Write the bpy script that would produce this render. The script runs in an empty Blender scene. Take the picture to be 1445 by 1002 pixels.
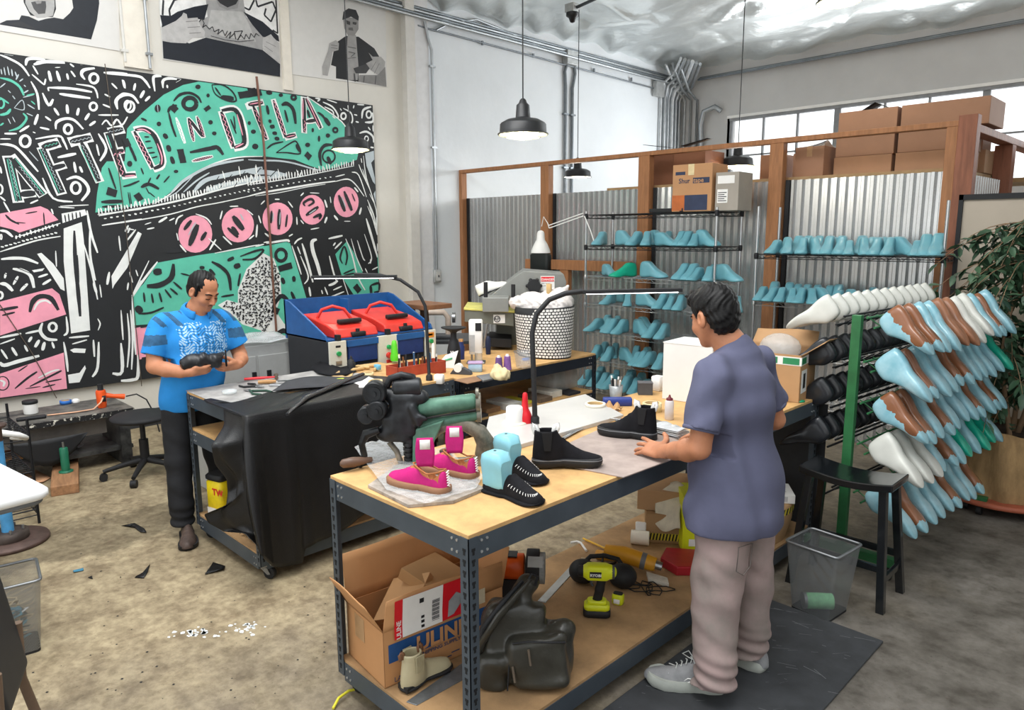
import bpy, math, random
import numpy as np
from math import sin, cos, pi, radians as rad, sqrt
from mathutils import Vector, Matrix, Euler
random.seed(7)
SC = bpy.context.scene
COL = SC.collection
# ---------------------------------------------------------------- camera
FOC, YAW, PIT, ROL, EYE = 1014.4, .7881, .168, -.0058, 1.9
_F = np.array([-sin(YAW)*cos(PIT), cos(YAW)*cos(PIT), -sin(PIT)])
_R0 = np.array([cos(YAW), sin(YAW), 0.]); _U0 = np.cross(_R0, _F)
_R = _R0*cos(ROL)+_U0*sin(ROL); _U = -_R0*sin(ROL)+_U0*cos(ROL)
_O = np.array([0, 0, EYE])
def ray(x, y): return _F+_R*(x-722.5)/FOC-_U*(y-501)/FOC
def onz(x, y, z=0.):
    d = ray(x, y); return _O+d*((z-EYE)/d[2])
def onx(x, y, X):
    d = ray(x, y); return _O+d*(X/d[0])
def ony(x, y, Y):
    d = ray(x, y); return _O+d*(Y/d[1])
cam = bpy.data.cameras.new('camera'); cam.sensor_width = 36; cam.lens = 36*FOC/1445
cam.clip_start = .05; cam.clip_end = 200
co = bpy.data.objects.new('camera', cam); COL.objects.link(co)
co.matrix_world = Matrix(((_R[0], _U[0], -_F[0], 0), (_R[1], _U[1], -_F[1], 0), (_R[2], _U[2], -_F[2], EYE), (0, 0, 0, 1)))
SC.camera = co
vs = SC.view_settings
vs.view_transform = 'Standard'; vs.look = 'None'; vs.gamma = 1; vs.use_curve_mapping = False
# ---------------------------------------------------------------- materials
def lin(h):
    if not isinstance(h, str): return tuple(h)
    h = h.lstrip('#'); v = [int(h[i:i+2], 16)/255 for i in (0, 2, 4)]
    return tuple(c/12.92 if c <= .04045 else ((c+.055)/1.055)**2.4 for c in v)
_M = {}
def mat(name, c='#888888', rough=.5, metal=0., var=.12, sc=12., bump=0., bsc=None, emit=0., alpha=1., trans=0., c2=None, coat=0., stretch=None, det=5., lo=.35, hi=.65, ior=1.45, spec=.5, sub=0.):
    if name in _M: return _M[name]
    m = bpy.data.materials.new(name); m.use_nodes = True; _M[name] = m
    nt = m.node_tree; N = nt.nodes; L = nt.links; b = N['Principled BSDF']
    c = lin(c); b.inputs['Roughness'].default_value = rough; b.inputs['Metallic'].default_value = metal
    b.inputs['IOR'].default_value = ior; b.inputs['Specular IOR Level'].default_value = spec
    if coat: b.inputs['Coat Weight'].default_value = coat; b.inputs['Coat Roughness'].default_value = .15
    if trans: b.inputs['Transmission Weight'].default_value = trans
    if alpha < 1: b.inputs['Alpha'].default_value = alpha
    if sub: b.inputs['Subsurface Weight'].default_value = sub; b.inputs['Subsurface Scale'].default_value = .01
    b.inputs['Base Color'].default_value = (*c, 1)
    if emit:
        b.inputs['Emission Color'].default_value = (*c, 1); b.inputs['Emission Strength'].default_value = emit
    if var or bump or c2:
        tc = N.new('ShaderNodeTexCoord'); mp = N.new('ShaderNodeMapping'); L.new(tc.outputs['Object'], mp.inputs['Vector'])
        if stretch: mp.inputs['Scale'].default_value = stretch
        n = N.new('ShaderNodeTexNoise'); n.inputs['Scale'].default_value = sc; n.inputs['Detail'].default_value = det; n.inputs['Roughness'].default_value = .6
        L.new(mp.outputs['Vector'], n.inputs['Vector'])
        r = N.new('ShaderNodeValToRGB'); r.color_ramp.elements[0].position = lo; r.color_ramp.elements[1].position = hi
        a = tuple(x*(1-var) for x in c); d = lin(c2) if c2 else tuple(min(1, x*(1+var)) for x in c)
        r.color_ramp.elements[0].color = (*a, 1); r.color_ramp.elements[1].color = (*d, 1)
        L.new(n.outputs['Fac'], r.inputs['Fac']); L.new(r.outputs['Color'], b.inputs['Base Color'])
        if bump:
            n2 = N.new('ShaderNodeTexNoise'); n2.inputs['Scale'].default_value = bsc or sc*4; n2.inputs['Detail'].default_value = 4
            L.new(mp.outputs['Vector'], n2.inputs['Vector'])
            bp = N.new('ShaderNodeBump'); bp.inputs['Strength'].default_value = 1; bp.inputs['Distance'].default_value = bump
            L.new(n2.outputs['Fac'], bp.inputs['Height']); L.new(bp.outputs['Normal'], b.inputs['Normal'])
    return m
# ---------------------------------------------------------------- mesh building
def rotm(rx=0, ry=0, rz=0): return Euler((rx, ry, rz)).to_matrix()
class MB:
    def __init__(s): s.v = []; s.f = []; s.m = []; s.sm = []; s.mi = 0
    def add(s, vs_, fs, mi=None, sm=False):
        o = len(s.v); s.v += [tuple(map(float, v)) for v in vs_]
        s.f += [tuple(i+o for i in f) for f in fs]; mi = s.mi if mi is None else mi
        s.m += [mi]*len(fs); s.sm += [sm]*len(fs); return s
    def box(s, a, b, mi=None, R=None, c=None):
        x0, y0, z0 = a; x1, y1, z1 = b
        v = [(x0, y0, z0), (x1, y0, z0), (x1, y1, z0), (x0, y1, z0), (x0, y0, z1), (x1, y0, z1), (x1, y1, z1), (x0, y1, z1)]
        if R is not None:
            c = Vector(c if c is not None else ((x0+x1)/2, (y0+y1)/2, (z0+z1)/2)); v = [R@(Vector(p)-c)+c for p in v]
        return s.add(v, [(0, 3, 2, 1), (4, 5, 6, 7), (0, 1, 5, 4), (1, 2, 6, 5), (2, 3, 7, 6), (3, 0, 4, 7)], mi)
    def cbox(s, c, d, mi=None, R=None):
        return s.box([c[i]-d[i]/2 for i in range(3)], [c[i]+d[i]/2 for i in range(3)], mi, R)
    def rbox(s, c, d, r, mi=None, R=None, n=4):
        """box with rounded vertical edges and small top/bottom chamfer"""
        w, h = d[0]/2, d[1]/2; r = min(r, w*.999, h*.999); pts = []
        for cx, cy, a0 in ((w-r, h-r, 0), (-w+r, h-r, 90), (-w+r, -h+r, 180), (w-r, -h+r, 270)):
            for k in range(n+1): a = rad(a0+90*k/n); pts.append((cx+r*cos(a), cy+r*sin(a)))
        e = min(r*.5, d[2]*.25); rings = []
        for z, q in ((-d[2]/2, e), (-d[2]/2+e, 0), (d[2]/2-e, 0), (d[2]/2, e)):
            ring = [Vector((x*(1-q/w), y*(1-q/h), z)) for x, y in pts]
            if R is not None: ring = [R@p for p in ring]
            rings.append([p+Vector(c) for p in ring])
        return s.loft(rings, mi=mi, sm=True)
    def loft(s, rings, cap=True, closed=True, mi=None, sm=True):
        n = len(rings[0]); v = [p for r in rings for p in r]; f = []
        for i in range(len(rings)-1):
            for j in range(n if closed else n-1):
                k = (j+1) % n; f.append((i*n+j, i*n+k, (i+1)*n+k, (i+1)*n+j))
        s.add(v, f, mi, sm)
        if cap: s.add(rings[0], [tuple(range(n))[::-1]], mi, False); s.add(rings[-1], [tuple(range(n))], mi, False)
        return s
    def tube(s, pts, r, n=8, mi=None, cap=True, closed=False, flat=1.):
        pts = [Vector(p) for p in pts]; k = len(pts); rr = r if isinstance(r, (list, tuple)) else [r]*k
        rings = []; up = None
        for i, p in enumerate(pts):
            if closed: t = pts[(i+1) % k]-pts[i-1]
            else: t = pts[min(i+1, k-1)]-pts[max(i-1, 0)]
            if t.length < 1e-9: t = Vector((0, 0, 1))
            t.normalize()
            if up is None: up = Vector((0, 0, 1)) if abs(t.z) < .9 else Vector((1, 0, 0))
            a = t.cross(up)
            if a.length < 1e-5: a = t.orthogonal()
            a.normalize(); b = a.cross(t); up = b
            rings.append([p+(a*cos(2*pi*j/n)+b*sin(2*pi*j/n)*flat)*rr[i] for j in range(n)])
        if closed: rings.append(rings[0]); cap = False
        return s.loft(rings, cap=cap, mi=mi)
    def cyl(s, a, b, r, r2=None, n=12, mi=None, cap=True): return s.tube([a, b], [r, r if r2 is None else r2], n, mi, cap)
    def lathe(s, prof, c=(0, 0, 0), n=20, mi=None, R=None, cap=True, sx=1., sy=1.):
        rings = []
        for r, z in prof:
            ring = [Vector((r*cos(2*pi*j/n)*sx, r*sin(2*pi*j/n)*sy, z)) for j in range(n)]
            if R is not None: ring = [R@p for p in ring]
            rings.append([p+Vector(c) for p in ring])
        return s.loft(rings, cap=cap, mi=mi)
    def ball(s, c, r, n=12, mi=None, R=None):
        r = (r, r, r) if not isinstance(r, (tuple, list)) else r; rings = []; m = max(6, n//2+2)
        for i in range(m+1):
            t = pi*i/m; q = max(sin(t), .01)
            ring = [Vector((r[0]*q*cos(2*pi*j/n), r[1]*q*sin(2*pi*j/n), -r[2]*cos(t))) for j in range(n)]
            if R is not None: ring = [R@p for p in ring]
            rings.append([p+Vector(c) for p in ring])
        return s.loft(rings, mi=mi)
    def prism(s, poly, f0, f1, mi=None, sm=False):
        """poly: 2D points; f0,f1: functions mapping (u,v)->3D for both faces"""
        a = [f0(*p) for p in poly]; b = [f1(*p) for p in poly]; n = len(poly)
        s.add(a+b, [tuple(range(n))[::-1], tuple(range(n, 2*n))]+[(i, (i+1) % n, (i+1) % n+n, i+n) for i in range(n)], mi, sm); return s
    def px(s, poly, x0, x1, mi=None): return s.prism(poly, lambda u, v: (x0, u, v), lambda u, v: (x1, u, v), mi)
    def py(s, poly, y0, y1, mi=None): return s.prism(poly, lambda u, v: (u, y0, v), lambda u, v: (u, y1, v), mi)
    def pz(s, poly, z0, z1, mi=None): return s.prism(poly, lambda u, v: (u, v, z0), lambda u, v: (u, v, z1), mi)
    def grid(s, fn, nu, nv, mi=None, th=0.):
        v = [Vector(fn(i/nu, j/nv)) for i in range(nu+1) for j in range(nv+1)]
        f = [(i*(nv+1)+j, (i+1)*(nv+1)+j, (i+1)*(nv+1)+j+1, i*(nv+1)+j+1) for i in range(nu) for j in range(nv)]
        return s.add(v, f, mi, True)
    def xf(s, M):
        s.v = [tuple(M@Vector(p)) for p in s.v]; return s
    def build(s, name, mats, parent=None, bevel=0., solid=0., sub=0, auto=True):
        me = bpy.data.meshes.new(name); me.from_pydata(s.v, [], s.f)
        for m_ in (mats if isinstance(mats, (list, tuple)) else [mats]): me.materials.append(m_)
        me.polygons.foreach_set('material_index', s.m); me.polygons.foreach_set('use_smooth', s.sm)
        me.update(); o = bpy.data.objects.new(name, me); COL.objects.link(o)
        if parent: o.parent = parent
        if solid: q = o.modifiers.new('s', 'SOLIDIFY'); q.thickness = solid; q.offset = 0
        if sub: q = o.modifiers.new('u', 'SUBSURF'); q.levels = sub; q.render_levels = sub
        if bevel: q = o.modifiers.new('b', 'BEVEL'); q.width = bevel; q.segments = 2; q.limit_method = 'ANGLE'; q.angle_limit = rad(40); q.harden_normals = False
        return o
def tag(o, label, cat=None, group=None, kind=None):
    if label: o['label'] = label
    if cat: o['category'] = cat
    if group: o['group'] = group
    if kind: o['kind'] = kind
    return o
def thing(name, label, cat, loc=(0, 0, 0), rz=0., group=None, rot=None):
    o = bpy.data.objects.new(name, None); COL.objects.link(o); o.empty_display_size = .1
    o.location = Vector([float(q) for q in loc]); o.rotation_euler = rot or (0, 0, rz); return tag(o, label, cat, group)
def struct(o): o['kind'] = 'structure'; return o
KIDS = {}
def kids(o): return [c for c in COL.objects if c.parent == o]
def dup(root, loc, rz=None, label=None, group=None, scale=None, rot=None):
    r = root.copy(); COL.objects.link(r); r.location = Vector([float(q) for q in loc])
    if rot is not None: r.rotation_euler = rot
    elif rz is not None: r.rotation_euler = (0, 0, rz)
    if label: r['label'] = label
    if group: r['group'] = group
    if scale: r.scale = (scale,)*3 if not isinstance(scale, tuple) else scale
    for c in kids(root):
        d = c.copy(); COL.objects.link(d); d.parent = r
        for g in kids(c):
            e = g.copy(); COL.objects.link(e); e.parent = d
    return r
def text_mesh(mb, txt, size, fn, mi=0, al='LEFT', bold=0., sx=1.):
    """adds the letters of txt as flat faces through fn(u,v)->3D"""
    cu = bpy.data.curves.new('t', 'FONT'); cu.body = txt; cu.size = size; cu.align_x = al; cu.offset = bold; cu.resolution_u = 2
    ob = bpy.data.objects.new('t', cu); COL.objects.link(ob); dg = bpy.context.evaluated_depsgraph_get(); dg.update()
    me = bpy.data.meshes.new_from_object(ob.evaluated_get(dg))
    mb.add([fn(v.co.x*sx, v.co.y) for v in me.vertices], [tuple(p.vertices) for p in me.polygons], mi)
    bpy.data.objects.remove(ob); bpy.data.curves.remove(cu); bpy.data.meshes.remove(me)
# ---------------------------------------------------------------- sculpting with distance fields
def smin(a, b, k):
    h = np.clip(.5+.5*(b-a)/k, 0, 1); return b*(1-h)+a*h-k*h*(1-h)
class SDF:
    def __init__(s, lo, hi, res):
        s.lo = np.array(lo, float); s.res = res
        ax = [np.arange(lo[i], hi[i]+res, res, dtype=np.float32) for i in range(3)]
        s.n = [len(a) for a in ax]; s.ax = ax; s.d = np.full(s.n, 1., np.float32)
    def _sub(s, lo, hi):
        i0 = [max(0, int((lo[k]-s.lo[k])/s.res)) for k in range(3)]; i1 = [min(s.n[k], int((hi[k]-s.lo[k])/s.res)+2) for k in range(3)]
        if any(i1[k] <= i0[k] for k in range(3)): return None
        sl = tuple(slice(i0[k], i1[k]) for k in range(3))
        X, Y, Z = np.meshgrid(*[s.ax[k][sl[k]] for k in range(3)], indexing='ij', sparse=True)
        return sl, X, Y, Z
    def _mix(s, sl, d, k, cut):
        if cut: s.d[sl] = -smin(-s.d[sl], d, k) if k else np.maximum(s.d[sl], -d)
        else: s.d[sl] = smin(s.d[sl], d, k) if k else np.minimum(s.d[sl], d)
        return s
    def cone(s, a, b, r1, r2, k=.01, cut=False, sq=None):
        """round cone, optional squash: (axis vector, factor)"""
        a = np.array(a, float); b = np.array(b, float); m = max(r1, r2)+k*1.5+.02
        if sq: m *= max(1, sq[1])
        q = s._sub(np.minimum(a, b)-m, np.maximum(a, b)+m)
        if q is None: return s
        sl, X, Y, Z = q; ab = b-a; L = max(ab@ab, 1e-9)
        t = np.clip(((X-a[0])*ab[0]+(Y-a[1])*ab[1]+(Z-a[2])*ab[2])/L, 0, 1)
        dx, dy, dz = X-a[0]-ab[0]*t, Y-a[1]-ab[1]*t, Z-a[2]-ab[2]*t
        if sq:
            w = np.array(sq[0], float); w /= np.linalg.norm(w); p = dx*w[0]+dy*w[1]+dz*w[2]; g = 1/sq[1]-1
            dx, dy, dz = dx+w[0]*p*g, dy+w[1]*p*g, dz+w[2]*p*g
        d = np.sqrt(dx*dx+dy*dy+dz*dz)-(r1+(r2-r1)*t)
        return s._mix(sl, d.astype(np.float32), k, cut)
    def chain(s, pts, k=.01, **kw):
        for p, q in zip(pts, pts[1:]): s.cone(p[:3], q[:3], p[3], q[3], k, **kw)
        return s
    def ell(s, c, r, k=.01, R=None, cut=False):
        c = np.array(c, float); r = np.array(r, float); m = r.max()+k*1.5+.02
        q = s._sub(c-m, c+m)
        if q is None: return s
        sl, X, Y, Z = q; P = [X-c[0], Y-c[1], Z-c[2]]
        if R is not None:
            R = np.array(R); P = [R[0][j]*P[0]+R[1][j]*P[1]+R[2][j]*P[2] for j in range(3)]
        k0 = np.sqrt(sum((P[i]/r[i])**2 for i in range(3))); k1 = np.sqrt(sum((P[i]/r[i]**2)**2 for i in range(3)))
        d = k0*(k0-1)/np.maximum(k1, 1e-6)
        return s._mix(sl, d.astype(np.float32), k, cut)
    def box(s, c, h, k=.005, R=None, rd=.005, cut=False):
        c = np.array(c, float); h = np.array(h, float); m = np.linalg.norm(h)+k*1.5+.02
        q = s._sub(c-m, c+m)
        if q is None: return s
        sl, X, Y, Z = q; P = [X-c[0], Y-c[1], Z-c[2]]
        if R is not None:
            R = np.array(R); P = [R[0][j]*P[0]+R[1][j]*P[1]+R[2][j]*P[2] for j in range(3)]
        Q = [np.abs(P[i])-h[i]+rd for i in range(3)]
        d = np.sqrt(sum(np.maximum(v, 0)**2 for v in Q))+np.minimum(np.maximum(np.maximum(Q[0], Q[1]), Q[2]), 0)-rd
        return s._mix(sl, d.astype(np.float32), k, cut)
    def plane(s, p, n, cut_above=True):
        n = np.array(n, float); n /= np.linalg.norm(n); X, Y, Z = np.meshgrid(*s.ax, indexing='ij', sparse=True)
        s.d = np.maximum(s.d, (X-p[0])*n[0]+(Y-p[1])*n[1]+(Z-p[2])*n[2]).astype(np.float32); return s
    def warp(s, fn):
        X, Y, Z = np.meshgrid(*s.ax, indexing='ij', sparse=True); s.d = (s.d+fn(X, Y, Z)).astype(np.float32); return s
    def mesh(s):
        """surface nets"""
        d = s.d; ins = d < 0; nx, ny, nz = d.shape
        c = np.zeros((nx-1, ny-1, nz-1), np.int8)
        for i in (0, 1):
            for j in (0, 1):
                for k in (0, 1): c += ins[i:nx-1+i, j:ny-1+j, k:nz-1+k]
        act = (c > 0) & (c < 8); I = np.argwhere(act); idx = np.full(act.shape, -1, np.int64); idx[act] = np.arange(len(I))
        acc = np.zeros((len(I), 3)); cnt = np.zeros(len(I)); off = [(i, j, k) for i in (0, 1) for j in (0, 1) for k in (0, 1)]
        for a in off:
            for b in off:
                if sum(b)-sum(a) == 1 and all(b[q] >= a[q] for q in range(3)):
                    va = d[I[:, 0]+a[0], I[:, 1]+a[1], I[:, 2]+a[2]]; vb = d[I[:, 0]+b[0], I[:, 1]+b[1], I[:, 2]+b[2]]
                    m = (va < 0) != (vb < 0); t = np.where(m, va/np.where(m, va-vb, 1), 0)
                    for q in range(3): acc[:, q] += m*(a[q]+(b[q]-a[q])*t)
                    cnt += m
        V = s.lo+(I+acc/cnt[:, None])*s.res; F = []
        for ax_ in range(3):
            e = [slice(None)]*3; g = [slice(None)]*3; e[ax_] = slice(0, -1); g[ax_] = slice(1, None)
            A = ins[tuple(e)]; B = ins[tuple(g)]; X = np.argwhere(A != B)
            u, v = [(1, 2), (2, 0), (0, 1)][ax_]
            X = X[(X[:, u] > 0) & (X[:, v] > 0) & (X[:, u] < d.shape[u]-1) & (X[:, v] < d.shape[v]-1)]
            fl = A[tuple(X.T)]
            def at(du, dv):
                Y = X.copy(); Y[:, u] += du; Y[:, v] += dv; return idx[tuple(Y.T)]
            q = np.stack([at(-1, -1), at(0, -1), at(0, 0), at(-1, 0)], 1); q[~fl] = q[~fl][:, ::-1]; F.append(q)
        return V, np.concatenate(F)
    def build(s, name, m, parent=None, smooth=2, off=(0, 0, 0), fn=None):
        V, F = s.mesh(); V = V-np.array(off)
        me = bpy.data.meshes.new(name); me.vertices.add(len(V)); me.vertices.foreach_set('co', V.astype(np.float32).ravel())
        me.loops.add(F.size); me.loops.foreach_set('vertex_index', F.astype(np.int32).ravel())
        me.polygons.add(len(F)); me.polygons.foreach_set('loop_start', np.arange(0, F.size, 4, dtype=np.int32)); me.polygons.foreach_set('loop_total', np.full(len(F), 4, np.int32))
        ms = m if isinstance(m, (list, tuple)) else [m]
        for q in ms: me.materials.append(q)
        if fn is not None:
            C = V[F].mean(1)+np.array(off); me.polygons.foreach_set('material_index', fn(C).astype(np.int32))
        me.polygons.foreach_set('use_smooth', np.ones(len(F), bool)); me.update(calc_edges=True)
        o = bpy.data.objects.new(name, me); COL.objects.link(o)
        if parent: o.parent = parent
        if smooth: q = o.modifiers.new('sm', 'SMOOTH'); q.factor = .5; q.iterations = smooth
        return o
# ================================================================ SETTING
XL, YB, ZC = -7.6, 12.0, 4.8
def floor_mat():
    m = bpy.data.materials.new('concrete_floor'); m.use_nodes = True; nt = m.node_tree; N = nt.nodes; L = nt.links; b = N['Principled BSDF']
    tc = N.new('ShaderNodeTexCoord')
    def noise(sc, det=6, st=None):
        mp = N.new('ShaderNodeMapping'); L.new(tc.outputs['Object'], mp.inputs['Vector'])
        if st: mp.inputs['Scale'].default_value = st
        n = N.new('ShaderNodeTexNoise'); n.inputs['Scale'].default_value = sc; n.inputs['Detail'].default_value = det; n.inputs['Roughness'].default_value = .62
        L.new(mp.outputs['Vector'], n.inputs['Vector']); return n.outputs['Fac']
    def ramp(f, p0, c0, p1, c1):
        r = N.new('ShaderNodeValToRGB'); r.color_ramp.elements[0].position = p0; r.color_ramp.elements[1].position = p1
        r.color_ramp.elements[0].color = (*c0, 1); r.color_ramp.elements[1].color = (*c1, 1); L.new(f, r.inputs['Fac']); return r.outputs['Color']
    def mix(f, a, c, bt='MIX'):
        x = N.new('ShaderNodeMixRGB'); x.blend_type = bt
        if isinstance(f, float): x.inputs[0].default_value = f
        else: L.new(f, x.inputs[0])
        L.new(a, x.inputs[1]); L.new(c, x.inputs[2]); return x.outputs[0]
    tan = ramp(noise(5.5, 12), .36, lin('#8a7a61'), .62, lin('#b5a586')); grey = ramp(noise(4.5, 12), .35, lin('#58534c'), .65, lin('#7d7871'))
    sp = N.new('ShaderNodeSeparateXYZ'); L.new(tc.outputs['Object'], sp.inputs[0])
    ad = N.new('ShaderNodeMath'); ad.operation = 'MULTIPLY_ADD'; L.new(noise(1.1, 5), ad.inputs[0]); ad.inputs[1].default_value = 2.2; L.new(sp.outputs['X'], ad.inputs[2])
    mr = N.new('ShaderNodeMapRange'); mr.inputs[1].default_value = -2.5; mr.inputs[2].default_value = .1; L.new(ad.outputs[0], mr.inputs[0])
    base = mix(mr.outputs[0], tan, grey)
    # older slab patch with a sharp edge in front of the bench
    ad2 = N.new('ShaderNodeMath'); ad2.operation = 'MULTIPLY_ADD'; L.new(noise(2.2, 8), ad2.inputs[0]); ad2.inputs[1].default_value = .9; L.new(sp.outputs['X'], ad2.inputs[2])
    a3 = N.new('ShaderNodeMath'); a3.operation = 'ADD'; a3.inputs[1].default_value = 4.55; L.new(ad2.outputs[0], a3.inputs[0])
    ab = N.new('ShaderNodeMath'); ab.operation = 'ABSOLUTE'; L.new(a3.outputs[0], ab.inputs[0])
    pt = ramp(ab.outputs[0], .3, (.5, .5, .49), .36, (1, 1, 1))
    base = mix(.75, base, pt, 'MULTIPLY')
    st = ramp(noise(9, 8), .33, (.45, .42, .38), .45, (1, 1, 1)); base = mix(.35, base, st, 'MULTIPLY')
    ck = ramp(noise(60, 3), .30, (.3, .28, .26), .37, (1, 1, 1)); base = mix(.45, base, ck, 'MULTIPLY')
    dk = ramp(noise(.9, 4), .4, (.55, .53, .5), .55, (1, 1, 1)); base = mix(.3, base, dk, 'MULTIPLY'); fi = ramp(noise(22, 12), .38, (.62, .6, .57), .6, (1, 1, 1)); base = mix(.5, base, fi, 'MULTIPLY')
    L.new(base, b.inputs['Base Color']); b.inputs['Roughness'].default_value = .62; b.inputs['Specular IOR Level'].default_value = .35
    bp = N.new('ShaderNodeBump'); bp.inputs['Distance'].default_value = .004; L.new(noise(30, 6), bp.inputs['Height']); L.new(bp.outputs['Normal'], b.inputs['Normal'])
    return m
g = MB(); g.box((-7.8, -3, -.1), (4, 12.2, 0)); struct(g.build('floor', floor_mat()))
M_wallL = mat('painted_wall', '#dcd8cf', .7, var=.05, sc=1.3, bump=.003, bsc=9)
M_wallB = mat('painted_wall_grey', '#c3c1bf', .7, var=.05, sc=1.1, bump=.003, bsc=9)
g = MB(); g.box((XL-.2, -.5, 0), (XL, 5.8, ZC+.5)); struct(g.build('wall_left', M_wallL)); g = MB(); g.box((XL-.2, 5.8, 0), (XL, YB+.2, ZC+.5)); struct(g.build('wall_left_far', mat('painted_wall_cool', '#e3e8ec', .6, var=.04, sc=1.2, bump=.003, bsc=9)))
g = MB(); g.box((XL+.001, 5.66, 0), (XL+.10, 5.8, ZC)); struct(g.build('trim_1', mat('pilaster', '#d6d3cd', .6, var=.04)))
g = MB(); g.box((XL+.001, 5.8, 0), (XL+.035, 6.06, ZC)); struct(g.build('trim_2', mat('pilaster_w', '#dfdfe0', .6, var=.04)))
for i, y in enumerate((2.44, 4.05)):
    g = MB(); g.box((XL+.001, y, 3.46), (XL+.035, y+.25 if i == 0 else y+.1, ZC)); struct(g.build('trim_%d' % (i+3), mat('pilaster_c', '#e4ddd0', .6, var=.04)))
g = MB(); g.box((XL, -.5, 0), (XL+.02, 6.55, .17)); struct(g.build('baseboard_left', mat('base_dark', '#35363a', .5)))
# right wall with its strip of windows
wx0, wx1, wz0, wz1 = -6.6, 2.4, 2.55, 3.86
for i, (a, b) in enumerate((((XL, YB, 0), (4, YB+.2, wz0)), ((XL, YB, wz1), (4, YB+.2, ZC+.3)), ((XL, YB, wz0), (wx0, YB+.2, wz1)), ((wx1, YB, wz0), (4, YB+.2, wz1)))):
    pass
g = MB()
for a, b in (((XL, YB, 0), (4, YB+.2, wz0)), ((XL, YB, wz1), (4, YB+.2, ZC+.3)), ((XL, YB, wz0), (wx0, YB+.2, wz1)), ((wx1, YB, wz0), (4, YB+.2, wz1))): g.box(a, b)
struct(g.build('wall_right', M_wallB))
M_wframe = mat('window_metal', '#8b8c8e', .5, .2, var=.1); M_glass = mat('window_glass', '#eef4f6', .05, var=0, alpha=.07)
g = MB(); w = g
xs = [-6.6, -5.98, -5.389, -4.75, -4.05, -3.44, -2.73, -2.1, -1.47, -.84, -.2, .43, 1.06, 1.7, 2.4]
g.box((wx0, YB-.02, wz1-.05), (wx1, YB+.06, wz1)); g.box((wx0, YB-.02, wz0), (wx1, YB+.06, wz0+.05)); g.box((wx0, YB, 3.2), (wx1, YB+.05, 3.225))
for i, x in enumerate(xs): q = .045 if i % 3 == 0 else .013; g.box((x-q, YB+.0, wz0), (x+q, YB+.05, wz1))
fr = struct(g.build('window_1', M_wframe))
g = MB(); g.box((wx0, YB+.065, wz0), (wx1, YB+.075, wz1)); g.build('pane', M_glass, fr)
g = MB(); g.box((wx0-.04, YB-.03, wz1), (wx1, YB, wz1+.045)); struct(g.build('trim_5', mat('win_trim', '#eceae6', .5, var=.03)))
# foil ceiling, sagging between the joists
def foil():
    m = mat('foil_insulation', '#e3e8e8', .3, .6, var=.06, sc=2.2, bump=.035, bsc=2.6, spec=.6)
    return m
rng = np.random.RandomState(3)
cr = [(rng.uniform(-7, 2), rng.uniform(3, 12), rng.uniform(0, pi), rng.uniform(.2, .7), rng.uniform(.02, .06)) for _ in range(90)]
def ceil_fn(u, v):
    x = -7.62+u*11; y = 3.+v*9.05; z = ZC+.06+.05*abs(sin((y-.3)*pi/1.2))**.6*(1 if v < 1 else 0)
    for cx, cy, a, L, h in cr:
        dx, dy = x-cx, y-cy
        if abs(dx) > .9 or abs(dy) > .9: continue
        p = dx*cos(a)+dy*sin(a); q = -dx*sin(a)+dy*cos(a); z += h*math.exp(-(p/L)**2)*max(0, 1-abs(q)/.11)*(-1 if h > .04 else 1)
    z += .03*sin(x*3.1+y*1.3)+.02*sin(y*7.3+x*2.2)
    e = min(x+7.6, 12-y)
    if e < .5: z -= (.5-e)*.22+.02*sin(x*9+y*11)
    return (x, y, z)
g = MB(); g.grid(ceil_fn, 200, 170); struct(g.build('ceiling', foil()))
# dark torn seams of the foil at the corner
# ---------------------------------------------------------------- conduits
M_cond = mat('galvanised', '#a9adb0', .35, .7, var=.1, sc=6); M_condp = mat('conduit_painted', '#d5d3cd', .5, var=.06)
M_box = mat('junction_grey', '#b4b6b6', .45, .4)
def conduit(pts, r, label, m=None, group=None, straps=(), n=6):
    o = MB().tube(pts, r, n).build('conduit', m or M_cond); tag(o, label, 'conduit', group)
    g = MB()
    for p, ax in straps:
        p = Vector(p)
        if ax == 'z': g.box(p-Vector((r+.002, r*2.2, .012)), p+Vector((r*1.1, r*2.2, .012)))
        else: g.box(p-Vector((r+.002, .012, r*2.2)), p+Vector((r*1.1, .012, r*2.2)))
    if straps: g.build('strap', m or M_cond, o)
    return o
x = XL+.03
conduit([(x, 2.45, 3.5), (x, 2.45, 4.75)], .014, 'thin pipe on the wall right of the hooded man poster', M_condp, straps=[((x, 2.45, 3.6), 'z'), ((x, 2.45, 4.1), 'z')])
conduit([(x+.02, 2.66, 3.47), (x+.02, 2.66, 4.75)], .014, 'thin pipe on the wall left of the tattooed chest poster', M_cond, straps=[((x+.02, 2.66, 3.6), 'z'), ((x+.02, 2.66, 4.1), 'z')])
conduit([(x+.02, 6.0, 4.52), (x+.02, 6.04, 4.35), (x+.02, 6.1, 4.2), (x+.02, 6.1, 1.42)], .02, 'vertical pipe running down to the switch box beside the mural', M_cond, straps=[((x+.02, 6.1, 4.0), 'z'), ((x+.02, 6.1, 3.0), 'z')])
t = thing('light_switch', 'grey metal switch box on the wall at the foot of a pipe', 'switch', (XL+.02, 6.1, 1.34))
g = MB(); g.rbox((.03, 0, 0), (.06, .11, .17), .01); g.build('switch_box', M_box, t)
g = MB(); g.cbox((.063, 0, 0), (.008, .07, .12)); g.build('cover_plate', mat('plate', '#c9c9c6', .4), t)
g = MB(); g.cbox((.07, 0, .0), (.016, .014, .03)); g.build('toggle', mat('dkgrey', '#44464a', .5), t)
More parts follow.
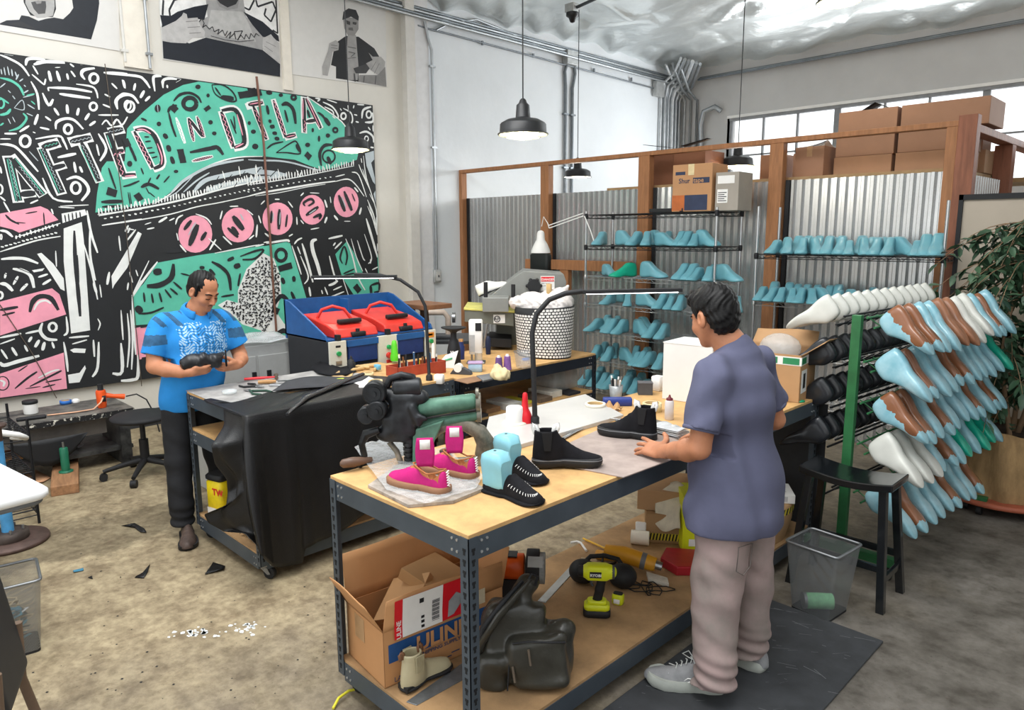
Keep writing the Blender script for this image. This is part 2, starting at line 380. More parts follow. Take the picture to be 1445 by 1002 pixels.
for dy, lb in ((0, 'left one of the two long pipes down the middle of the wall'), (.16, 'right one of the two long pipes down the middle of the wall')):
    yy = 8.72+dy
    conduit([(x, yy+(.03 if dy else .05), 4.5), (x, yy-.02+dy*.5, 4.32), (x, yy, 4.1), (x, yy, 2.2), (x, yy, .2)], .024, lb, mat('galv_dark', '#7e8489', .4, .6), straps=[((x, yy, 3.7), 'z'), ((x, yy, 2.9), 'z')])
tag(MB().box((XL+.01, 8.66, 4.42), (XL+.12, 8.9, 4.62)).build('junction_box', M_box, bevel=.006), 'square junction box at the top of the two middle wall pipes', 'junction box')
tag(MB().box((XL+.01, 11.05, 4.25), (XL+.1, 11.3, 4.5)).build('junction_box', M_box, bevel=.006), 'small junction box on the wall just left of the corner pipes', 'junction box')
sy = lambda ys, z: [((x, q, z), 'y') for q in ys]
conduit([(x, 5.9, 4.46), (x, 6.12, 4.45), (x, 6.4, 4.45), (x, 11.2, 4.38)], .012, 'lower thin horizontal pipe along the upper wall', mat('galv_dark', '#7e8489'), straps=sy((7, 8, 9.4, 10.4), 4.44))
conduit([(x, 6.2, 4.46), (x, 6.45, 4.6), (x, 6.9, 4.72), (x, 8.68, 4.55)], .016, 'bent pipe climbing to the middle junction box', M_cond, straps=sy((8.2,), 4.6))
for k in range(4):
    conduit([(x+.03*k, 4.3, 4.68-.045*k), (x+.03*k, 5.5, 4.67-.045*k), (x+.03*k, 8, 4.66-.045*k), (x+.03*k, 11.7, 4.64-.045*k)], .02, 'one of the pipes bundled under the ceiling along the left wall', M_cond if k % 2 else mat('galv_dark', '#7e8489'), 'pipes along the ceiling edge')
for k in range(3):
    conduit([(-7.2, YB-.04-.035*k, 4.62-.02*k), (1.5, YB-.04-.035*k, 4.66-.02*k)], .018, 'one of the pipes under the ceiling along the window wall', M_cond if k % 2 else mat('galv_dark', '#7e8489'), 'pipes above the window wall')
rr = random.Random(4)
for k in range(9):
    if k < 6: px_, py_ = XL+.04, 11.28+.12*k
    else: px_, py_ = XL+.1+.13*(k-6), YB-.04
    dx, dy = (.25, .0) if k < 6 else (0, -.3)
    conduit([(px_+dx*2+.2, py_+dy*1.5-.5, 4.72), (px_+dx, py_+dy, 4.62-.03*k), (px_+dx*.2, py_+dy*.2, 4.5-.03*k), (px_, py_, 4.25), (px_, py_, 2.2), (px_, py_, 0.1)], rr.choice((.022, .03, .036)), 'one of the grey pipes bunched in the far corner of the room', M_cond if k % 3 else mat('conduit_white', '#c7cbce', .4, .3), 'corner pipe bundle', straps=[((px_, py_, 3.0), 'z')], n=8)
conduit([(-6.75, YB-.05, 4.0), (-6.85, YB-.1, 4.08), (-7.05, YB-.12, 4.02), (-7.12, YB-.1, 3.8), (-7.12, YB-.06, 3.5), (-7.12, YB-.06, 2.4)], .045, 'thick grey pipe bending out of the window wall near the corner', M_cond, n=10)
# ---------------------------------------------------------------- pendant lamps
M_lamp = mat('lamp_black', '#2b2c2e', .38, .2, var=.08); M_lampin = mat('lamp_inside', '#fdfcf2', .5, var=0); M_bulb = mat('bulb', '#fff6d8', .4, var=0, emit=9)
def pendant(loc, lb, zc=4.72, cage=True, on=True):
    t = thing('pendant_lamp', lb, 'lamp', loc, 0)
    H = zc-loc[2]; R_ = .18
    g = MB(); g.tube([(0, 0, .185), (0, 0, H)], .005, 6); g.build('cord', M_lamp, t)
    g = MB(); g.lathe([(.012, .195), (.022, .185), (.03, .165), (.046, .15), (.052, .07), (.058, .062), (.115, .052), (.155, .03), (.163, .02), (R_-.014, -.035), (R_, -.043), (R_, -.048), (R_-.01, -.046), (.152, .012), (.05, .045)], n=36, cap=False); g.build('shade', M_lamp, t)
    g = MB(); g.lathe([(.168, -.044), (.148, .008), (.05, .038), (.001, .04)], n=30, cap=False); g.build('reflector', M_lampin, t)
    g = MB(); g.ball((0, 0, -.005), (.06, .06, .035), 16); g.build('bulb', M_bulb, t)
    if cage:
        g = MB(); M_c = mat('wire_guard', '#c9c7a0', .4, .6)
        for r in (.172, .12, .06): g.tube([(r*cos(a*pi/12), r*sin(a*pi/12), -.05-.03*(1-(r/.172)**2)) for a in range(24)], .0035, 6, closed=True)
        for k in range(8):
            a = k*pi/4; g.tube([(r*cos(a), r*sin(a), -.05-.03*(1-(r/.172)**2)) for r in (.172, .13, .08, .02)], .003, 6)
        g.build('wire_guard', M_c, t)
    l = bpy.data.lights.new('lamp_light', 'POINT'); l.energy = 14; l.shadow_soft_size = .06; l.color = (1, .95, .85)
    lo = bpy.data.objects.new('lamp_light', l); COL.objects.link(lo); lo.parent = t; lo.location = (0, 0, -.09)
    return t
pendant((-3.673, 3.776, 2.634), 'largest black pendant lamp, hanging in front of the blank wall')
pendant((-6.0, 3.85, 2.73), 'black pendant lamp with a wire guard hanging in front of the mural')
pendant((-6.038, 7.195, 2.638), 'small far black pendant lamp hanging over the open part of the partition', cage=False, zc=4.58)
pendant((-3.964, 7.414, 2.651), 'black pendant lamp hanging in front of the windows beside the taped carton')
pendant((-2.60, 6.45, 3.83), 'pendant lamp high at the top edge of the picture', zc=4.7)
t = thing('junction_box', 'square ceiling box with black cord grip on a dark rod', 'junction box', (-6.233, 7.3, 4.6))
g = MB(); g.cbox((0, 0, .06), (.14, .14, .1)); g.build('metal_box', M_box, t, bevel=.006)
g = MB(); g.lathe([(.08, .01), (.08, -.03), (.05, -.05), (.03, -.1), (.008, -.11)], n=16); g.build('cord_grip', M_lamp, t)
tag(MB().tube([(-6.16, 7.3, 4.66), (-4.4, 7.0, 4.72)], .02, 8).build('ceiling_rod', mat('rod_dark', '#4a4e52', .4, .5)), 'dark rod running under the foil from the ceiling box', 'rod')
# ---------------------------------------------------------------- partition of studs and corrugated sheet
M_wood = mat('stud_wood', '#a4714b', .62, var=.16, sc=7, stretch=(5, 5, .6), bump=.002); M_woodd = mat('post_wood', '#8d5a44', .65, var=.2, sc=7, stretch=(5, 5, .5), bump=.002)
M_corr = mat('corrugated_zinc', '#d3d4d4', .27, .78, var=.08, sc=3, stretch=(1, 1, .4)); M_blk = mat('matt_black', '#1c1d20', .6, var=.1)
YP = 6.6
def wave(x0, x1, y, z0, z1, pitch=.0775, A=.017, axis=0):
    n = max(2, int((x1-x0)/pitch*4)); g = MB(); v = []; f = []
    for i in range(n+1):
        k = i % 4; a = x0+pitch*((i//4)+(0, .30, .5, .80)[k]); s_ = A*(-1 if k < 2 else 1)
        for z in (z0, z1): v.append((a, y+s_, z) if axis == 0 else (y+s_, a, z))
    for i in range(n): f.append((2*i, 2*i+2, 2*i+3, 2*i+1))
    return g.add(v, f, 0, False)
struct(wave(-7.58, -1.7, YP+.07, 0, 2.37).build('wall_partition', M_corr, solid=.002))
struct(wave(YP+.12, 8.2, -1.63, 0, 2.35, axis=1).build('wall_partition_side', M_corr, solid=.002))
n_ = 6
def trim(a, b, m, bevel=.004):
    global n_; g = MB(); g.box(a, b); struct(g.build('trim_%d' % n_, m, bevel=bevel)); n_ += 1
trim((-7.6, YP-.04, 2.70), (-1.62, YP+.05, 2.745), M_wood)
trim((-7.6, YP-.04, 0), (-7.54, YP+.05, 2.70), M_wood)
trim((-6.09, YP-.04, 0), (-5.96, YP+.05, 2.70), M_wood); trim((-4.66, YP-.04, 0), (-4.52, YP+.05, 2.70), M_wood); trim((-3.19, YP-.04, 0), (-3.06, YP+.05, 2.70), M_wood)
trim((-1.74, YP-.04, 0), (-1.66, YP+.05, 2.70), M_wood); trim((-1.66, YP-.05, 0), (-1.53, YP+.06, 2.78), M_woodd)
trim((-1.66, YP+.06, 2.66), (-1.55, 9.5, 2.72), M_woodd); trim((-1.69, 7.9, 0), (-1.55, 8.04, 2.66), M_woodd)
for a in (-7.53, -5.95, -4.51, -3.05): trim((a, YP+.03, 0), (a+.035, YP+.055, 2.37), M_blk, 0)
g = MB(); g.box((-5.2, YP+.12, 2.36), (-1.7, 9.3, 2.4)); struct(g.build('ceiling_loft', mat('ply', '#a98a62', .6))); g = MB(); g.box((-1.7, 8.5, 2.36), (-.7, 9.4, 2.4)); struct(g.build('ceiling_loft_side', mat('ply', '#a98a62')))
trim((-1.55, 9.4, 2.2), (-.4, 9.5, 2.75), M_woodd)
# ledge beam in front of the sheet
t = thing('wooden_rail', 'horizontal wooden rail on a short post behind the press', 'rail', (-5.5, 6.45, 0))
MB().box((-.72, -.03, 1.47), (.85, .05, 1.585)).build('rail', M_wood, t, bevel=.004); MB().box((-.16, -.02, 0), (-.03, .05, 1.47)).build('post', M_wood, t, bevel=.004)
# beige panel behind the tree
t = thing('beige_panel', 'tall beige board in a black frame standing behind the potted tree', 'board', (-1.54, 6.42, 0))
MB().box((0, 0, .05), (2.2, .03, 2.13)).build('panel', mat('beige_board', '#b9ad9d', .6, var=.05, sc=2), t)
g = MB(); g.box((-.03, -.02, 0), (0, .05, 2.17)); g.box((-.03, -.02, 2.13), (2.2, .05, 2.17)); g.build('frame', M_blk, t)
# ---------------------------------------------------------------- cartons on the loft
def cmat(c): return mat('card_'+c, '#'+c, .75, var=.05, sc=5)
def carton(loc, size, lb, rz=0, group=None, c='a47c5f', tape=True, name='cardboard_box'):
    t = thing(name, lb, 'box', loc, rz, group); w, d, h = size
    g = MB(); g.box((-w/2, -d/2, 0), (w/2, d/2, h)); g.build('box_body', cmat(c), t, bevel=.004)
    if tape:
        g = MB(); g.box((-.025, -d/2-.0015, h-.09), (.025, -d/2, h)); g.box((-.025, -d/2-.001, h), (.025, d/2, h+.0015)); g.build('tape', mat('tape_brown', '#b08b64', .3), t)
    return t
Z0 = 2.405
for r in range(3):
    h = (.165, .18, .215)[r]; z = Z0+(0, .166, .347)[r]
    rows = ('bottom', 'middle', 'top')[r]
    carton((-2.51+.01*r, 7.22, z), (.5, .5, h), 'wide brown carton on the loft, %s of the left stack behind the beam' % rows, group=None, c=('a98163', '99735a', 'a0785e')[r], tape=False)
    if r < 2: carton((-1.97+.01*r, 7.22, z), (.52, .5, h), 'wide brown carton on the loft, %s of the right stack behind the beam' % rows, c=('a98163', '99735a', 'a0785e')[r], tape=False)
carton((-1.88, 7.22, Z0+.347), (.66, .5, .215), 'long brown carton topping the right stack on the loft', c='a0785e', tape=False)
carton((-1.83, 7.75, Z0+.202), (.22, .3, .22), 'small carton behind the corner post, high on the stack', c='98725a', tape=False)
carton((-1.85, 7.75, Z0), (.32, .3, .2), 'plain carton seen through the side opening, left of its neighbour', c='b08b6c', tape=False)
carton((-1.85, 8.2, Z0), (.3, .35, .22), 'plain carton seen through the side opening, right of its neighbour', c='b08b6c', tape=False)
carton((-1.3, 9.0, Z0), (.6, .5, .32), 'dark carton beyond the side opening at the right picture edge', c='7c5b48', tape=False)
carton((-2.93, 7.0, Z0), (.27, .35, .27), 'brown carton just left of the wide stacks on the loft', c='9c755c', tape=True)
carton((-3.22+.1, 7.35, Z0), (.22, .4, .25), 'brown carton behind the stud with papers on top', c='9c755c', tape=False)
carton((-3.45, 7.3, Z0), (.22, .35, .26), 'brown carton left of the stud below the windows', c='93694f', tape=False)
carton((-4.6, 7.1, Z0), (.32, .4, .36), 'dark brown carton on the loft, leftmost of its row', c='7d5139', tape=False)
carton((-4.25, 7.1, Z0), (.38, .4, .34), 'dark brown carton on the loft behind the taped carton', c='8a5b41', tape=False)
t = thing('paper_pile', 'loose papers curling on a carton under the beam', 'papers', (-3.1, 7.25, Z0+.255))
for k in range(3): MB().grid(lambda u, v, k=k: (-.12+.28*u+.02*k, -.1+.2*v, .012*k+.05*u*u+.03*sin(v*3+k)), 6, 4).build('sheet', mat('paper_blue', '#3b4a68') if k == 1 else mat('paper', '#e6e6e4', .6), t, solid=.002)
tag(MB().grid(lambda u, v: (-2.62+.28*u, 7.1+.2*v, Z0+.57+.07*max(0, 1-abs(u-.5)*2.2)), 8, 3).build('black_sleeve', M_blk, solid=.004), 'folded black sheet peaking on top of the left carton stack', 'sheet')
for k, (xx, yy) in enumerate(((-4.6, 6.6), (-4.15, 6.62))):
    tag(MB().grid(lambda u, v: (xx+.3*u, yy+.1*v-.05, 2.755+(.05*u if k else .05*(1-u))+.01), 6, 2).build('black_scrap', M_blk, solid=.004), ('black scrap lying on the partition beam, left of the other', 'black scrap lying on the partition beam, right of the other')[k], 'scrap')
# ---------------------------------------------------------------- light
g = MB(); g.box((4, -3, 0), (4.2, 12.2, 5)); struct(g.build('wall_side', M_wallB)); g = MB(); g.box((-7.8, -3.2, 0), (-4.5, -3, 5)); g.box((1.5, -3.2, 0), (4.2, -3, 5)); g.box((-4.5, -3.2, 3.6), (1.5, -3, 5)); struct(g.build('wall_front', M_wallL)); g = MB(); g.box((XL-.2, -3.2, 0), (XL, -.5, ZC+.5)); struct(g.build('wall_left_end', M_wallL))
W = bpy.data.worlds.new('world'); SC.world = W; W.use_nodes = True; bg = W.node_tree.nodes['Background']; bg.inputs['Color'].default_value = (.93, .97, 1, 1); bg.inputs['Strength'].default_value = 1.6
vs.exposure = 0.25
def area(name, loc, size, energy, rot=(0, 0, 0), col=(1, 1, 1)):
    l = bpy.data.lights.new(name, 'AREA'); l.shape = 'RECTANGLE'; l.size, l.size_y = size; l.energy = energy; l.color = col
    o = bpy.data.objects.new(name, l); COL.objects.link(o); o.location = loc; o.rotation_euler = rot; return o
area('overhead_fill', (-2.6, 1.2, 5.6), (5, 2.0), 220, col=(1, .99, .96))  # unseen overhead light, added so shading falls from the top down
area('window_daylight', (-2.5, 11.9, 3.2), (8, 1.2), 260, (rad(-90), 0, 0), (.95, .98, 1))
# ================================================================ MURAL
FRM = {'A': (0, 60, 4.005), 'B': (130, 90, 4.357), 'C': (350, 120, 4.555), 'D': (0, 270, 3.34), 'E': (180, 260, 3.34), 'G': (360, 260, 4.553), 'P': (0, 0, 1.), 'Q': (0, 0, 6.283), 'R': (220, 0, 4.25)}
XM = XL+.06
MUR = '''
T P B 20,915 30,800 60,640 90,600 200,600 215,400 235,375 320,290 440,190 560,130 655,95 800,120 1046,155 1100,165 1180,560 1046,565 900,575 780,600 650,660 520,760 430,830 380,855 160,890
T P C -10,0 60,15 345,60 420,100 560,200 650,280 720,380 700,480 560,530 480,545 400,520 300,480 120,460 -10,455
N P D 0,105 190,70 225,85 275,135 90,195 60,180 0,165
N P D 0,520 245,457 280,485 312,580 0,680
N P D 0,860 300,760 316,930 0,975
N P D 628,650 668,640 668,790 650,795
N P E 25,680 100,665 110,810 45,820
T P E 20,520 75,470 140,370 330,335 640,290 668,300 668,760 560,740 480,720 300,640 100,660 30,665
T P G 0,410 200,370 225,380 330,735 270,760 270,1000 0,1000
T P G 515,450 590,365 640,450 700,590 830,610 835,700 640,720 560,600
W P E 640,325 668,340 690,350 720,430 725,520 700,600 760,690 700,700 660,720 650,760 630,690 540,660 500,620 425,570 470,545 520,560 520,500 560,400
W P G 0,500 65,450 110,520 140,600 110,720 60,800 200,905 100,920 95,1000 60,1000 40,930 0,900
K O E 640,540 1 1 1
N O E 319,235 80,88 0
N O E 520,192 76,82 0
N O G 144,222 97,105 0
N O G 366,164 82,96 0
N O G 585,114 80,98 0
W L D 12 5,320 60,315 120,318 180,340
W L D 14 60,365 110,375 145,400 160,455
W L D 8 185,300 245,380 300,440
W P D 175,295 195,290 250,340 300,410 305,470 285,460 240,390
W P D 300,175 385,145 395,230 425,655 335,670 320,520 300,330
K L D 14 350,185 355,330 368,470 378,590
K L D 5 365,300 372,430
W P D 290,105 400,85 410,110 295,150
K L D 5 305,110 310,145
K L D 5 322,105 326,142
K L D 5 340,100 344,140
K L D 5 358,98 362,135
K L D 5 376,96 380,130
W L D 9 410,90 430,200 460,290
W L D 8 425,160 425,300 450,420
W L D 7 395,250 430,370 460,510
W L D 5 470,440 478,500
W L D 10 440,430 455,480
W P D 650,190 668,200 600,360 540,440 530,460 525,400
W L D 10 515,380 505,440
W L D 6 560,210 568,280
W L D 7 640,180 600,230
W L D 8 605,160 590,190
W L D 8 665,420 640,470 622,495
W L D 6 605,430 600,465
W L D 5 610,380 625,430
W L D 5 640,370 650,400
W L D 6 480,160 560,148 668,130
W L D 5 460,110 500,105 600,92 668,85
W L D 6 0,285 80,260 180,230 285,212
W L D 5 75,215 130,200 200,178 285,150
W L D 5 460,600 472,625 462,655
W L D 8 325,690 420,682
W L D 6 340,720 410,700
W P D 330,748 350,740 405,742 400,762 345,760
W L D 8 300,710 312,780 320,850
W L D 8 312,590 318,660 300,680
W L D 8 440,700 445,780
W L D 10 465,710 460,830 435,875
W P D 320,865 375,855 400,820 405,835 375,900 325,905
W L D 12 570,715 575,850 530,858
W L D 6 570,560 580,700
W L D 7 600,575 610,700 600,830
W L D 7 615,560 625,700 620,840
W L D 8 625,570 640,770
W L D 12 650,770 650,870 625,893 570,893
W O D 248,640 18,20 9
W L D 12 200,620 190,660 220,695 270,700
W L D 10 150,685 135,710
W L D 12 185,700 165,735
W L D 12 210,710 200,750
W L D 8 245,710 255,740
W L D 8 115,725 130,755
W L D 10 55,735 80,775
W L D 8 5,745 35,790
W L D 9 120,670 190,655
W L D 9 0,690 100,670
W L D 6 0,720 70,695
W L D 14 0,805 20,820 90,800 185,775
W P D 150,372 210,362 200,375 160,382
W L D 8 180,405 225,390
W L D 10 200,440 240,415
W L D 10 95,470 130,435
W L D 9 62,440 85,400
W L D 8 22,410 28,385
W L D 14 0,435 30,440 60,470
W O D 0,490 12,16 8
W L D 10 0,185 30,190 60,215
W O D 5,215 4,12 4
K L D 3 0,375 60,410 120,445
K L D 3 0,330 80,360 165,395
K L D 8 25,110 50,135 90,155
K L D 4 60,145 120,150
K L D 5 120,105 175,95
K L D 5 205,100 210,160
K L D 18 140,570 155,520 190,495 240,505 275,560
W L D 8 160,560 180,525 215,515 240,530
K L D 12 0,560 85,545
K L D 8 10,585 70,570
K L D 8 70,930 130,880 175,850
K L D 5 85,850 130,820
K L D 8 140,920 240,870 290,845
W L D 7 180,880 240,850 280,840
K L D 6 215,900 290,885
K L D 6 200,925 260,910
K L D 4 120,930 190,920
K O D 12,905 30,32 4
W L D 8 0,890 20,900 15,920
W L D 5 262,280 266,355
W L A 14 20,45 75,75
W L A 11 0,70 50,90 120,130 165,190
W L A 10 175,220 210,290 220,380
W L A 12 215,405 195,465
W L A 10 165,470 110,505
W L A 9 95,515 25,515
W L A 6 0,545 60,545
T L A 12 0,200 60,215 110,250 135,300
T L A 9 0,310 50,345
T L A 12 60,375 40,400 0,410
T O A 5,345 18,26 8
T L A 10 50,500 110,480 150,430 130,400
T L A 7 0,470 20,455
V L A 5 5,150 10,180
V L A 5 22,140 30,185
V L A 5 42,135 52,185
V L A 6 65,150 70,190
V L A 6 85,165 95,195
V L A 6 105,180 90,210
V L A 5 130,205 110,220
V L A 5 135,240 145,250
V L A 6 160,270 135,285
V L A 5 130,310 190,295
T L A 7 150,300 195,290
V L A 6 155,350 195,375
T L A 6 175,330 198,350
V L A 5 150,400 185,415
V L A 5 0,255 30,230
V L A 5 45,270 60,285
V L A 5 70,300 85,320
V L A 4 80,370 125,325 135,380 80,370
V L A 4 45,430 60,460
V L A 4 70,420 85,450
W L A 14 145,130 155,95 200,88 255,88
W L A 16 190,125 260,108 365,105
W L A 8 185,130 215,180
W L A 7 255,105 205,110
W L A 8 180,180 250,240
W L A 8 258,205 250,240
W L A 14 275,160 288,220
W L A 14 320,160 338,220
W L A 10 378,175 385,210
W L A 9 400,160 425,195
W L A 9 395,120 418,138
W L A 5 450,100 465,122
W L A 4 310,142 340,140
W O A 530,203 24,27 12
W L A 14 480,210 460,180 475,155 535,145
W L A 9 430,235 520,250 545,280 552,315
W L A 12 270,255 400,260 520,280
W L A 7 270,255 275,275
W L A 14 335,290 400,300 510,315
W O A 527,362 20,22 10
W L A 12 240,285 275,355 300,320
W L A 9 580,350 625,368
W L A 8 590,292 622,308
W L A 8 555,410 670,410
W L A 9 575,465 600,440 630,470 660,435 690,465 720,420
W L A 14 585,170 720,178
W L A 9 630,230 662,262
W L A 9 690,210 708,260
W L A 14 660,370 655,330 690,295 720,290
W O A 721,355 18,26 8
W O A 384,490 22,26 12
W L A 13 315,490 320,450 370,430 420,440 470,490
W L A 10 255,418 288,442
W L A 12 305,370 332,412
W L A 14 378,350 382,402
W L A 12 445,370 435,412
W L A 12 505,400 480,438
W L A 11 540,445 505,470
W L A 10 225,480 278,492
W L A 5 185,505 200,512
W O A 142,558 28,32 12
W L A 10 200,545 330,528 360,560 380,605
W L A 12 0,575 60,580 110,610 215,730
V L A 5 165,615 215,670
W L A 14 325,650 430,628
W L A 12 418,675 428,735
W L A 12 450,700 465,735
W L A 8 545,575 560,640
W L A 12 555,515 600,600 565,670
W O A 428,822 26,32 12
W L A 15 375,775 430,760 480,790 500,840 460,895
W L A 10 240,765 300,880 410,900
W L A 5 340,925 500,918
W L A 8 170,910 215,890
W L A 6 330,930 420,935
W O A 0,830 14,26 8
W L A 8 0,700 8,740
W L A 8 0,870 30,895
W L A 8 20,900 55,960
W L A 7 290,940 300,970
W L A 46 105,905 45,640
W L A 46 60,640 245,865
W L A 40 105,860 200,850
K L A 32 105,895 47,650
K L A 32 70,660 240,862
K L A 28 110,860 200,850
T L A 5 92,900 40,660
T L A 5 115,890 60,670
t L A 9 100,900 45,650
V Z A 4 100,870 55,660
V Z A 4 110,700 235,860
T L A 5 85,655 250,860
W L A 44 350,860 235,590
W L A 44 225,595 335,565
W L A 36 290,715 370,690
K L A 30 348,850 235,600
K L A 28 235,592 332,567
K L A 22 290,712 368,692
T L A 5 335,850 225,600
V Z A 4 345,835 240,600
T Z A 4 250,588 325,568
W L A 44 390,565 520,535
W L A 42 460,560 565,790
K L A 28 395,562 515,535
K L A 28 460,565 560,785
T L A 5 450,580 545,790
V Z A 4 465,580 558,770
V Z A 4 400,562 512,537
W L B 44 100,420 195,400
W L B 44 95,420 195,690
W L B 36 140,540 195,530
W L B 36 180,690 270,680
K L B 28 95,418 190,402
K L B 30 97,425 190,680
K L B 22 145,545 195,532
K L B 20 180,688 268,680
T L B 5 92,440 120,520
V Z B 4 100,420 185,402
N Z B 6 145,550 190,680
N Z B 5 130,560 200,540
N L B 7 200,692 262,686
W L B 34 255,410 375,645
W L B 34 258,408 320,400 385,440 430,560 430,625 375,650
K L B 24 258,415 372,640
K L B 24 262,408 320,403 382,445 425,560 425,620 378,645
N Z B 6 270,440 360,620
N L B 7 275,405 320,405 360,430
N L B 7 400,490 428,570 425,620
K L B 8 320,450 350,450
K L B 8 325,480 360,475
K L B 8 335,520 370,515
K L B 8 345,550 385,545
K L B 8 365,580 400,570
W L B 20 515,330 570,490
T Z B 4 520,350 565,480
W L B 26 625,480 590,330
W L B 26 590,330 680,455
W L B 26 640,320 690,455
K L B 17 623,475 592,335
K L B 17 592,335 678,448
K L B 17 645,325 685,450
N Z B 4 600,350 622,470
N Z B 4 650,330 685,445
W L B 22 612,600 742,568
K L B 12 618,598 738,570
N Z B 3 620,597 735,571
W L B 36 790,290 870,520
W L B 36 790,290 870,275 910,320 940,440 935,500 870,520
K L B 26 793,295 868,512
K L B 26 795,288 868,280 905,325 932,440 928,495 872,515
N Z B 6 800,310 860,500
N L B 7 890,310 925,440
N L B 7 930,490 880,515
K L B 10 850,340 885,430
K L B 8 870,320 880,400
W L B 34 945,265 1046,235
W L C 34 -5,130 100,110
W L C 34 30,130 120,355
K L C 24 0,128 95,112
K L C 24 32,135 118,350
N L C 6 10,124 90,110
N Z C 6 45,160 115,340
W L C 32 160,90 240,340
W L C 32 235,340 310,320
K L C 22 162,97 240,335
K L C 22 240,335 305,320
N Z C 6 168,105 235,320
N L C 5 245,335 300,322
W L C 34 355,75 360,310
W L C 34 370,80 470,280
W L C 30 370,235 440,225
K L C 24 357,82 362,305
K L C 24 370,85 468,278
K L C 18 372,235 438,225
N L C 6 352,90 352,220
N L C 6 375,85 460,270
N Z C 5 365,230 362,300
K O B 650,142 16,14 20
K O B 600,245 40,36 22
K L B 14 500,230 540,190 600,180 650,205 670,240
K L B 14 465,300 480,270 520,255
K L B 12 470,300 490,380 515,450
K L B 34 490,290 515,260
K O B 402,275 18,24 22
V L B 3 400,250 405,300
K O B 410,370 14,14 20
K L B 12 300,335 335,350
K L B 24 440,430 460,460
K L B 24 465,500 475,540
K L B 22 485,570 500,615
K O B 515,662 14,10 16
K L B 36 700,265 715,285
K O B 712,195 10,12 14
K O B 727,360 14,14 22
K O B 750,428 14,12 20
K L B 9 735,130 760,190 840,230 885,225 860,170 800,130 735,130
K L B 26 790,205 870,215
K L B 10 755,145 790,195
K L B 34 900,195 1040,175
K O B 965,365 10,12 16
K O B 990,420 12,10 16
K O B 1002,508 14,14 22
K L B 34 540,525 560,610
K L B 22 600,545 730,520 770,515 805,560
K L B 40 195,490 230,480
K L B 14 225,495 255,560 270,600
K O B 230,615 16,18 18
K L B 8 300,640 315,680
K L B 10 190,755 230,745 290,720
K L B 8 360,700 340,740
K L B 8 475,690 440,730
K L B 10 415,680 395,710
K L B 34 270,800 300,840
K L B 18 300,760 350,740 410,770
K L B 6 330,760 350,800
K L B 6 350,790 385,820
K L B 40 90,780 150,800
K L B 20 55,850 190,845
K L B 14 60,880 180,875
W L B 14 80,60 270,75 320,100 355,150
W L B 14 385,170 375,90 395,75 425,72
W L B 14 435,150 435,105 470,90 520,95
W L B 10 505,80 545,95 515,115
W L B 10 460,130 462,150
W O B 232,265 26,32 12
W L B 16 155,280 150,220 200,190 250,200 285,245
W L B 14 190,100 200,150
W L B 12 265,120 255,165
W L B 14 320,165 295,210
W L B 12 355,200 325,230
K L B 10 100,640 120,700 145,770
K L B 6 220,790 235,880
K L B 5 230,790 245,885
K L C 36 0,45 50,40
K O C 210,65 14,12 16
K O C 135,48 14,8 12
K O C 292,80 14,14 14
K L C 22 215,130 250,120 290,160 305,250
K L C 14 235,160 255,240
K L C 18 120,130 130,190
K L C 20 130,230 150,235
K L C 22 140,270 170,265
K L C 20 155,310 185,310
K L C 20 170,345 200,345
K O C 33,300 16,14 20
K O C 45,395 20,18 24
K L C 9 180,435 270,375 310,365 335,440 250,435 180,435
K L C 24 310,380 335,430
K L C 10 120,410 160,380 225,365
K O C 415,290 8,14 12
K O C 455,345 8,20 12
K O C 512,325 14,14 16
K O C 382,385 16,14 20
K L C 34 370,440 400,470
K L C 18 470,520 460,440 490,390 540,385
K L C 26 510,460 530,510
K O C 518,460 40,40 10
K L C 26 490,210 525,260
K L C 14 445,175 480,200 510,250
K O C 560,290 14,14 12
K L C 16 380,160 395,210
W L C 8 380,75 480,145 600,235 640,300
W L C 9 430,85 460,90 445,105
W L C 10 480,110 540,140 575,190 578,215
W L C 8 490,140 540,165 550,190
W L C 10 505,90 570,115
W O C 612,200 16,20 10
W L C 9 610,150 660,180 670,230 650,260
W O C 775,190 16,22 10
W L C 12 730,215 740,160 790,140
W L C 12 750,240 810,235 818,180
W L C 8 700,125 745,128
W L C 7 680,130 675,150
W L C 7 680,190 700,195
W L C 8 690,235 710,240
W L C 12 715,310 760,300 800,330 810,370
W O C 760,345 12,16 7
W L C 8 770,270 785,290
W L C 8 815,260 810,300
W L C 7 640,130 645,160
W L C 9 785,400 830,405
W L C 7 590,150 600,165
W L C 7 540,200 560,215
V P C 750,440 830,425 835,480 790,500 840,600 835,640 800,620 760,520
V P C 805,700 840,680 850,740 858,820 820,760
W L C 6 740,455 760,600 850,800 858,940
W L C 6 725,470 730,500
W L C 6 710,510 730,560 790,690
W L C 5 735,540 760,620
W L C 5 780,700 815,770
W L C 6 770,745 850,960
W L C 6 825,850 850,940
W L C 7 665,560 710,580 760,720
W L C 6 560,590 620,575
W L C 7 560,620 640,605 690,640 745,715
W L C 10 0,715 100,690 250,665 430,635 560,618
V L C 9 0,480 80,485 200,488 300,505 420,540 470,548
W L C 5 0,640 120,625 330,590 480,560 680,520
W L B 10 40,935 200,905 400,870 600,825 800,770 1046,715
W L B 6 60,995 260,965 480,925 640,880 800,850 1046,795
W L B 7 380,860 480,800 600,690 760,610 900,575 1046,570
V L B 14 480,800 560,720 700,640 800,610 930,590
V L B 8 560,790 640,720 720,670
V L B 5 440,830 520,790 620,690
V L B 22 620,790 690,720 800,690 1046,640
V L B 24 700,780 800,750 1046,700
K L B 5 730,770 780,690
K L B 5 780,770 860,680
K L B 5 870,760 940,660
K L B 5 960,740 1040,640
W L B 6 900,630 910,690
W L B 6 1005,620 1015,680
W L B 6 800,660 815,710
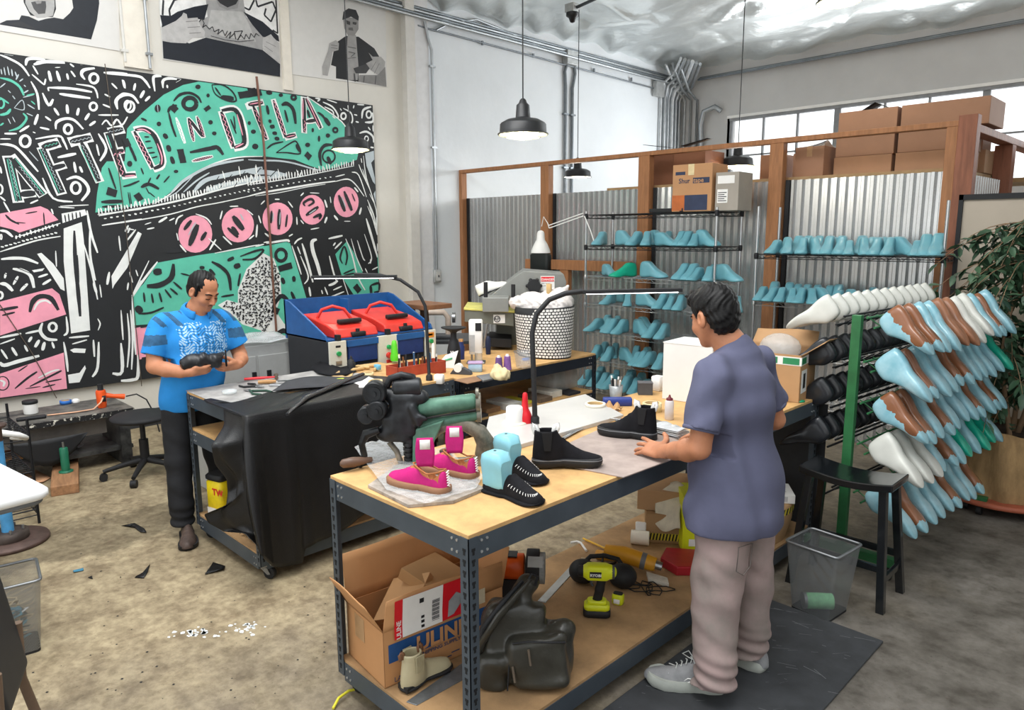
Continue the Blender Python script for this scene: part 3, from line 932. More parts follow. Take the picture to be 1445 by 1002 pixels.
V L C 26 0,560 100,560 250,580
V L C 18 0,600 200,590
K L C 5 30,600 80,530
K L C 5 130,600 200,530
W L C 6 45,520 60,590
W L C 6 190,540 205,600
W L C 6 310,545 330,590
W L G 4 0,75 150,55 330,18 450,0
W L G 12 470,350 560,330
W L G 9 250,385 270,360 300,345
W L G 9 500,395 515,375
W L G 9 510,415 555,370
W L G 22 395,355 365,370 370,430 400,520 420,600
W L G 14 300,380 330,480 370,630
W L G 8 270,400 290,450
W L G 9 290,460 340,590 315,640
W L G 9 235,395 270,500 295,580
W L G 10 475,460 500,560 520,620
W L G 14 470,650 500,640 530,620
W L G 12 345,660 355,720
W L G 8 445,660 465,710
W L G 8 425,680 432,705
W L G 8 500,680 555,655
W L G 8 470,730 570,690
W L G 5 560,600 600,720
W L G 9 580,350 620,450 650,570 670,620 705,680
W L G 6 615,350 650,470 690,560
W L G 7 655,360 690,470 705,490
W L G 7 700,320 740,440 745,490 725,510
W L G 14 712,220 745,330 785,470
W L G 8 740,480 740,510
W L G 7 750,550 800,530
W L G 8 720,100 760,200 790,310 830,325
W L G 6 720,140 770,260
W L G 6 705,540 720,570
W L G 6 808,380 820,430
T L G 5 820,450 835,590
K L G 12 560,510 545,470 570,400 590,460 580,520
K L G 10 565,575 635,545
K L G 8 570,585 640,570
K L G 34 640,650 670,690
K L G 14 740,650 820,635 810,680
K P G 760,690 830,680 830,750 770,720
W L G 6 800,720 825,690
K L G 18 740,650 745,710
K O G 165,455 34,38 18
K L G 34 150,545 235,520
K L G 22 170,600 185,640
K L G 22 245,590 250,625
K L G 18 230,690 260,760
K L G 24 110,790 160,720 200,740 220,810
K L G 34 110,800 150,820
K L G 14 205,865 260,860
K L G 26 130,970 180,940 220,960
K L E 26 120,415 160,410
K L E 20 215,375 205,440 150,475 90,480
K L E 6 250,420 290,430
K L E 8 215,460 255,495
K L E 8 200,490 235,520
K L E 8 175,495 205,535
K L E 8 148,510 160,555
K L E 8 112,515 120,560
K L E 8 75,510 80,555
K L E 26 40,575 65,605
K L E 8 50,610 110,605 170,580
K L E 20 350,385 350,400
K L E 14 395,365 440,390 475,430 485,500
K L E 14 385,400 410,430
K L E 14 470,360 500,345
K L E 9 530,340 600,315 640,310 600,350 540,355
K L E 20 500,390 530,380
K L E 9 530,420 520,480
K L E 8 440,530 500,520
K L E 14 470,640 500,670 520,720
K L E 22 560,715 590,730
K L E 14 180,320 270,310
K L E 8 60,675 110,660
W L E 5 100,360 20,525
W L E 9 140,365 60,470 22,530
W L E 5 20,530 25,660
W L E 5 410,325 540,300 620,285
W L E 5 640,275 668,270
W L E 5 380,255 440,310
W L D 5 625,500 630,640 640,760
K L E 14 265,215 300,170
K L E 22 290,290 330,190
K L E 14 345,265 370,225
V L E 5 285,240 320,180
K L E 14 470,205 520,250
K L E 24 495,150 545,215
K L E 18 490,200 520,240
V L E 6 530,140 545,170
K L G 14 105,170 100,250
K L G 22 155,160 150,290
K L G 12 205,195 195,275
V L G 5 160,180 155,260
V L G 5 115,180 112,240
K L G 14 320,140 310,120 355,95 375,115 340,140
K L G 20 325,200 405,145
V L G 6 345,190 390,160
K L G 16 370,215 420,195 410,225
K L G 22 535,70 575,175
K L G 22 570,45 620,170
V L G 6 555,80 580,150
K L G 8 620,60 640,110
W L E 6 225,190 235,160 260,145
W L E 6 320,140 370,160 395,190
W L E 8 385,310 415,260
W L E 7 245,285 275,320
W L E 5 230,230 238,265
W L E 5 480,105 520,103
W L E 6 445,125 435,165
W L E 7 448,245 490,285
W L E 5 560,120 590,145
W L E 8 610,190 605,250
W L E 6 570,260 595,240
W L E 9 145,180 185,155
W L E 6 90,212 125,205
W L E 4 80,190 110,180
W L E 5 195,172 220,160
W L E 10 15,300 60,230
W L E 6 0,230 10,205
W L E 5 0,210 30,215
W L G 7 35,130 60,105
W L G 7 125,97 155,97
W L G 8 210,110 240,150
W L G 8 265,210 268,260
W L G 7 240,320 215,335
W L G 10 60,315 100,345
W L G 8 20,200 35,250
W L G 7 290,75 310,55
W L G 5 350,55 410,58
W L G 12 445,100 460,150
W L G 12 460,210 445,250
W L G 6 410,280 355,290
W L G 7 290,230 310,255
W L G 12 505,200 530,230
W L G 6 480,80 485,120
W L G 10 635,20 660,50
W L G 12 680,150 668,195
W L G 5 570,238 610,238
W L G 12 70,380 200,360 215,372
W L G 8 0,400 55,385
'''
def mural():
    C = {'W': '#e9ebe9', 'K': '#25272b', 'T': '#5dbfa6', 'N': '#f2a0b4', 'V': '#b9c3c8', 't': '#2f5c54'}
    mats = [mat('mural_black', '#222427', .55, var=.12, sc=3)]+[mat('paint_'+k, C[k], .6, var=.07, sc=6) for k in 'WKTNVt']
    mi = {k: i+1 for i, k in enumerate('WKTNVt')}; g = MB()
    cor = [onx(0, 68, XM), onx(531, 148, XM), onx(545, 512, XM), onx(0, 562, XM)]
    y0, y1, zt, zb = -.2, 5.17, 3.42, .49
    g.box((XL+.02, y0, zb), (XM-.0005, y1, zt), 0)
    lev = 1; rd = random.Random(2)
    def pt(f, x, y):
        o = FRM[f]; q = onx(o[0]+x/o[2], o[1]+y/o[2], XM); return Vector((0, min(q[1], y1-.01), min(max(q[2], zb+.01), zt-.01)))
    def stroke(pts, w, m, X, taper=True, sm=True):
        P = []
        if sm and len(pts) > 2:
            for i in range(len(pts)-1):
                p0, p1, p2, p3 = pts[max(i-1, 0)], pts[i], pts[i+1], pts[min(i+2, len(pts)-1)]
                for k in range(4):
                    t = k/4; P.append(.5*((2*p1)+(-p0+p2)*t+(2*p0-5*p1+4*p2-p3)*t*t+(-p0+3*p1-3*p2+p3)*t**3))
            P.append(pts[-1])
        else:
            P = [pts[0]+(pts[-1]-pts[0])*i/5 for i in range(6)] if len(pts) == 2 else pts
        n = len(P); L = []
        for i, p in enumerate(P):
            t = P[min(i+1, n-1)]-P[max(i-1, 0)]; t.normalize() if t.length else None; nn = Vector((0, -t.z, t.y)); u = i/(n-1)
            ww = w*.6*(.93+.14*rd.random()); 
            if taper: ww *= (.45+.55*min(1, u*4))*(.6+.4*min(1, (1-u)*4))
            L.append((p+nn*ww, p-nn*ww))
        v = [Vector((X, q.y, q.z)) for ab in L for q in ab]
        g.add(v, [(2*i, 2*i+1, 2*i+3, 2*i+2) for i in range(n-1)], m)
    cnt = 0
    for line in MUR.strip().split('\n'):
        a = line.split(); c, k, f = a[:3]; cnt += 1
        X = XM+.0004+cnt*.000012
        if k == 'P':
            g.add([(X, p.y, p.z) for p in (pt(f, *map(float, s.split(','))) for s in a[3:])], [tuple(range(len(a)-3))], mi[c])
        elif k in 'LZ':
            w = float(a[3]); P = [pt(f, *map(float, s.split(','))) for s in a[4:]]
            sc = (pt(f, 100, 100)-pt(f, 100, 100+w)).length if False else None
            x_, y_ = map(float, a[4].split(',')); sc = (pt(f, x_, y_+10)-pt(f, x_, y_)).length/10
            if sc < 1e-5: sc = .01/FRM[f][2]
            if k == 'Z':
                d = (P[-1]-P[0]); n = max(4, int(d.length/(w*2.6*sc))); nn = Vector((0, -d.z, d.y)).normalized()*w*1.1*sc
                P = [P[0]+d*i/n+nn*(1 if i % 2 else -1) for i in range(n+1)]; stroke(P, w*sc*.7, mi[c], X, False, False)
            else: stroke(P, w*sc, mi[c], X, w < 30)
        elif k == 'O':
            cx, cy = map(float, a[3].split(',')); 
            if ',' not in a[4]: continue
            rx, ry = map(float, a[4].split(',')); w = float(a[5])
            ring = [pt(f, cx+rx*cos(t*pi/12), cy+ry*sin(t*pi/12)) for t in range(24)]
            if w == 0 or w > rx*1.1: g.add([(X, p.y, p.z) for p in ring], [tuple(range(24))], mi[c]); continue
            sc = (pt(f, cx, cy+10)-pt(f, cx, cy)).length/10
            stroke(ring+[ring[0]], w*sc, mi[c], X, False, False)
    # picket rows under the bridge
    def row(f, pts, n, h, c='W', w=.012, jit=.3):
        nonlocal cnt
        P = [pt(f, *p) for p in pts]; seg = [(P[i+1]-P[i]).length for i in range(len(P)-1)]; T = sum(seg)
        for k in range(n):
            s = T*k/n; i = 0
            while i < len(seg)-1 and s > seg[i]: s -= seg[i]; i += 1
            p = P[i]+(P[i+1]-P[i])*(s/seg[i]); hh = h*(1+jit*(rd.random()-.5)*2); stroke([p, p+Vector((0, (rd.random()-.5)*h*.5, hh))], w, mi[c], XM+.009, True)
    row('B', [(40, 925), (200, 895), (400, 860), (620, 815), (840, 750), (1046, 700)], 58, .05)
    row('C', [(0, 650), (130, 625), (330, 590), (480, 560), (690, 515)], 42, .06)
    row('B', [(80, 955), (260, 930), (480, 885), (700, 835), (1046, 760)], 30, .012, w=.02)
    row('C', [(0, 690), (250, 640), (560, 590)], 16, .012, w=.02)
    row('D', [(10, 265), (100, 240), (280, 195)], 14, .012, w=.02); row('D', [(75, 225), (285, 160)], 12, .03)
    # doodles inside the white map shape
    m1 = [(640, 335), (690, 360), (715, 430), (720, 520), (698, 600), (650, 700), (630, 680), (545, 650), (500, 610), (445, 570), (475, 552), (525, 570), (525, 500), (565, 405)]
    def inside(x, y, poly):
        c = False
        for i in range(len(poly)):
            (x1_, y1_), (x2_, y2_) = poly[i-1], poly[i]
            if (y1_ > y) != (y2_ > y) and x < (x2_-x1_)*(y-y1_)/(y2_-y1_)+x1_: c = not c
        return c
    rd = random.Random(5)
    for gy in range(335, 720, 15):
        for gx in range(440, 730, 15):
            x, y = gx+rd.uniform(-3, 3), gy+rd.uniform(-3, 3)
            if not inside(x, y, m1): continue
            a = rd.uniform(0, 2*pi); k = rd.random(); P = []
            if k < .5: P = [pt('E', x+6*cos(a+t), y+6*sin(a+t)) for t in (0, .8, 1.6, 2.4, 3.2)]
            elif k < .8: P = [pt('E', x+t*cos(a)+s_*sin(a), y+t*sin(a)-s_*cos(a)) for t, s_ in ((-6, 0), (-3, 4), (0, -3), (3, 4), (6, 0))]
            else: P = [pt('E', x-5*cos(a), y-5*sin(a)), pt('E', x+5*cos(a), y+5*sin(a))]
            stroke(P, .0085, mi['K'], XM+.0095, False)
    o = g.build('mural', mats); tag(o, 'huge black, teal and pink painted mural with hand lettering on the left wall', 'mural')
    tag(MB().tube([onx(362, 108, XM+.03), onx(372, 200, XM+.03), onx(391, 484, XM+.035), (XM+.04, float(onx(391, 484, XM+.035)[1])+.03, .02)], .013, 8).build('brown_pole', mat('copper_brown', '#7b5547', .45, .3)), 'thin brown pole standing upright in front of the mural', 'pole')
    # thin grey panel joints
    for px0, py0, px1, py1 in ((148, 90, 200, 545), (0, 430, 80, 562)):
        g = MB(); a, b = onx(px0, py0, XM+.012), onx(px1, py1, XM+.012); g.tube([a, (a+b)/2+np.array([0, .02, 0]), b], .004, 5); g.build('panel_joint', mat('joint', '#5b5148', .6), o)
mural()
# ================================================================ POSTERS
def poster(lb, corners, prims, name='poster', bgc='#d8d6d2', X=XL+.008):
    """flat photographic print: paper + shapes in greys"""
    g = MB(); mats = [mat('print_'+bgc[1:], bgc, .4, var=.02)]; cols = {}
    q = [onx(*c, X) for c in corners]
    g.add([tuple(p) for p in q]+[(X-.004, p[1], p[2]) for p in q], [(0, 1, 2, 3), (7, 6, 5, 4), (0, 4, 5, 1), (1, 5, 6, 2), (2, 6, 7, 3), (3, 7, 4, 0)])
    for i, pr_ in enumerate(prims):
        c, k, f, *r = pr_.split(); 
        if c not in cols: cols[c] = len(mats); mats.append(mat('ink_'+c, '#'+c, .45, var=.1, sc=14))
        XX = X+.0006+i*.00025; o = FRM[f]; pt = lambda x, y: Vector(onx(o[0]+x/o[2], o[1]+y/o[2], XX))
        if k == 'P': g.add([pt(*map(float, s_.split(','))) for s_ in r], [tuple(range(len(r)))], cols[c])
        elif k == 'O':
            cx, cy = map(float, r[0].split(',')); rx, ry = map(float, r[1].split(',')); g.add([pt(cx+rx*cos(t*pi/10), cy+ry*sin(t*pi/10)) for t in range(20)], [tuple(range(20))], cols[c])
        else:
            w = float(r[0])/o[2]*.0085; P = [pt(*map(float, s_.split(','))) for s_ in r[1:]]
            for a, b in zip(P, P[1:]):
                d = (b-a); nn = Vector((0, -d.z, d.y)).normalized()*w/2; g.add([a+nn, a-nn, b-nn, b+nn], [(0, 1, 2, 3)], cols[c])
    return tag(g.build(name, mats), lb, 'poster')
poster('poster of a bearded man in a dark hood raising an arm', [(0, -80), (166, -62), (169, 72), (-8, 42)], [
 '20242b P Q -20,215 60,180 170,175 190,135 255,145 330,180 480,155 560,170 620,115 650,70 630,-60 870,-90 880,30 860,180 808,350',
 '15171b P Q 200,-100 210,20 250,100 270,135 340,150 470,150 497,80 490,0 470,-100', 'a9a8a6 P Q 225,-90 225,30 260,100 330,160 400,155 470,140 485,60 480,-90',
 'cfcfcd P Q 255,130 340,185 470,150 400,165 330,158', '4a4a4b P Q 275,20 300,80 340,125 400,120 410,60 405,10 340,5', '8d8b8a P Q 310,10 325,35 365,30 370,5', '2a2b2e P Q 60,215 190,190 330,260 200,240'])
poster('poster of a bare tattooed chest with fists pulling a dark jacket open', [(219, -70), (391, -52), (397, 108), (230, 84)], [
 'e4e3e1 P R 25,0 740,0 740,250 25,160', '2b2c30 L R 9 90,130 80,60 110,0 180,-20', '2b2c30 L R 9 40,90 45,0', '2b2c30 L R 9 520,40 560,60 590,0', '2b2c30 L R 9 600,0 610,40 700,10 720,60 690,130 650,90 660,50', '2b2c30 L R 8 720,0 730,200 700,180',
 '9b9a99 P R 300,0 525,0 540,100 640,190 690,230 640,300 290,220 250,130 310,100', '8a8988 P R 360,0 500,0 490,50 430,60 380,40', '2e2e30 P R 360,-10 500,-10 480,25 430,45 385,20',
 'b0afad P R 330,60 520,70 560,150 600,250 400,220 310,160', '1c2029 P R 25,90 90,95 130,70 230,40 315,25 290,120 230,110 150,130 40,165', '1c2029 P R 525,70 640,130 735,215 740,250 690,230 640,220 580,150',
 '20242c P R 35,150 45,350 745,460 745,385 640,300 300,225 200,260 60,200', 'b5b3b1 P R 35,165 120,125 155,95 165,75 185,85 190,110 250,105 265,150 295,190 290,225 220,225 180,260 90,255 40,245',
 '7c7a79 L R 3 180,130 250,125', '7c7a79 L R 3 190,165 265,160', '7c7a79 L R 3 200,200 270,195', 'b5b3b1 P R 640,230 690,205 705,225 740,260 745,385 690,340 640,290', '7c7a79 L R 3 660,250 720,280', '7c7a79 L R 3 650,275 700,310',
 '333336 L R 4 260,130 275,110 290,140 280,165 300,150 320,175 340,160 350,190 380,175 370,205 400,180 415,215 430,185', '333336 L R 4 420,225 450,190 440,230 470,200 480,235 470,190 520,185 490,240 510,210 530,235 540,205 560,235 570,200 590,225 600,200 620,215', '444447 L R 3 330,215 420,240 500,250 590,240'])
poster('poster of a man in a cap standing against pale paper with one hand raised', [(404, -60), (543, -40), (546, 123), (412, 105)], [
 '17181b P R 1075,260 1140,215 1215,220 1310,290 1340,340 1250,400 1215,400 1215,490 1080,470 1080,400 1050,390', '9a9896 P R 1150,205 1200,210 1215,400 1210,480 1150,480 1145,300', '8e8c8a P R 1120,100 1215,110 1215,175 1190,215 1150,210 1130,170',
 '2c2c2f P R 1118,120 1125,70 1155,50 1200,60 1217,100 1215,125 1170,100', '3b3a3a P R 1140,120 1165,130 1165,150 1145,145', '3b3a3a P R 1180,130 1205,135 1200,150 1180,145', '5b5958 P R 1155,165 1180,165 1185,185 1155,180',
 'a3a19f P R 1040,260 1080,240 1098,260 1095,300 1060,310 1050,370 1030,455 1000,450 997,400 1030,310', '6a6867 L R 3 1050,270 1090,275', '6a6867 L R 3 1050,285 1090,292', '555352 L R 4 1150,280 1200,290', '555352 L R 4 1155,310 1195,320 1170,340', '555352 L R 3 1150,350 1200,345',
 '3a3a3b P R 1185,410 1270,380 1290,400 1260,440 1200,440', 'a3a19f P R 1275,315 1300,340 1350,340 1375,370 1370,420 1330,450 1290,420 1260,380 1300,360', '6a6867 L R 3 1320,370 1290,420', '6a6867 L R 3 1340,380 1310,440', '7f7d7b P R 1220,450 1330,450 1375,400 1383,520 1215,490', '3a3a3b L R 5 1250,455 1245,495', '3a3a3b L R 5 1320,455 1315,505', '3a3a3b L R 8 1190,440 1195,490'])
# ================================================================ WORK BENCHES
M_steel = mat('bench_steel', '#4d565f', .45, .35, var=.12, sc=5); M_steel2 = mat('bench_steel_dark', '#262d38', .5, .3, var=.12, sc=5)
M_osb = mat('particle_board', '#c9a06a', .7, var=.16, sc=9, det=9, bump=.001, bsc=120); M_osb2 = mat('particle_board_worn', '#a3825c', .75, var=.3, sc=4, det=9, bump=.001, bsc=100)
M_dark = mat('slot_dark', '#141517', .8, var=0); M_zinc = mat('bolt_zinc', '#c8cacc', .3, .8, var=.05); M_rub = mat('black_rubber', '#1b1b1d', .6, var=.1)
def angle_leg(par, x, y, sx, sy, h, m, slots=True):
    """L-shaped slotted upright; sx, sy = side the flanges point to"""
    g = MB(); w, t = .042, .003
    g.box((min(x, x+sx*w), min(y, y+sy*t), .09), (max(x, x+sx*w), max(y, y+sy*t), h), 0)
    g.box((min(x, x+sx*t), min(y, y+sy*w), .09), (max(x, x+sx*t), max(y, y+sy*w), h), 0)
    if slots:
        z = .13
        while z < h-.02:
            cx = x+sx*w*.5; e = y-sy*.0012; r = .0065
            for (q, hh) in ((.0075, .006), (.0045, .013)):
                g.box((cx-q, min(e, e+sy*.001), z-hh if q < .006 else z), (cx+q, max(e, e+sy*.001), z if q < .006 else z+hh*1.6), 1)
                cy = y+sy*w*.5; f = x-sx*.0012
                g.box((min(f, f+sx*.001), cy-q, z-hh if q < .006 else z), (max(f, f+sx*.001), cy+q, z if q < .006 else z+hh*1.6), 1)
            z += .0381
    o = g.build('leg', [m, M_dark], par)
    return o
def caster(par, x, y, rz=0, h=.09):
    g = MB(); c, s_ = cos(rz), sin(rz)
    g.cbox((x, y, h-.005), (.07, .07, .01)); g.lathe([(.022, h-.03), (.02, h-.008)], (x, y, 0), 12)
    for q in (-1, 1): g.add([(x+c*a-s_*q*.02, y+s_*a+c*q*.02, z) for a, z in ((-.02, h-.02), (.025, h-.02), (.045, .034), (.025, .03))], [(0, 1, 2, 3)])
    o = g.build('caster', mat('caster_zinc', '#9a9c9e', .35, .8), par, solid=.003)
    w = MB(); a = Vector((x+c*.03, y+s_*.03, .036)); d = Vector((-s_, c, 0)); w.tube([a-d*.014, a-d*.011, a+d*.011, a+d*.014], [.03, .0355, .0355, .03], 18); w.build('wheel', M_rub, o)
def bench(x0, x1, y0, y1, zt, lb, mids=(), steel=None, top=None, zs=.16, name='workbench', legs_mid=True):
    t = thing(name, lb, 'workbench', (x0, y0, 0)); W, D = x1-x0, y1-y0; m = steel or M_steel; top = top or M_osb
    g = MB(); g.box((.004, .004, zt-.016), (W-.004, D-.004, zt)); g.build('tabletop', top, t, bevel=.002)
    def frame(z, nm):
        g = MB(); hh = .082; e = .0045
        for a, b in (((.04, e, z-hh), (W-.04, e+.012, z)), ((.04, D-.016, z-hh), (W-.04, D-e, z)), ((e, .04, z-hh), (e+.012, D-.04, z)), ((W-.016, .04, z-hh), (W-e, D-.04, z))): g.box(a, b)
        for bx in (.06, .085):
            for zz in (z-.02, z-.06):
                for xx in (bx, W-bx): g.cyl((xx, e+.002, zz), (xx, e-.003, zz), .005, n=8, mi=1)
                for yy in (bx, D-bx): g.cyl((W-e-.002, yy, zz), (W-e+.003, yy, zz), .005, n=8, mi=1)
        return g.build(nm, [m, M_zinc], t)
    frame(zt-.012, 'top_frame')
    for z in (zs,)+tuple(mids):
        frame(z-.012, 'shelf_frame'); g = MB(); g.box((.008, .008, z-.014), (W-.008, D-.008, z)); g.build('shelf', M_osb2 if z == zs else M_osb, t)
    for xx, sx in ((0, 1), (W, -1)):
        for yy, sy in ((0, 1), (D, -1)): angle_leg(t, xx, yy, sx, sy, zt-.012, m); caster(t, xx+sx*.045, yy+sy*.045, rad(30))
    if legs_mid:
        for xx, sx in ((0, 1), (W, -1)): angle_leg(t, xx, D/2, sx, 1, zt-.012, m, slots=False)
    return t
ZT = .95
BR = bench(-2.47, -1.63, 1.42, 4.14, ZT, 'long grey steel workbench with particle board top, nearest the camera, shoes on it', legs_mid=False)
BL = bench(-4.49, -3.61, 1.63, 3.05, ZT, 'steel workbench with black leather draped over it, beside the man in blue', mids=(.72,), legs_mid=False)
BB = bench(-4.49, -3.61, 3.09, 4.56, .93, 'dark steel workbench behind the leather bench, basket and clutter on top', mids=(.62,), steel=M_steel2, legs_mid=False)
# ---------------------------------------------------------------- small helpers for things on benches
def slab(name, lb, cat, pxs, z0, z1, m, bevel=.002, group=None):
    P = [onz(x, y, z1) for x, y in pxs]; c = sum(P)/len(P); t = MB().pz([(p[0]-c[0], p[1]-c[1]) for p in P], 0, z1-z0).build(name, m, bevel=bevel)
    t.location = (c[0], c[1], z0); return tag(t, lb, cat, group)
def at(x, y, z): return Vector([float(q) for q in onz(x, y, z)])
slab('marble_slab', 'long white marble slab on the near bench, tape roll lying on it', 'slab', [(684, 614), (690, 588), (826, 556), (880, 585), (724, 630)], ZT, ZT+.02, mat('marble', '#c2c0bc', .3, var=.05, sc=6))
slab('cutting_board', 'worn grey pink cutting board under the hand of the man in purple', 'board', [(735, 655), (880, 590), (985, 632), (948, 648), (880, 673), (790, 655)], ZT, ZT+.006, mat('cutting_board', '#a2938c', .7, var=.18, sc=8))
slab('grey_board', 'small worn stone board under the pink sneakers', 'board', [(519, 684), (576, 712), (640, 706), (684, 688), (622, 655), (560, 655)], ZT, ZT+.014, mat('worn_board', '#9d9389', .8, var=.35, sc=18))
# ---------------------------------------------------------------- shoes
def hwf(u):
    K = [(0, 0), (.02, .42), (.06, .64), (.14, .75), (.28, .73), (.42, .72), (.58, .88), (.72, 1), (.84, .97), (.92, .83), (.965, .62), (.99, .35), (1, 0)]
    for (a, p), (b, q) in zip(K, K[1:]):
        if u <= b: return p+(q-p)*(u-a)/(b-a)
    return 0
def sole_outline(L, W, n=28, off=0., skew=.012):
    up = []; 
    for i in range(n+1):
        u = .5-.5*cos(pi*i/n); x = u*L; c = skew*sin(pi*u)*(1 if u > .4 else .3)
        up.append((x+off*(2*u-1), c, hwf(u)*W/2+off))
    return [(x, c-w) for x, c, w in up]+[(x, c+w) for x, c, w in reversed(up)]
def lerpt(K, u):
    for (a, p), (b, q) in zip(K, K[1:]):
        if u <= b: return p+(q-p)*(u-a)/(b-a)
    return K[-1][1]
def shoe(name, lb, loc, rz, L, W, prof, upm, solem, sole_h=.022, group=None, shaft=None, cut=None, tilt=(0, 0), res=.0032, extra=None, upfn=None, heel=None, cat='shoe', arch=0.):
    """toe points to +x; prof: height of the upper above ground along the length"""
    t = thing(name, lb, cat, loc, 0, group, rot=(tilt[0], tilt[1], rz))
    S = SDF((-.03, -.075, -.01), (L+.03, .075, (shaft[2] if shaft else .13)+.03), res); N = 12
    for i in range(N+1):
        u = .09+.84*i/N; w = hwf(u)*W/2*.84; h = lerpt(prof, u)
        S.ell((u*L, .012*sin(pi*u)*(1 if u > .4 else .3), sole_h*.5), (L/N*1.15, w, max(.01, h-sole_h*.5)), .012 if i else 0)
    if shaft:
        x0, rx, z1, lean, fac = shaft; S.cone((x0+.01, 0, .05), (x0+lean, 0, z1-.01), rx, rx*1.02, .03, sq=((0, 1, 0), fac)); S.plane((0, 0, z1), (0, 0, 1))
    if cut:
        for a, b, r, f in cut: S.cone(a, b, r, r, .004, cut=True, sq=((0, 1, 0), f))
    S.plane((0, 0, sole_h*.45), (0, 0, -1))
    S.build('upper', upm, t, smooth=2, fn=upfn)
    g = MB(); o1 = sole_outline(L, W, off=.005); o0 = sole_outline(L, W, off=.002); n = len(o1)
    def zb(x): u = x/L; return arch*max(0, 1-abs(u-.38)/.14)+.012*max(0, (u-.82)/.18)**2
    g.loft([[(x*.985+.002, y*.95, zb(x)) for x, y in o0], [(x, y, zb(x)+.003) for x, y in o1], [(x, y, sole_h-.003+.008*max(0, x/L-.85)) for x, y in o1], [(x*.99, y*.96, sole_h+.008*max(0, x/L-.85)) for x, y in o0]], sm=True)
    g.build('sole', solem, t)
    if extra: extra(t)
    return t
M_pink = mat('pink_suede', '#b5106c', .75, var=.14, sc=14, bump=.0006, bsc=200); M_gum = mat('gum_rubber', '#8e6549', .6, var=.06); M_brn = mat('tan_lining', '#a5653a', .8, var=.15, sc=30)
M_bsu = mat('black_suede', '#16161a', .85, var=.25, sc=20, bump=.0004, bsc=300, spec=.25); M_blu = mat('last_blue', '#6ba6b3', .35, var=.07, sc=6, coat=.1); M_blusky = mat('last_sky', '#86c3d2', .4, var=.05)
M_wht = mat('white_matte', '#ecebe8', .55, var=.03)
def frm(pts, n=16):
    return pts
def sneaker(lb, loc, rz, grp, tongue):
    L, W = .275, .1
    def ex(t):
        g = MB(); g.grid(lambda u, v: (.105+.035*u-.045*u*u*0, (v-.5)*(.06+.012*sin(pi*u)), .085+.10*u), 8, 6)
        tn = thing_off(g, 'tongue', M_pink, t, (.0, 0, 0), .007, tongue)
        q = MB(); q.box((.150, -.022, .165), (.1525, .022, .19)); 
        g = MB(); g.grid(lambda u, v: (.1285+.0*u+.006*u, (v-.5)*.038, .145+.036*u), 2, 2); thing_off(g, 'tongue_label', M_wht, t, (-.004, .004, .0), .002, tongue)
        g = MB()
        for k in range(6):
            g.cbox((-.005+.0009*k, 0, .032+.0095*k), (.004, .014, .003), R=rotm(rad(25))); g.cbox((-.005+.0009*k, 0, .037+.0095*k), (.004, .014, .002), R=rotm(rad(-25)))
        g.build('heel_stitching', M_wht, t)
        g = MB(); g.tube([(.02, 0, .083), (.03, .028, .081), (.07, .034, .071), (.11, .03, .083), (.14, .02, .09), (.165, 0, .088), (.14, -.02, .09), (.11, -.03, .083), (.07, -.034, .071), (.03, -.028, .081)], .0032, 6, closed=True); g.build('collar_edge', M_brn, t)
    def fn(C): 
        return ((C[:, 2] > .02) & (np.abs(C[:, 1]) < .0275-.03*np.clip(C[:, 0]-.1, 0, 1)) & (C[:, 0] > .022) & (C[:, 0] < .158) & (C[:, 2] < .088)).astype(int)
    prof = [(0, .083), (.1, .085), (.25, .076), (.4, .09), (.55, .086), (.7, .064), (.85, .048), (1, .036)]
    return shoe('pink_sneaker', lb, loc, rz, L, W, prof, [M_pink, M_brn], M_gum, .027, grp, cut=[((.055, 0, .055), (.055, 0, .2), .032, .8), ((.1, 0, .06), (.15, 0, .2), .028, .8)], extra=ex, upfn=fn, arch=.004)
def thing_off(g, name, m, par, off, th, tilt=0.):
    c = Vector((.105, 0, .085)); R = rotm(0, 0, rad(-50))@rotm(0, tilt, 0); g.v = [tuple(R@(Vector(p)-c)+c+Vector(off)) for p in g.v]
    return g.build(name, m, par, solid=th)
def heading(p0, p1, z): a, b = at(*p0, z), at(*p1, z); return math.atan2(b.y-a.y, b.x-a.x)
zb = ZT+.016
p = at(632, 697, zb); hd = heading((634, 690), (545, 668), zb)
sneaker('bright pink suede sneaker with gum sole, nearer one of the pair on the bench', p, hd, None, rad(-12))
p = at(672, 676, zb); sneaker('bright pink suede sneaker with gum sole, farther one of the pair on the bench', p+Vector((0, .0, 0)), heading((672, 672), (600, 655), zb), None, rad(-5))
# moccasins standing on their lasts
last_st = [(0, .01, .010, .015, .010, .075), (.008, .004, .020, .026, .017, .118), (.03, 0, .028, .033, .021, .128), (.06, 0, .028, .033, .022, .130), (.095, .004, .026, .032, .022, .128), (.115, .008, .026, .033, .020, .108), (.14, .006, .032, .038, .020, .088), (.17, .002, .040, .044, .022, .068), (.2, 0, .044, .047, .024, .054), (.235, .002, .040, .043, .022, .042), (.26, .008, .026, .030, .016, .030), (.27, .012, .006, .010, .006, .018)]
def last_rings(st=last_st, zs=1., ys=1.):
    R_ = []
    for x, z0, bw, mw, tw, h in st:
        h *= zs; tw *= 1.35; bw *= 1.06; m = z0+(h-z0)*.35; u = z0+(h-z0)*.8
        P = [(bw, z0), (mw*.98, z0+(m-z0)*.45), (mw, m), (mw*.5+tw*.52, (m+u)/2), (tw*1.08, u), (tw*.85, h-.003), (tw*.5, h)]
        P = [(a*ys, b) for a, b in P]
        R_.append([(x, a, b) for a, b in P]+[(x, -a, b) for a, b in reversed(P)])
    return R_
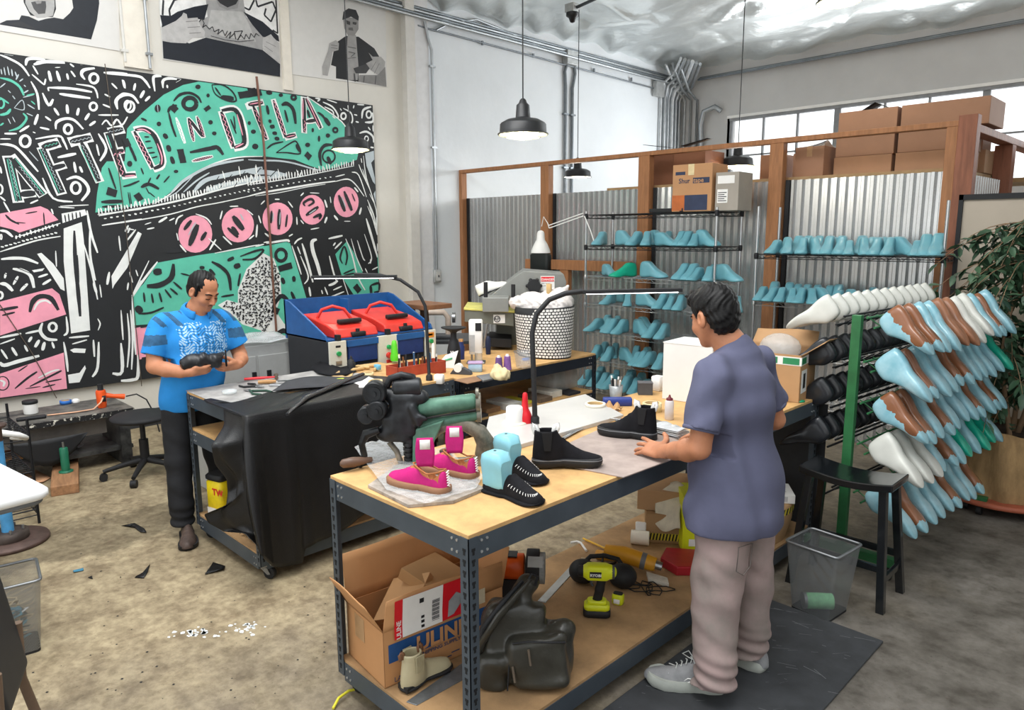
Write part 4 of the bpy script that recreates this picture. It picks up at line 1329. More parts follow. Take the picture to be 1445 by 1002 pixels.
def moccasin(lb, loc, rz, lbl):
    L, W = .27, .098
    def ex(t):
        g = MB(); pts = []
        for k in range(25):
            a = rad(-98+196*k/24); x = .165+.088*cos(a*.98); y = .036*sin(a)*(1-.12*cos(a)); h = .036+.042*max(0, (.225-x)/.13)
            p0 = Vector((x, y, h)); o = Vector((cos(a), sin(a)*1.1, -.4)).normalized(); g.tube([p0-o*.005+Vector((0, 0, .003)), p0+Vector((0, 0, .0045)), p0+o*.006+Vector((0, 0, .001))], .0011, 5)
        g.build('white_stitching', M_wht, t)
    prof = [(0, .06), (.15, .06), (.3, .052), (.42, .075), (.5, .09), (.62, .072), (.78, .05), (.9, .042), (1, .032)]
    shoe('black_moccasin', lb, loc, rz, L, W, prof, M_bsu, M_bsu, .012, None, extra=ex)
    st = [(x*.98+.002, max(z0, .014), bw*.8, mw*.86, tw*1.25, h*1.13+.014) for x, z0, bw, mw, tw, h in last_st if x < .13]; st[-1] = (.112, .03, .02, .026, .022, .13)
    g = MB(); g.loft(last_rings(st)); g.cyl((.055, 0, .15), (.055, 0, .1612), .006, mi=1); tx = lambda u, v: (u, -.0335, v)
    o = g.build('shoe_last', [M_blusky, M_dark]); o.location = loc; o.rotation_euler = (0, 0, rz); tag(o, lbl, 'shoe last')
p = at(684, 690, ZT); moccasin('black suede moccasin with white stitching, nearer of the pair on the bench', p, heading((690, 690), (760, 712), ZT), 'sky blue shoe last standing in the nearer black moccasin')
p = at(702, 662, ZT)+Vector((0, .0, 0)); moccasin('black suede moccasin with white stitching, farther of the pair on the bench', p, heading((705, 662), (782, 690), ZT), 'sky blue shoe last standing in the farther black moccasin')
def chelsea(lb, loc, rz):
    L, W = .28, .1
    def ex(t):
        for sx, x in ((-1, .006), (1, .098)):
            g = MB(); P = [Vector((x+.0*k, .0, .14)) for k in range(3)]
            g.tube([(x-.004*sx, 0, .135), (x+sx*.006, 0, .16), (x+sx*.004, 0, .178), (x-sx*.008, 0, .172), (x-sx*.014, 0, .15), (x-sx*.014, 0, .132)], .0035, 6, flat=2.6); g.build('pull_tab', [M_wht], t)
        for s_ in (-1, 1):
            g = MB(); g.add([(.035, s_*.0405, .15), (.078, s_*.0405, .15), (.072, s_*.0440, .075), (.045, s_*.0440, .075)], [(0, 1, 2, 3)]); g.build('elastic_gusset', mat('black_elastic', '#0d0d10', .7, var=0), t, solid=.004)
        g = MB(); o = sole_outline(L, W, off=.0045); g.tube([(x, y, .031) for x, y in o], .0017, 5, closed=True); g.build('welt_line', mat('welt_grey', '#77787c', .5, var=0), t)
    prof = [(0, .1), (.15, .12), (.3, .13), (.42, .12), (.55, .088), (.7, .062), (.85, .05), (1, .04)]
    return shoe('black_chelsea_boot', lb, loc, rz, L, W, prof, M_bsu, M_rub, .036, None, shaft=(.05, .046, .152, .002, .82), cut=[((.052, 0, .09), (.052, 0, .3), .037, .8)], extra=ex, arch=.007)
p = at(752, 657, ZT+.006); chelsea('black suede chelsea boot standing beside the marble slab, heel to the left', p, heading((752, 657), (838, 657), ZT))
p = at(922, 622, ZT+.006); CH2 = chelsea('black suede chelsea boot under the hand of the man in purple', p+Vector((.0, .02, 0)), heading((925, 628), (840, 616), ZT))
# ---------------------------------------------------------------- tools and clutter on the near bench
def lathe_thing(name, lb, cat, loc, parts, n=20, group=None, rot=None):
    t = thing(name, lb, cat, loc, 0, group, rot=rot)
    for pn, prof, m in parts: MB().lathe(prof, n=n).build(pn, m, t)
    return t
M_red = mat('red_plastic', '#d8202c', .35, var=.05); M_cream = mat('cream', '#efe9da', .5, var=.04); M_tape = mat('masking_tape', '#e3d3a4', .55, var=.06); M_blue = mat('royal_blue', '#2c3f8c', .4, var=.08)
M_clear = mat('clear_plastic', '#e3e9ea', .12, var=0, alpha=.35, bump=.01, bsc=30); M_met = mat('tool_steel', '#9fa1a3', .3, .85, var=.15); M_wh2 = mat('handle_wood', '#b98a58', .5, var=.15)
lathe_thing('red_funnel_bottle', 'bright red tall cone shaped bottle standing on the marble slab', 'bottle', at(741, 596, ZT+.02), [('bottle_body', [(.036, 0), (.036, .03), (.028, .05), (.018, .07), (.014, .12), (.012, .145), (.006, .152)], M_red)])
lathe_thing('white_jar', 'white plastic jar on a flanged base on the marble slab', 'jar', at(726, 597, ZT+.02), [('base_flange', [(.062, 0), (.062, .006), (.05, .01)], M_cream), ('jar_body', [(.044, .01), (.042, .08), (.036, .085), (.03, .085)], M_wht)])
def ring_thing(name, lb, loc, ro, ri, h, m, rot=None, cat='tape roll'):
    t = thing(name, lb, cat, loc, 0, rot=rot); MB().lathe([(ri+.003, 0), (ro, 0), (ro, h), (ri+.003, h), (ri+.003, 0)], n=28, cap=False).build('tape', m, t)
    MB().lathe([(ri, 0), (ri+.003, 0), (ri+.003, h), (ri, h), (ri, 0)], n=28, cap=False).build('core', mat('core_card', '#b89a6a', .8), t); return t
ring_thing('tape_roll', 'flat cream tape roll lying on the far end of the marble slab', at(840, 573, ZT+.02), .056, .04, .016, M_cream)
ring_thing('tape_roll', 'wide masking tape roll lying by the clear squeeze bottle', at(920, 580, ZT), .052, .036, .046, M_tape)
t = thing('blue_case', 'royal blue flat case lying behind the masking tape roll', 'case', at(868, 573, ZT)+Vector((0, .02, 0)), rad(45)); g = MB(); g.rbox((0, 0, .022), (.16, .05, .044), .008, 0); g.build('case_body', M_blue, t)
lathe_thing('squeeze_bottle', 'translucent squeeze bottle with a dark red cap next to the tape', 'bottle', at(944, 592, ZT), [('bottle_body', [(.02, 0), (.023, .004), (.023, .095), (.018, .102)], mat('cloudy_plastic', '#d9d3d3', .3, var=.1, sc=6)), ('cap', [(.017, .102), (.017, .112), (.008, .116), (.004, .13)], mat('dark_red', '#6d1f2a', .5))])
t = thing('pen_cup', 'clear cup full of silver and white markers', 'cup', at(869, 560, ZT)); MB().lathe([(.034, 0), (.042, .07), (.04, .07), (.033, .003)], n=20).build('cup', mat('cup_grey', '#a9adaf', .3, .3, var=.2, alpha=.8), t)
rd = random.Random(8)
for k in range(11):
    a = k*.57; r = .02; MB().tube([(r*cos(a)*.5, r*sin(a)*.5, .01), (r*1.5*cos(a), r*1.5*sin(a), .095+.03*rd.random())], .0055, 7).build('marker', (M_wht, M_met, M_blk)[k % 3], t)
t = thing('grey_box', 'small dark grey box beyond the tape rolls', 'box', at(910, 556, ZT), rad(40)); MB().cbox((0, 0, .035), (.085, .07, .07)).build('box_body', mat('dkgreybox', '#4a4a4d', .6), t, bevel=.003); MB().cbox((0, 0, .0715), (.088, .073, .004)).build('lid', mat('dkgreylid', '#5c5b5e', .6), t)
# white carton and white blocks behind the man
def whitebox(lb, loc, s_, rz): 
    t = thing('white_box', lb, 'box', loc, rz); MB().box((-s_[0]/2, -s_[1]/2, 0), (s_[0]/2, s_[1]/2, s_[2])).build('box_body', mat('white_board', '#e4e2df', .6, var=.05, sc=3), t, bevel=.004); MB().box((-s_[0]/2-.002, -s_[1]/2-.002, s_[2]-.001), (s_[0]/2+.002, s_[1]/2+.002, s_[2]+.003)).build('lid', M_wht, t); return t
whitebox('tall white box standing on the bench behind the head of the man', (-2.13, 3.62, ZT), (.3, .26, .33), rad(5))
for k, (dx, lb) in enumerate(((0, 'left'), (.075, 'right'))): tag(MB().rbox((0, 0, .045), (.062, .062, .09), .01).build('white_block', M_wht), 'small white foam block, %s of the two beside the tall white box' % lb, 'block').location = at(928+(18 if dx else 0), 551, ZT)
t = thing('crumpled_paper', 'crumpled brown paper scrap near the white foam blocks', 'paper', (-2.32, 3.05, ZT)); MB().grid(lambda u, v: (-.06+.12*u, -.04+.08*v, .004+.03*abs(sin(u*7+v*3))*(.3+v)), 10, 8).build('sheet', mat('kraft', '#b98f62', .8), t, solid=.001)
lathe_thing('small_dish', 'small white dish with dark rim near the tall white box', 'dish', (-2.12, 3.1, ZT), [('dish', [(.02, 0), (.045, .012), (.047, .015), (.02, .004)], M_wht)])
t = thing('newspaper_pile', 'pile of folded grey newspaper and foil strips beside the chelsea boot', 'papers', at(940, 612, ZT))
for k in range(7): MB().grid(lambda u, v, k=k: (-.07+.17*u, -.05+.1*v+.01*sin(k*2), .006*k+.008*sin(u*8+k)*v+.003), 8, 4).build('sheet', (mat('newsprint', '#c3c5c7', .6, var=.15, sc=40), M_wht)[k % 2], t, solid=.0012)
t = thing('curved_knife', 'long curved steel blade lying at the edge of the marble slab', 'knife', at(800, 614, ZT)); a, b = at(792, 622, ZT)-t.location, at(829, 603, ZT)-t.location
MB().tube([a+Vector((0, 0, .008)), (a+b)/2+Vector((-.01, .01, .009)), b+Vector((0, 0, .008))], [.012, .015, .007], 8, flat=.2).build('blade', M_met, t)
def pliers(lb, loc, rz, c, L=.16, op=.12):
    t = thing('pliers', lb, 'pliers', loc, rz)
    for s_ in (-1, 1):
        MB().tube([(0, 0, .008), (-.03, s_*.012, .008), (-L*.6, s_*(.012+op*.25), .008), (-L, s_*(.008+op*.2), .008)], [.006, .007, .007, .006], 8).build('handle', c, t)
        MB().tube([(-.012, -s_*.004, .008), (.012, s_*.006, .008), (.05, s_*.0025, .008)], [.008, .008, .003], 8, flat=.7).build('jaw', M_met, t)
    MB().cyl((0, 0, 0), (0, 0, .017), .008).build('pivot', M_met, t); return t
pliers('small pliers with red handles lying between slab and chelsea boot', at(876, 598, ZT+.006), rad(160), M_red, .07)
t = thing('wooden_awl', 'wooden handled tool with black blade lying behind the chelsea boot', 'awl', at(893, 598, ZT+.006), rad(200)); MB().lathe([(.008, 0), (.014, .01), (.011, .03), (.015, .055), (.006, .062)], (0, 0, .015), 12, R=rotm(0, rad(90))).build('handle', M_wh2, t); MB().cyl((.06, 0, .015), (.12, 0, .015), .003).build('blade', M_met, t)
t = thing('black_leather_scrap', 'folded black leather scrap lying behind the chelsea boot', 'scrap', at(915, 600, ZT), rad(20)); MB().grid(lambda u, v: (-.05+.1*u, -.03+.06*v, .012+.025*sin(u*4)*v), 8, 5).build('sheet', M_blk, t, solid=.003)
t = thing('steel_ruler', 'flat steel ruler strip lying by the squeeze bottle', 'ruler', at(925, 594, ZT), rad(-15)); MB().box((-.09, -.014, .001), (.09, .014, .004)).build('blade', M_met, t)
# green scissors at the far end
t = thing('scissors', 'scissors with green handles at the far end of the near bench', 'scissors', at(1112, 566, ZT), rad(20))
for s_ in (-1, 1):
    MB().tube([(.0, 0, .006), (.03, s_*.012, .006), (.065, s_*.022, .006), (.085, s_*.008, .006), (.06, s_*.002, .006), (.03, s_*.006, .006)], .005, 6).build('handle', mat('green_plastic', '#23a072', .4), t); MB().tube([(0, 0, .006), (-.04, -s_*.004, .006), (-.09, 0, .006)], [.006, .006, .001], 6, flat=.4).build('blade', M_met, t)
lathe_thing('green_bottle', 'green bottle lying at the far end of the near bench', 'bottle', at(1092, 556, ZT+.02)+Vector((0, 0, -.005)), [('bottle_body', [(.018, 0), (.024, .005), (.024, .08), (.012, .11), (.011, .13)], mat('green_glass', '#5c9a6b', .2, alpha=.7)), ('cap', [(.012, .13), (.012, .145)], M_wht)], rot=(rad(78), 0, rad(50)))
lathe_thing('clear_bottle', 'slim clear bottle with white cap between the man and the open carton', 'bottle', (-1.78, 3.98, ZT), [('bottle_body', [(.024, 0), (.026, .01), (.026, .13), (.012, .155)], M_clear), ('cap', [(.013, .155), (.013, .175), (.002, .176)], M_wht)])
# open carton with green tape
def open_carton(lb, loc, s_, rz, c, flaps, extra=None, name='cardboard_box', group=None):
    t = thing(name, lb, 'box', loc, rz, group); w, d, h = s_; g = MB(); th = .004; m = cmat(c)
    g.box((-w/2, -d/2, 0), (w/2, d/2, th)); g.box((-w/2, -d/2, 0), (-w/2+th, d/2, h)); g.box((w/2-th, -d/2, 0), (w/2, d/2, h)); g.box((-w/2, -d/2, 0), (w/2, -d/2+th, h)); g.box((-w/2, d/2-th, 0), (w/2, d/2, h)); g.build('box_body', m, t)
    for side, ang, fl in flaps:
        g = MB(); wx = w if side in 'NS' else d; base = {'S': ((0, -d/2, h), 0), 'N': ((0, d/2, h), 180), 'E': ((w/2, 0, h), 90), 'W': ((-w/2, 0, h), -90)}[side]
        R = rotm(0, 0, rad(base[1])); g.grid(lambda u, v: (R@Vector((wx*(u-.5)*(1-.04*v), -fl*v*cos(rad(ang)), fl*v*sin(rad(ang))+.006*sin(u*5)*v)))+Vector(base[0]), 6, 5); g.build('flap', m, t, solid=.004)
    if extra: extra(t)
    return t
def ex(t):
    for z in (.21,):
        g = MB(); g.box((-.192, -.1515, z), (.192, -.15, z+.048), 0)
        for x in (-.15, -.03, .09): g.box((x, -.153, z+.006), (x+.09, -.1515, z+.042), 1); 
        g.box((.19, -.15, z), (.1915, .15, z+.048), 0); g.box((.1915, -.14, z+.006), (.193, -.06, z+.042), 1); g.build('green_tape', [M_wht, mat('tape_green', '#2f8a5b', .4)], t)
    g = MB(); g.box((.1905, -.13, .05), (.192, -.03, .18), 0); g.box((.192, -.10, .075), (.193, -.06, .16), 1); g.build('label', [M_wht, M_blk], t)
    g = MB(); g.ball((.02, .02, .28), (.12, .1, .085), 14); g.build('plastic_bag', M_clear, t)
    g = MB(); g.grid(lambda u, v: (-.19+.25*u, .05, .3+.1*u+.03*v), 2, 2); 
OC = open_carton('open carton with green tape and plastic bag on far end of near bench', (-1.86, 4.03, ZT-.0), (.38, .3, .27), rad(8), 'b78f66', [('W', 20, .15), ('E', 35, .14), ('N', 50, .12)], ex)
# ================================================================ PEOPLE
M_skin = mat('skin', '#b97d5c', .5, var=.1, sc=9, bump=.0008, bsc=150, sub=.05); M_hair = mat('black_hair', '#0c0b0c', .42, var=.35, sc=30, stretch=(1, 1, 6), bump=.0015, bsc=90, spec=.3)
def frame3(Y, Z):
    Y = np.array(Y, float); Y /= np.linalg.norm(Y); Z = np.array(Z, float); Z -= Y*(Z@Y); Z /= np.linalg.norm(Z); X = np.cross(Y, Z); return np.stack([X, Y, Z], 1)
def head(S, c, R, s=1., ears=True):
    c = np.array(c, float); P = lambda x, y, z: c+R@np.array([x, y, z])*s; q = lambda *r: [a*s for a in r]
    S.ell(P(0, -.012, .03), q(.076, .096, .09), .01, R); S.ell(P(0, .03, -.035), q(.06, .063, .078), .02, R)
    for e in (-1, 1):
        S.cone(P(e*.053, -.002, -.04), P(e*.02, .055, -.098), .022*s, .018*s, .02); S.ell(P(e*.036, .058, -.034), q(.027, .026, .026), .02, R)
    S.ell(P(0, .068, -.1), q(.022, .018, .017), .015, R)
    S.cone(P(-.034, .079, .017), P(.034, .079, .017), .011*s, .011*s, .012)
    for e in (-1, 1): S.ell(P(e*.032, .1, -.006), q(.019, .014, .013), .008, R, cut=True)
    for e in (-1, 1): S.ell(P(e*.032, .0765, -.006), q(.015, .012, .011), .003, R)
    S.chain([(*P(0, .086, .01), .008*s), (*P(0, .1, -.018), .009*s), (*P(0, .108, -.036), .0125*s)], .006)
    for e in (-1, 1): S.ell(P(e*.012, .097, -.04), q(.0085, .01, .008), .005, R)
    S.cone(P(-.019, .082, -.065), P(.019, .082, -.065), .0085*s, .0085*s, .005); S.cone(P(-.016, .081, -.077), P(.016, .081, -.077), .0085*s, .0085*s, .005)
    S.cone(P(-.022, .0935, -.0712), P(.022, .0935, -.0712), .002*s, .002*s, .002, cut=True)
    for e in (-1, 1):
        S.ell(P(e*.08, -.012, -.012), q(.011, .022, .034), .006, R); S.ell(P(e*.091, -.006, -.006), q(.010, .012, .02), .004, R, cut=True)
def hand(S, w, Y, Z, side, curls, s=1., spread=.06, thumb=(.3, .5), k=.004):
    """side=+1 left hand, -1 right hand (thumb on side*X)"""
    R = frame3(Y, Z); w = np.array(w, float); P = lambda x, y, z: w+R@np.array([x*side, y, z])*s; tips = []
    S.box(P(0, .05, 0), [.036*s, .045*s, .0125*s], .012, R, .011*s); S.cone(P(0, -.02, 0), P(0, .02, 0), .024*s, .025*s, .015, sq=(R[:, 2], .75))
    S.ell(P(.026, .03, -.006), [.018*s, .03*s, .015*s], .01, R)
    for i, (bx, L) in enumerate(((.029, .072), (.0097, .08), (-.0097, .074), (-.028, .058))):
        p = np.array([bx, .09, .001]); a = 0.; dx = spread*(1.2-i*.85); r = (.0092, .0095, .009, .008)[i]
        c = curls[i] if isinstance(curls, (list, tuple)) else curls; pts = [(*P(bx*.96, .07, 0), (r+.0008)*s), (*P(*p), r*s)]
        for j, f in enumerate((.44, .31, .25)):
            a += c*(1., 1.15, .8)[j]; d = np.array([dx*cos(a), cos(a), -sin(a)]); p = p+d*L*f; r *= .93; pts.append((*P(*p), r*s))
        S.chain(pts, k*.6); tips.append(P(*p))
    a, b = thumb; p0 = (.03, .022, -.004); p1 = (p0[0]+.036*sin(.9-a), p0[1]+.036*cos(.9-a), -.012-.02*b); p2 = (p1[0]+.028*sin(.55-a), p1[1]+.028*cos(.55-a), p1[2]-.022*b); p3 = (p2[0]+.024*sin(.25-a), p2[1]+.024*cos(.25-a), p2[2]-.018*b)
    S.chain([(*P(*p0), .0145*s), (*P(*p1), .0125*s), (*P(*p2), .0108*s), (*P(*p3), .009*s)], k)
    return tips, R
def wr(fx, amp):
    """cloth folds as a field: list of (direction, frequency, phase)"""
    def f(X, Y, Z):
        o = 0
        for (a, b, c), fr, ph, g in fx:
            u = (X*a+Y*b+Z*c)*fr+ph; o = o+g*np.sin(u+1.3*np.sin(u*.37+X*9+Z*5))
        return (o*amp).astype(np.float32)
    return f
def prismlines(par, name, P, pts, r, m):
    g = MB()
    for l in pts: g.tube([P(*p) for p in l], r, 5)
    return g.build(name, m, par)
# ------------------------------------------------ man in purple at the near bench
B1 = np.array([-1.38, 2.62, 0.])
T1 = thing('person', 'standing man in faded purple t-shirt and loose grey trousers, hand on near bench', 'person', B1)
Rh = frame3((-.90, .27, -.30), (-.30, .08, 1)); Hc = np.array([-1.468, 2.605, 1.565])
S = SDF((-1.95, 2.25, .85), (-1.1, 3.05, 1.72), .005)
S.ell((-1.365, 2.63, 1.2), (.115, .17, .2), .02); S.cone((-1.37, 2.5, 1.36), (-1.37, 2.76, 1.36), .045, .045, .04)
S.chain([(-1.375, 2.63, 1.36, .075), (-1.40, 2.62, 1.46, .058), (-1.455, 2.612, 1.53, .056)], .03)
head(S, Hc, Rh, .98)
Hs = (-1.37, 2.425, 1.345); El = (-1.375, 2.375, 1.085); Wr = (-1.605, 2.475, 1.0)
S.chain([(*Hs, .046), (-1.365, 2.39, 1.2, .046), (*El, .043), (-1.44, 2.4, 1.058, .0455), (-1.52, 2.435, 1.03, .036), (*Wr, .0265)], .012)
hand(S, Wr, (-.95, .22, -.06), (.25, -.62, .72), 1, (.10, .14, .18, .22), 1.06, .19, (-.25, .1))
El2 = (-1.335, 2.925, 1.10); Wr2 = (-1.585, 2.86, 1.0)
S.chain([(-1.37, 2.83, 1.345, .055), (-1.35, 2.88, 1.2, .048), (*El2, .042), (-1.40, 2.91, 1.075, .044), (*Wr2, .027)], .012)
hand(S, Wr2, (-.95, -.15, -.15), (-.12, 0, 1), -1, .2, .98, .06, (.1, .3))
S.build('body', M_skin, T1, 2, B1)
# hair
P = lambda x, y, z: Hc+Rh@np.array([x, y, z])*.98
S = SDF(Hc-.17, Hc+.17, .004)
S.ell(P(0, -.016, .042), (.083, .102, .093), .01, Rh); S.ell(P(0, -.05, -.012), (.074, .062, .08), .02, Rh); S.ell(P(0, .05, .088), (.06, .045, .036), .02, Rh)
S.ell(P(0, .075, .082), (.045, .03, .022), .015, Rh)
S.box(P(0, .105, -.05), (.12, .06, .105), .01, Rh, .02, cut=True); S.box(P(0, .035, -.11), (.12, .07, .09), .01, Rh, .02, cut=True)
for e in (-1, 1): S.ell(P(e*.085, -.01, -.015), (.03, .026, .04), .005, Rh, cut=True)
S.box(P(0, -.05, -.16), (.12, .1, .07), .01, Rh, .02, cut=True)
rng = np.random.RandomState(1)
S.warp(lambda X, Y, Z: (.0018*np.sin(X*260+Y*90+6*np.sin(Z*40))+.0018*np.sin(Y*240-Z*130+5*np.sin(X*30))).astype(np.float32))
for k in range(26):
    a = rng.uniform(-1, 1)*.045; b = rng.uniform(.03, .095); p = P(a, b, .118-.4*max(0, b-.05)); d = Rh@np.array([rng.uniform(-.3, .3), .7, .35])*.028; S.cone(p, p+d, .007, .002, .004)
S.build('hair', M_hair, T1, 1, B1)
prismlines(T1, 'eyebrow', lambda *p: P(*p)-B1, [[(-.05, .074, .018), (-.033, .088, .026), (-.014, .088, .02)], [(.05, .074, .018), (.033, .088, .026), (.014, .088, .02)]][:1], .004, M_hair)
# t-shirt
M_tee = mat('purple_tee', '#585a72', .85, var=.1, sc=4, bump=.002, bsc=14)
S = SDF((-1.62, 2.27, .68), (-1.1, 3.05, 1.5), .006)
S.ell((-1.362, 2.63, 1.22), (.142, .205, .21), .03); S.ell((-1.385, 2.63, 1.03), (.158, .2, .2), .05); S.ell((-1.35, 2.635, .78), (.185, .235, .36), .06)
S.cone((-1.37, 2.46, 1.372), (-1.37, 2.80, 1.372), .062, .062, .05); S.chain([(-1.37, 2.63, 1.40, .085), (-1.385, 2.628, 1.435, .07)], .04)
for (a, b, c) in (((-1.37, 2.435, 1.35), (-1.372, 2.375, 1.16), 1), ((-1.37, 2.825, 1.35), (-1.35, 2.9, 1.17), 1)): S.cone(a, b, .068, .071, .03)
S.warp(wr([((.6, -.2, -.8), 38, 0, 1), ((-.7, .4, -.6), 30, 1, .8), ((.9, .3, .1), 55, 2, .5), ((.5, .8, .1), 46, .7, 1.2)], .0042))
# hem, sleeve ends, neck hole
S.plane((-1.36, 2.6, .715), (.03, -.02, -1)); S.cone((-1.372, 2.375, 1.10), (-1.372, 2.362, 1.02), .2, .2, 0, cut=True) if False else None
X, Y, Z = np.meshgrid(*S.ax, indexing='ij', sparse=True)
for a, b, side in (((-1.37, 2.435, 1.35), (-1.372, 2.375, 1.16), -1), ((-1.37, 2.825, 1.35), (-1.35, 2.9, 1.17), 1)):
    a = np.array(a); b = np.array(b); d = (b-a)/np.linalg.norm(b-a); pr_ = (X-b[0])*d[0]+(Y-b[1])*d[1]+(Z-b[2])*d[2]
    m = (pr_ > -.004) & ((Y < 2.47) if side < 0 else (Y > 2.80)) & (Z < 1.25); S.d = np.where(m & (pr_ < .09), np.maximum(S.d, pr_), S.d).astype(np.float32)
    S.cone(b-d*.05, b+d*.08, .056, .056, .002, cut=True)
S.cone((-1.385, 2.63, 1.405), (-1.43, 2.62, 1.52), .061, .066, .004, cut=True)
S.build('t_shirt', M_tee, T1, 2, B1)
g = MB(); Rn = frame3((0, 1, 0), (-.4, 0, 1)); g.tube([Vector(np.array([-1.398, 2.628, 1.432])-B1+Rn@np.array([.068*cos(a*pi/10), .070*sin(a*pi/10), .003*cos(a*pi/5)])) for a in range(20)], .006, 6, closed=True, flat=1.6); g.build('neck_band', M_tee, T1)
g = MB()
for a, b in (((-1.37, 2.435, 1.35), (-1.372, 2.375, 1.16)), ((-1.37, 2.825, 1.35), (-1.35, 2.9, 1.17))):
    d = np.array(b)-np.array(a); R = frame3(np.cross(d, (1, 0, 0)), d); g = MB(); g.tube([Vector(np.array(b)-B1+R@np.array([.066*cos(q*pi/10), .066*sin(q*pi/10), 0])) for q in range(20)], .0045, 6, closed=True, flat=2); g.build('sleeve_hem', M_tee, T1)
# trousers
M_tr = mat('grey_trousers', '#8f857f', .85, var=.1, sc=5, c2='#a48e8b', bump=.003, bsc=12)
S = SDF((-1.56, 2.32, .06), (-1.14, 2.95, .86), .006)
S.ell((-1.345, 2.64, .8), (.145, .19, .14), .02)
S.chain([(-1.345, 2.545, .76, .118), (-1.35, 2.51, .46, .098), (-1.325, 2.475, .2, .084), (-1.32, 2.467, .1, .083)], .02)
S.chain([(-1.345, 2.735, .76, .118), (-1.33, 2.755, .46, .095), (-1.325, 2.77, .2, .082), (-1.325, 2.775, .1, .08)], .02)
S.cone((-1.35, 2.64, .66), (-1.34, 2.637, .3), .012, .02, .01, cut=True)
S.warp(wr([((.3, .3, .9), 46, 0, .6), ((-.5, .5, .7), 34, 1, .9), ((.8, -.3, .5), 40, 2, .6)], .004))
X, Y, Z = np.meshgrid(*S.ax, indexing='ij', sparse=True)
fold = np.clip((.26-Z)/.2, 0, 1); S.d = (S.d+fold*.010*np.sin(Z*105+X*18+Y*12)).astype(np.float32); S.plane((0, 2.6, .075), (.25, 0, -1)) if False else S.plane((-1.32, 2.6, .078), (0.1, 0, -1))
S.build('trousers', M_tr, T1, 2, B1)
g = MB(); g.tube([(.0+.045, -.205+.02*k/8, .70-.62*k/8+0*k) for k in range(9)], .002, 5); 
bp = [(-1.235, 2.455, .70), (-1.215, 2.53, .70), (-1.222, 2.53, .60), (-1.228, 2.49, .575), (-1.24, 2.455, .60)]
g = MB(); g.tube([Vector(np.array(p)-B1) for p in bp], .0025, 5, closed=True); g.build('back_pocket_seam', mat('seam', '#776e6a', .8), T1)
M_gs = mat('grey_sneaker', '#87888a', .7, var=.12, sc=25, bump=.0006, bsc=120); M_gsole = mat('grey_sole', '#a9ada6', .6, var=.08)
def runner(loc, rz):
    """chunky grey runner as parts of the man"""
    L, W = .315, .112; C_, S_ = cos(rz), sin(rz); o = np.array(loc)-B1
    def tr(p): return (o[0]+p[0]*C_-p[1]*S_, o[1]+p[0]*S_+p[1]*C_, o[2]+p[2])
    prof = [(0, .1), (.2, .115), (.35, .125), (.5, .105), (.65, .082), (.82, .068), (1, .05)]
    S = SDF((-.03, -.08, 0), (L+.03, .08, .16), .004)
    for i in range(13):
        u = .06+.89*i/12; S.ell((u*L, .012*sin(pi*u)*(1 if u > .4 else .3), .02), (L/12*1.3, hwf(u)*W/2*.92, lerpt(prof, u)-.02), .012)
    S.cone((.07, 0, .08), (.07, 0, .13), .043, .043, .02); S.plane((0, 0, .132), (0, 0, 1)); S.cone((.07, 0, .1), (.07, 0, .2), .036, .036, .004, cut=True); S.plane((0, 0, .02), (0, 0, -1))
    ob = S.build('shoe', M_gs, T1, 2); me = ob.data; me.transform(Matrix.Translation(Vector(o))@Matrix.Rotation(rz, 4, 'Z'))
    n = 28; o1 = sole_outline(L, W, n, off=.006); zz = lambda x: .008*abs(sin(x*52))+.02*max(0, x/L-.8)
    g = MB(); rings = []
    for k, (sc, z0) in enumerate(((.97, 0), (1, .008), (1.02, .022), (.99, .034), (.95, .042))): rings.append([tr((x*sc+.155*(1-sc), y*sc, z0+(zz(x)*.35 if k == 0 else zz(x)*.8 if k > 2 else 0)+.012*max(0, x/L-.86)*3*(k < 2))) for x, y in o1])
    g.loft(rings); g.build('sole', M_gsole, ob)
    g = MB(); 
    for s_ in (-1, 1):
        g.tube([tr((x, s_*y, z)) for x, y, z in ((.23, .036, .066), (.2, .047, .052), (.185, .047, .06), (.165, .05, .05), (.15, .048, .062), (.12, .046, .058))], .0022, 5); g.tube([tr((x, s_*y, z)) for x, y, z in ((.15, .053, .045), (.12, .052, .062), (.09, .05, .05))], .0028, 5)
    g.build('piping', M_wht, ob)
    g = MB()
    for k in range(4): g.tube([tr((.2-.02*k, -.022, .083+.012*k)), tr((.195-.02*k, 0, .092+.012*k)), tr((.2-.02*k, .022, .083+.012*k))], .003, 5)
    g.tube([tr((.13, 0, .13)), tr((.15, -.03, .14)), tr((.175, -.028, .125)), tr((.15, 0, .128)), tr((.13, .03, .14)), (tr((.12, .035, .115)))], .0025, 5); g.build('laces', mat('lace', '#b9bdbb', .7), ob)
hl = at(1016, 975, 0); tl = at(926, 962, 0); runner((hl.x+.02, hl.y, .012), math.atan2(tl.y-hl.y, tl.x-hl.x))
runner((-1.255, 2.79, .012), pi+.05)
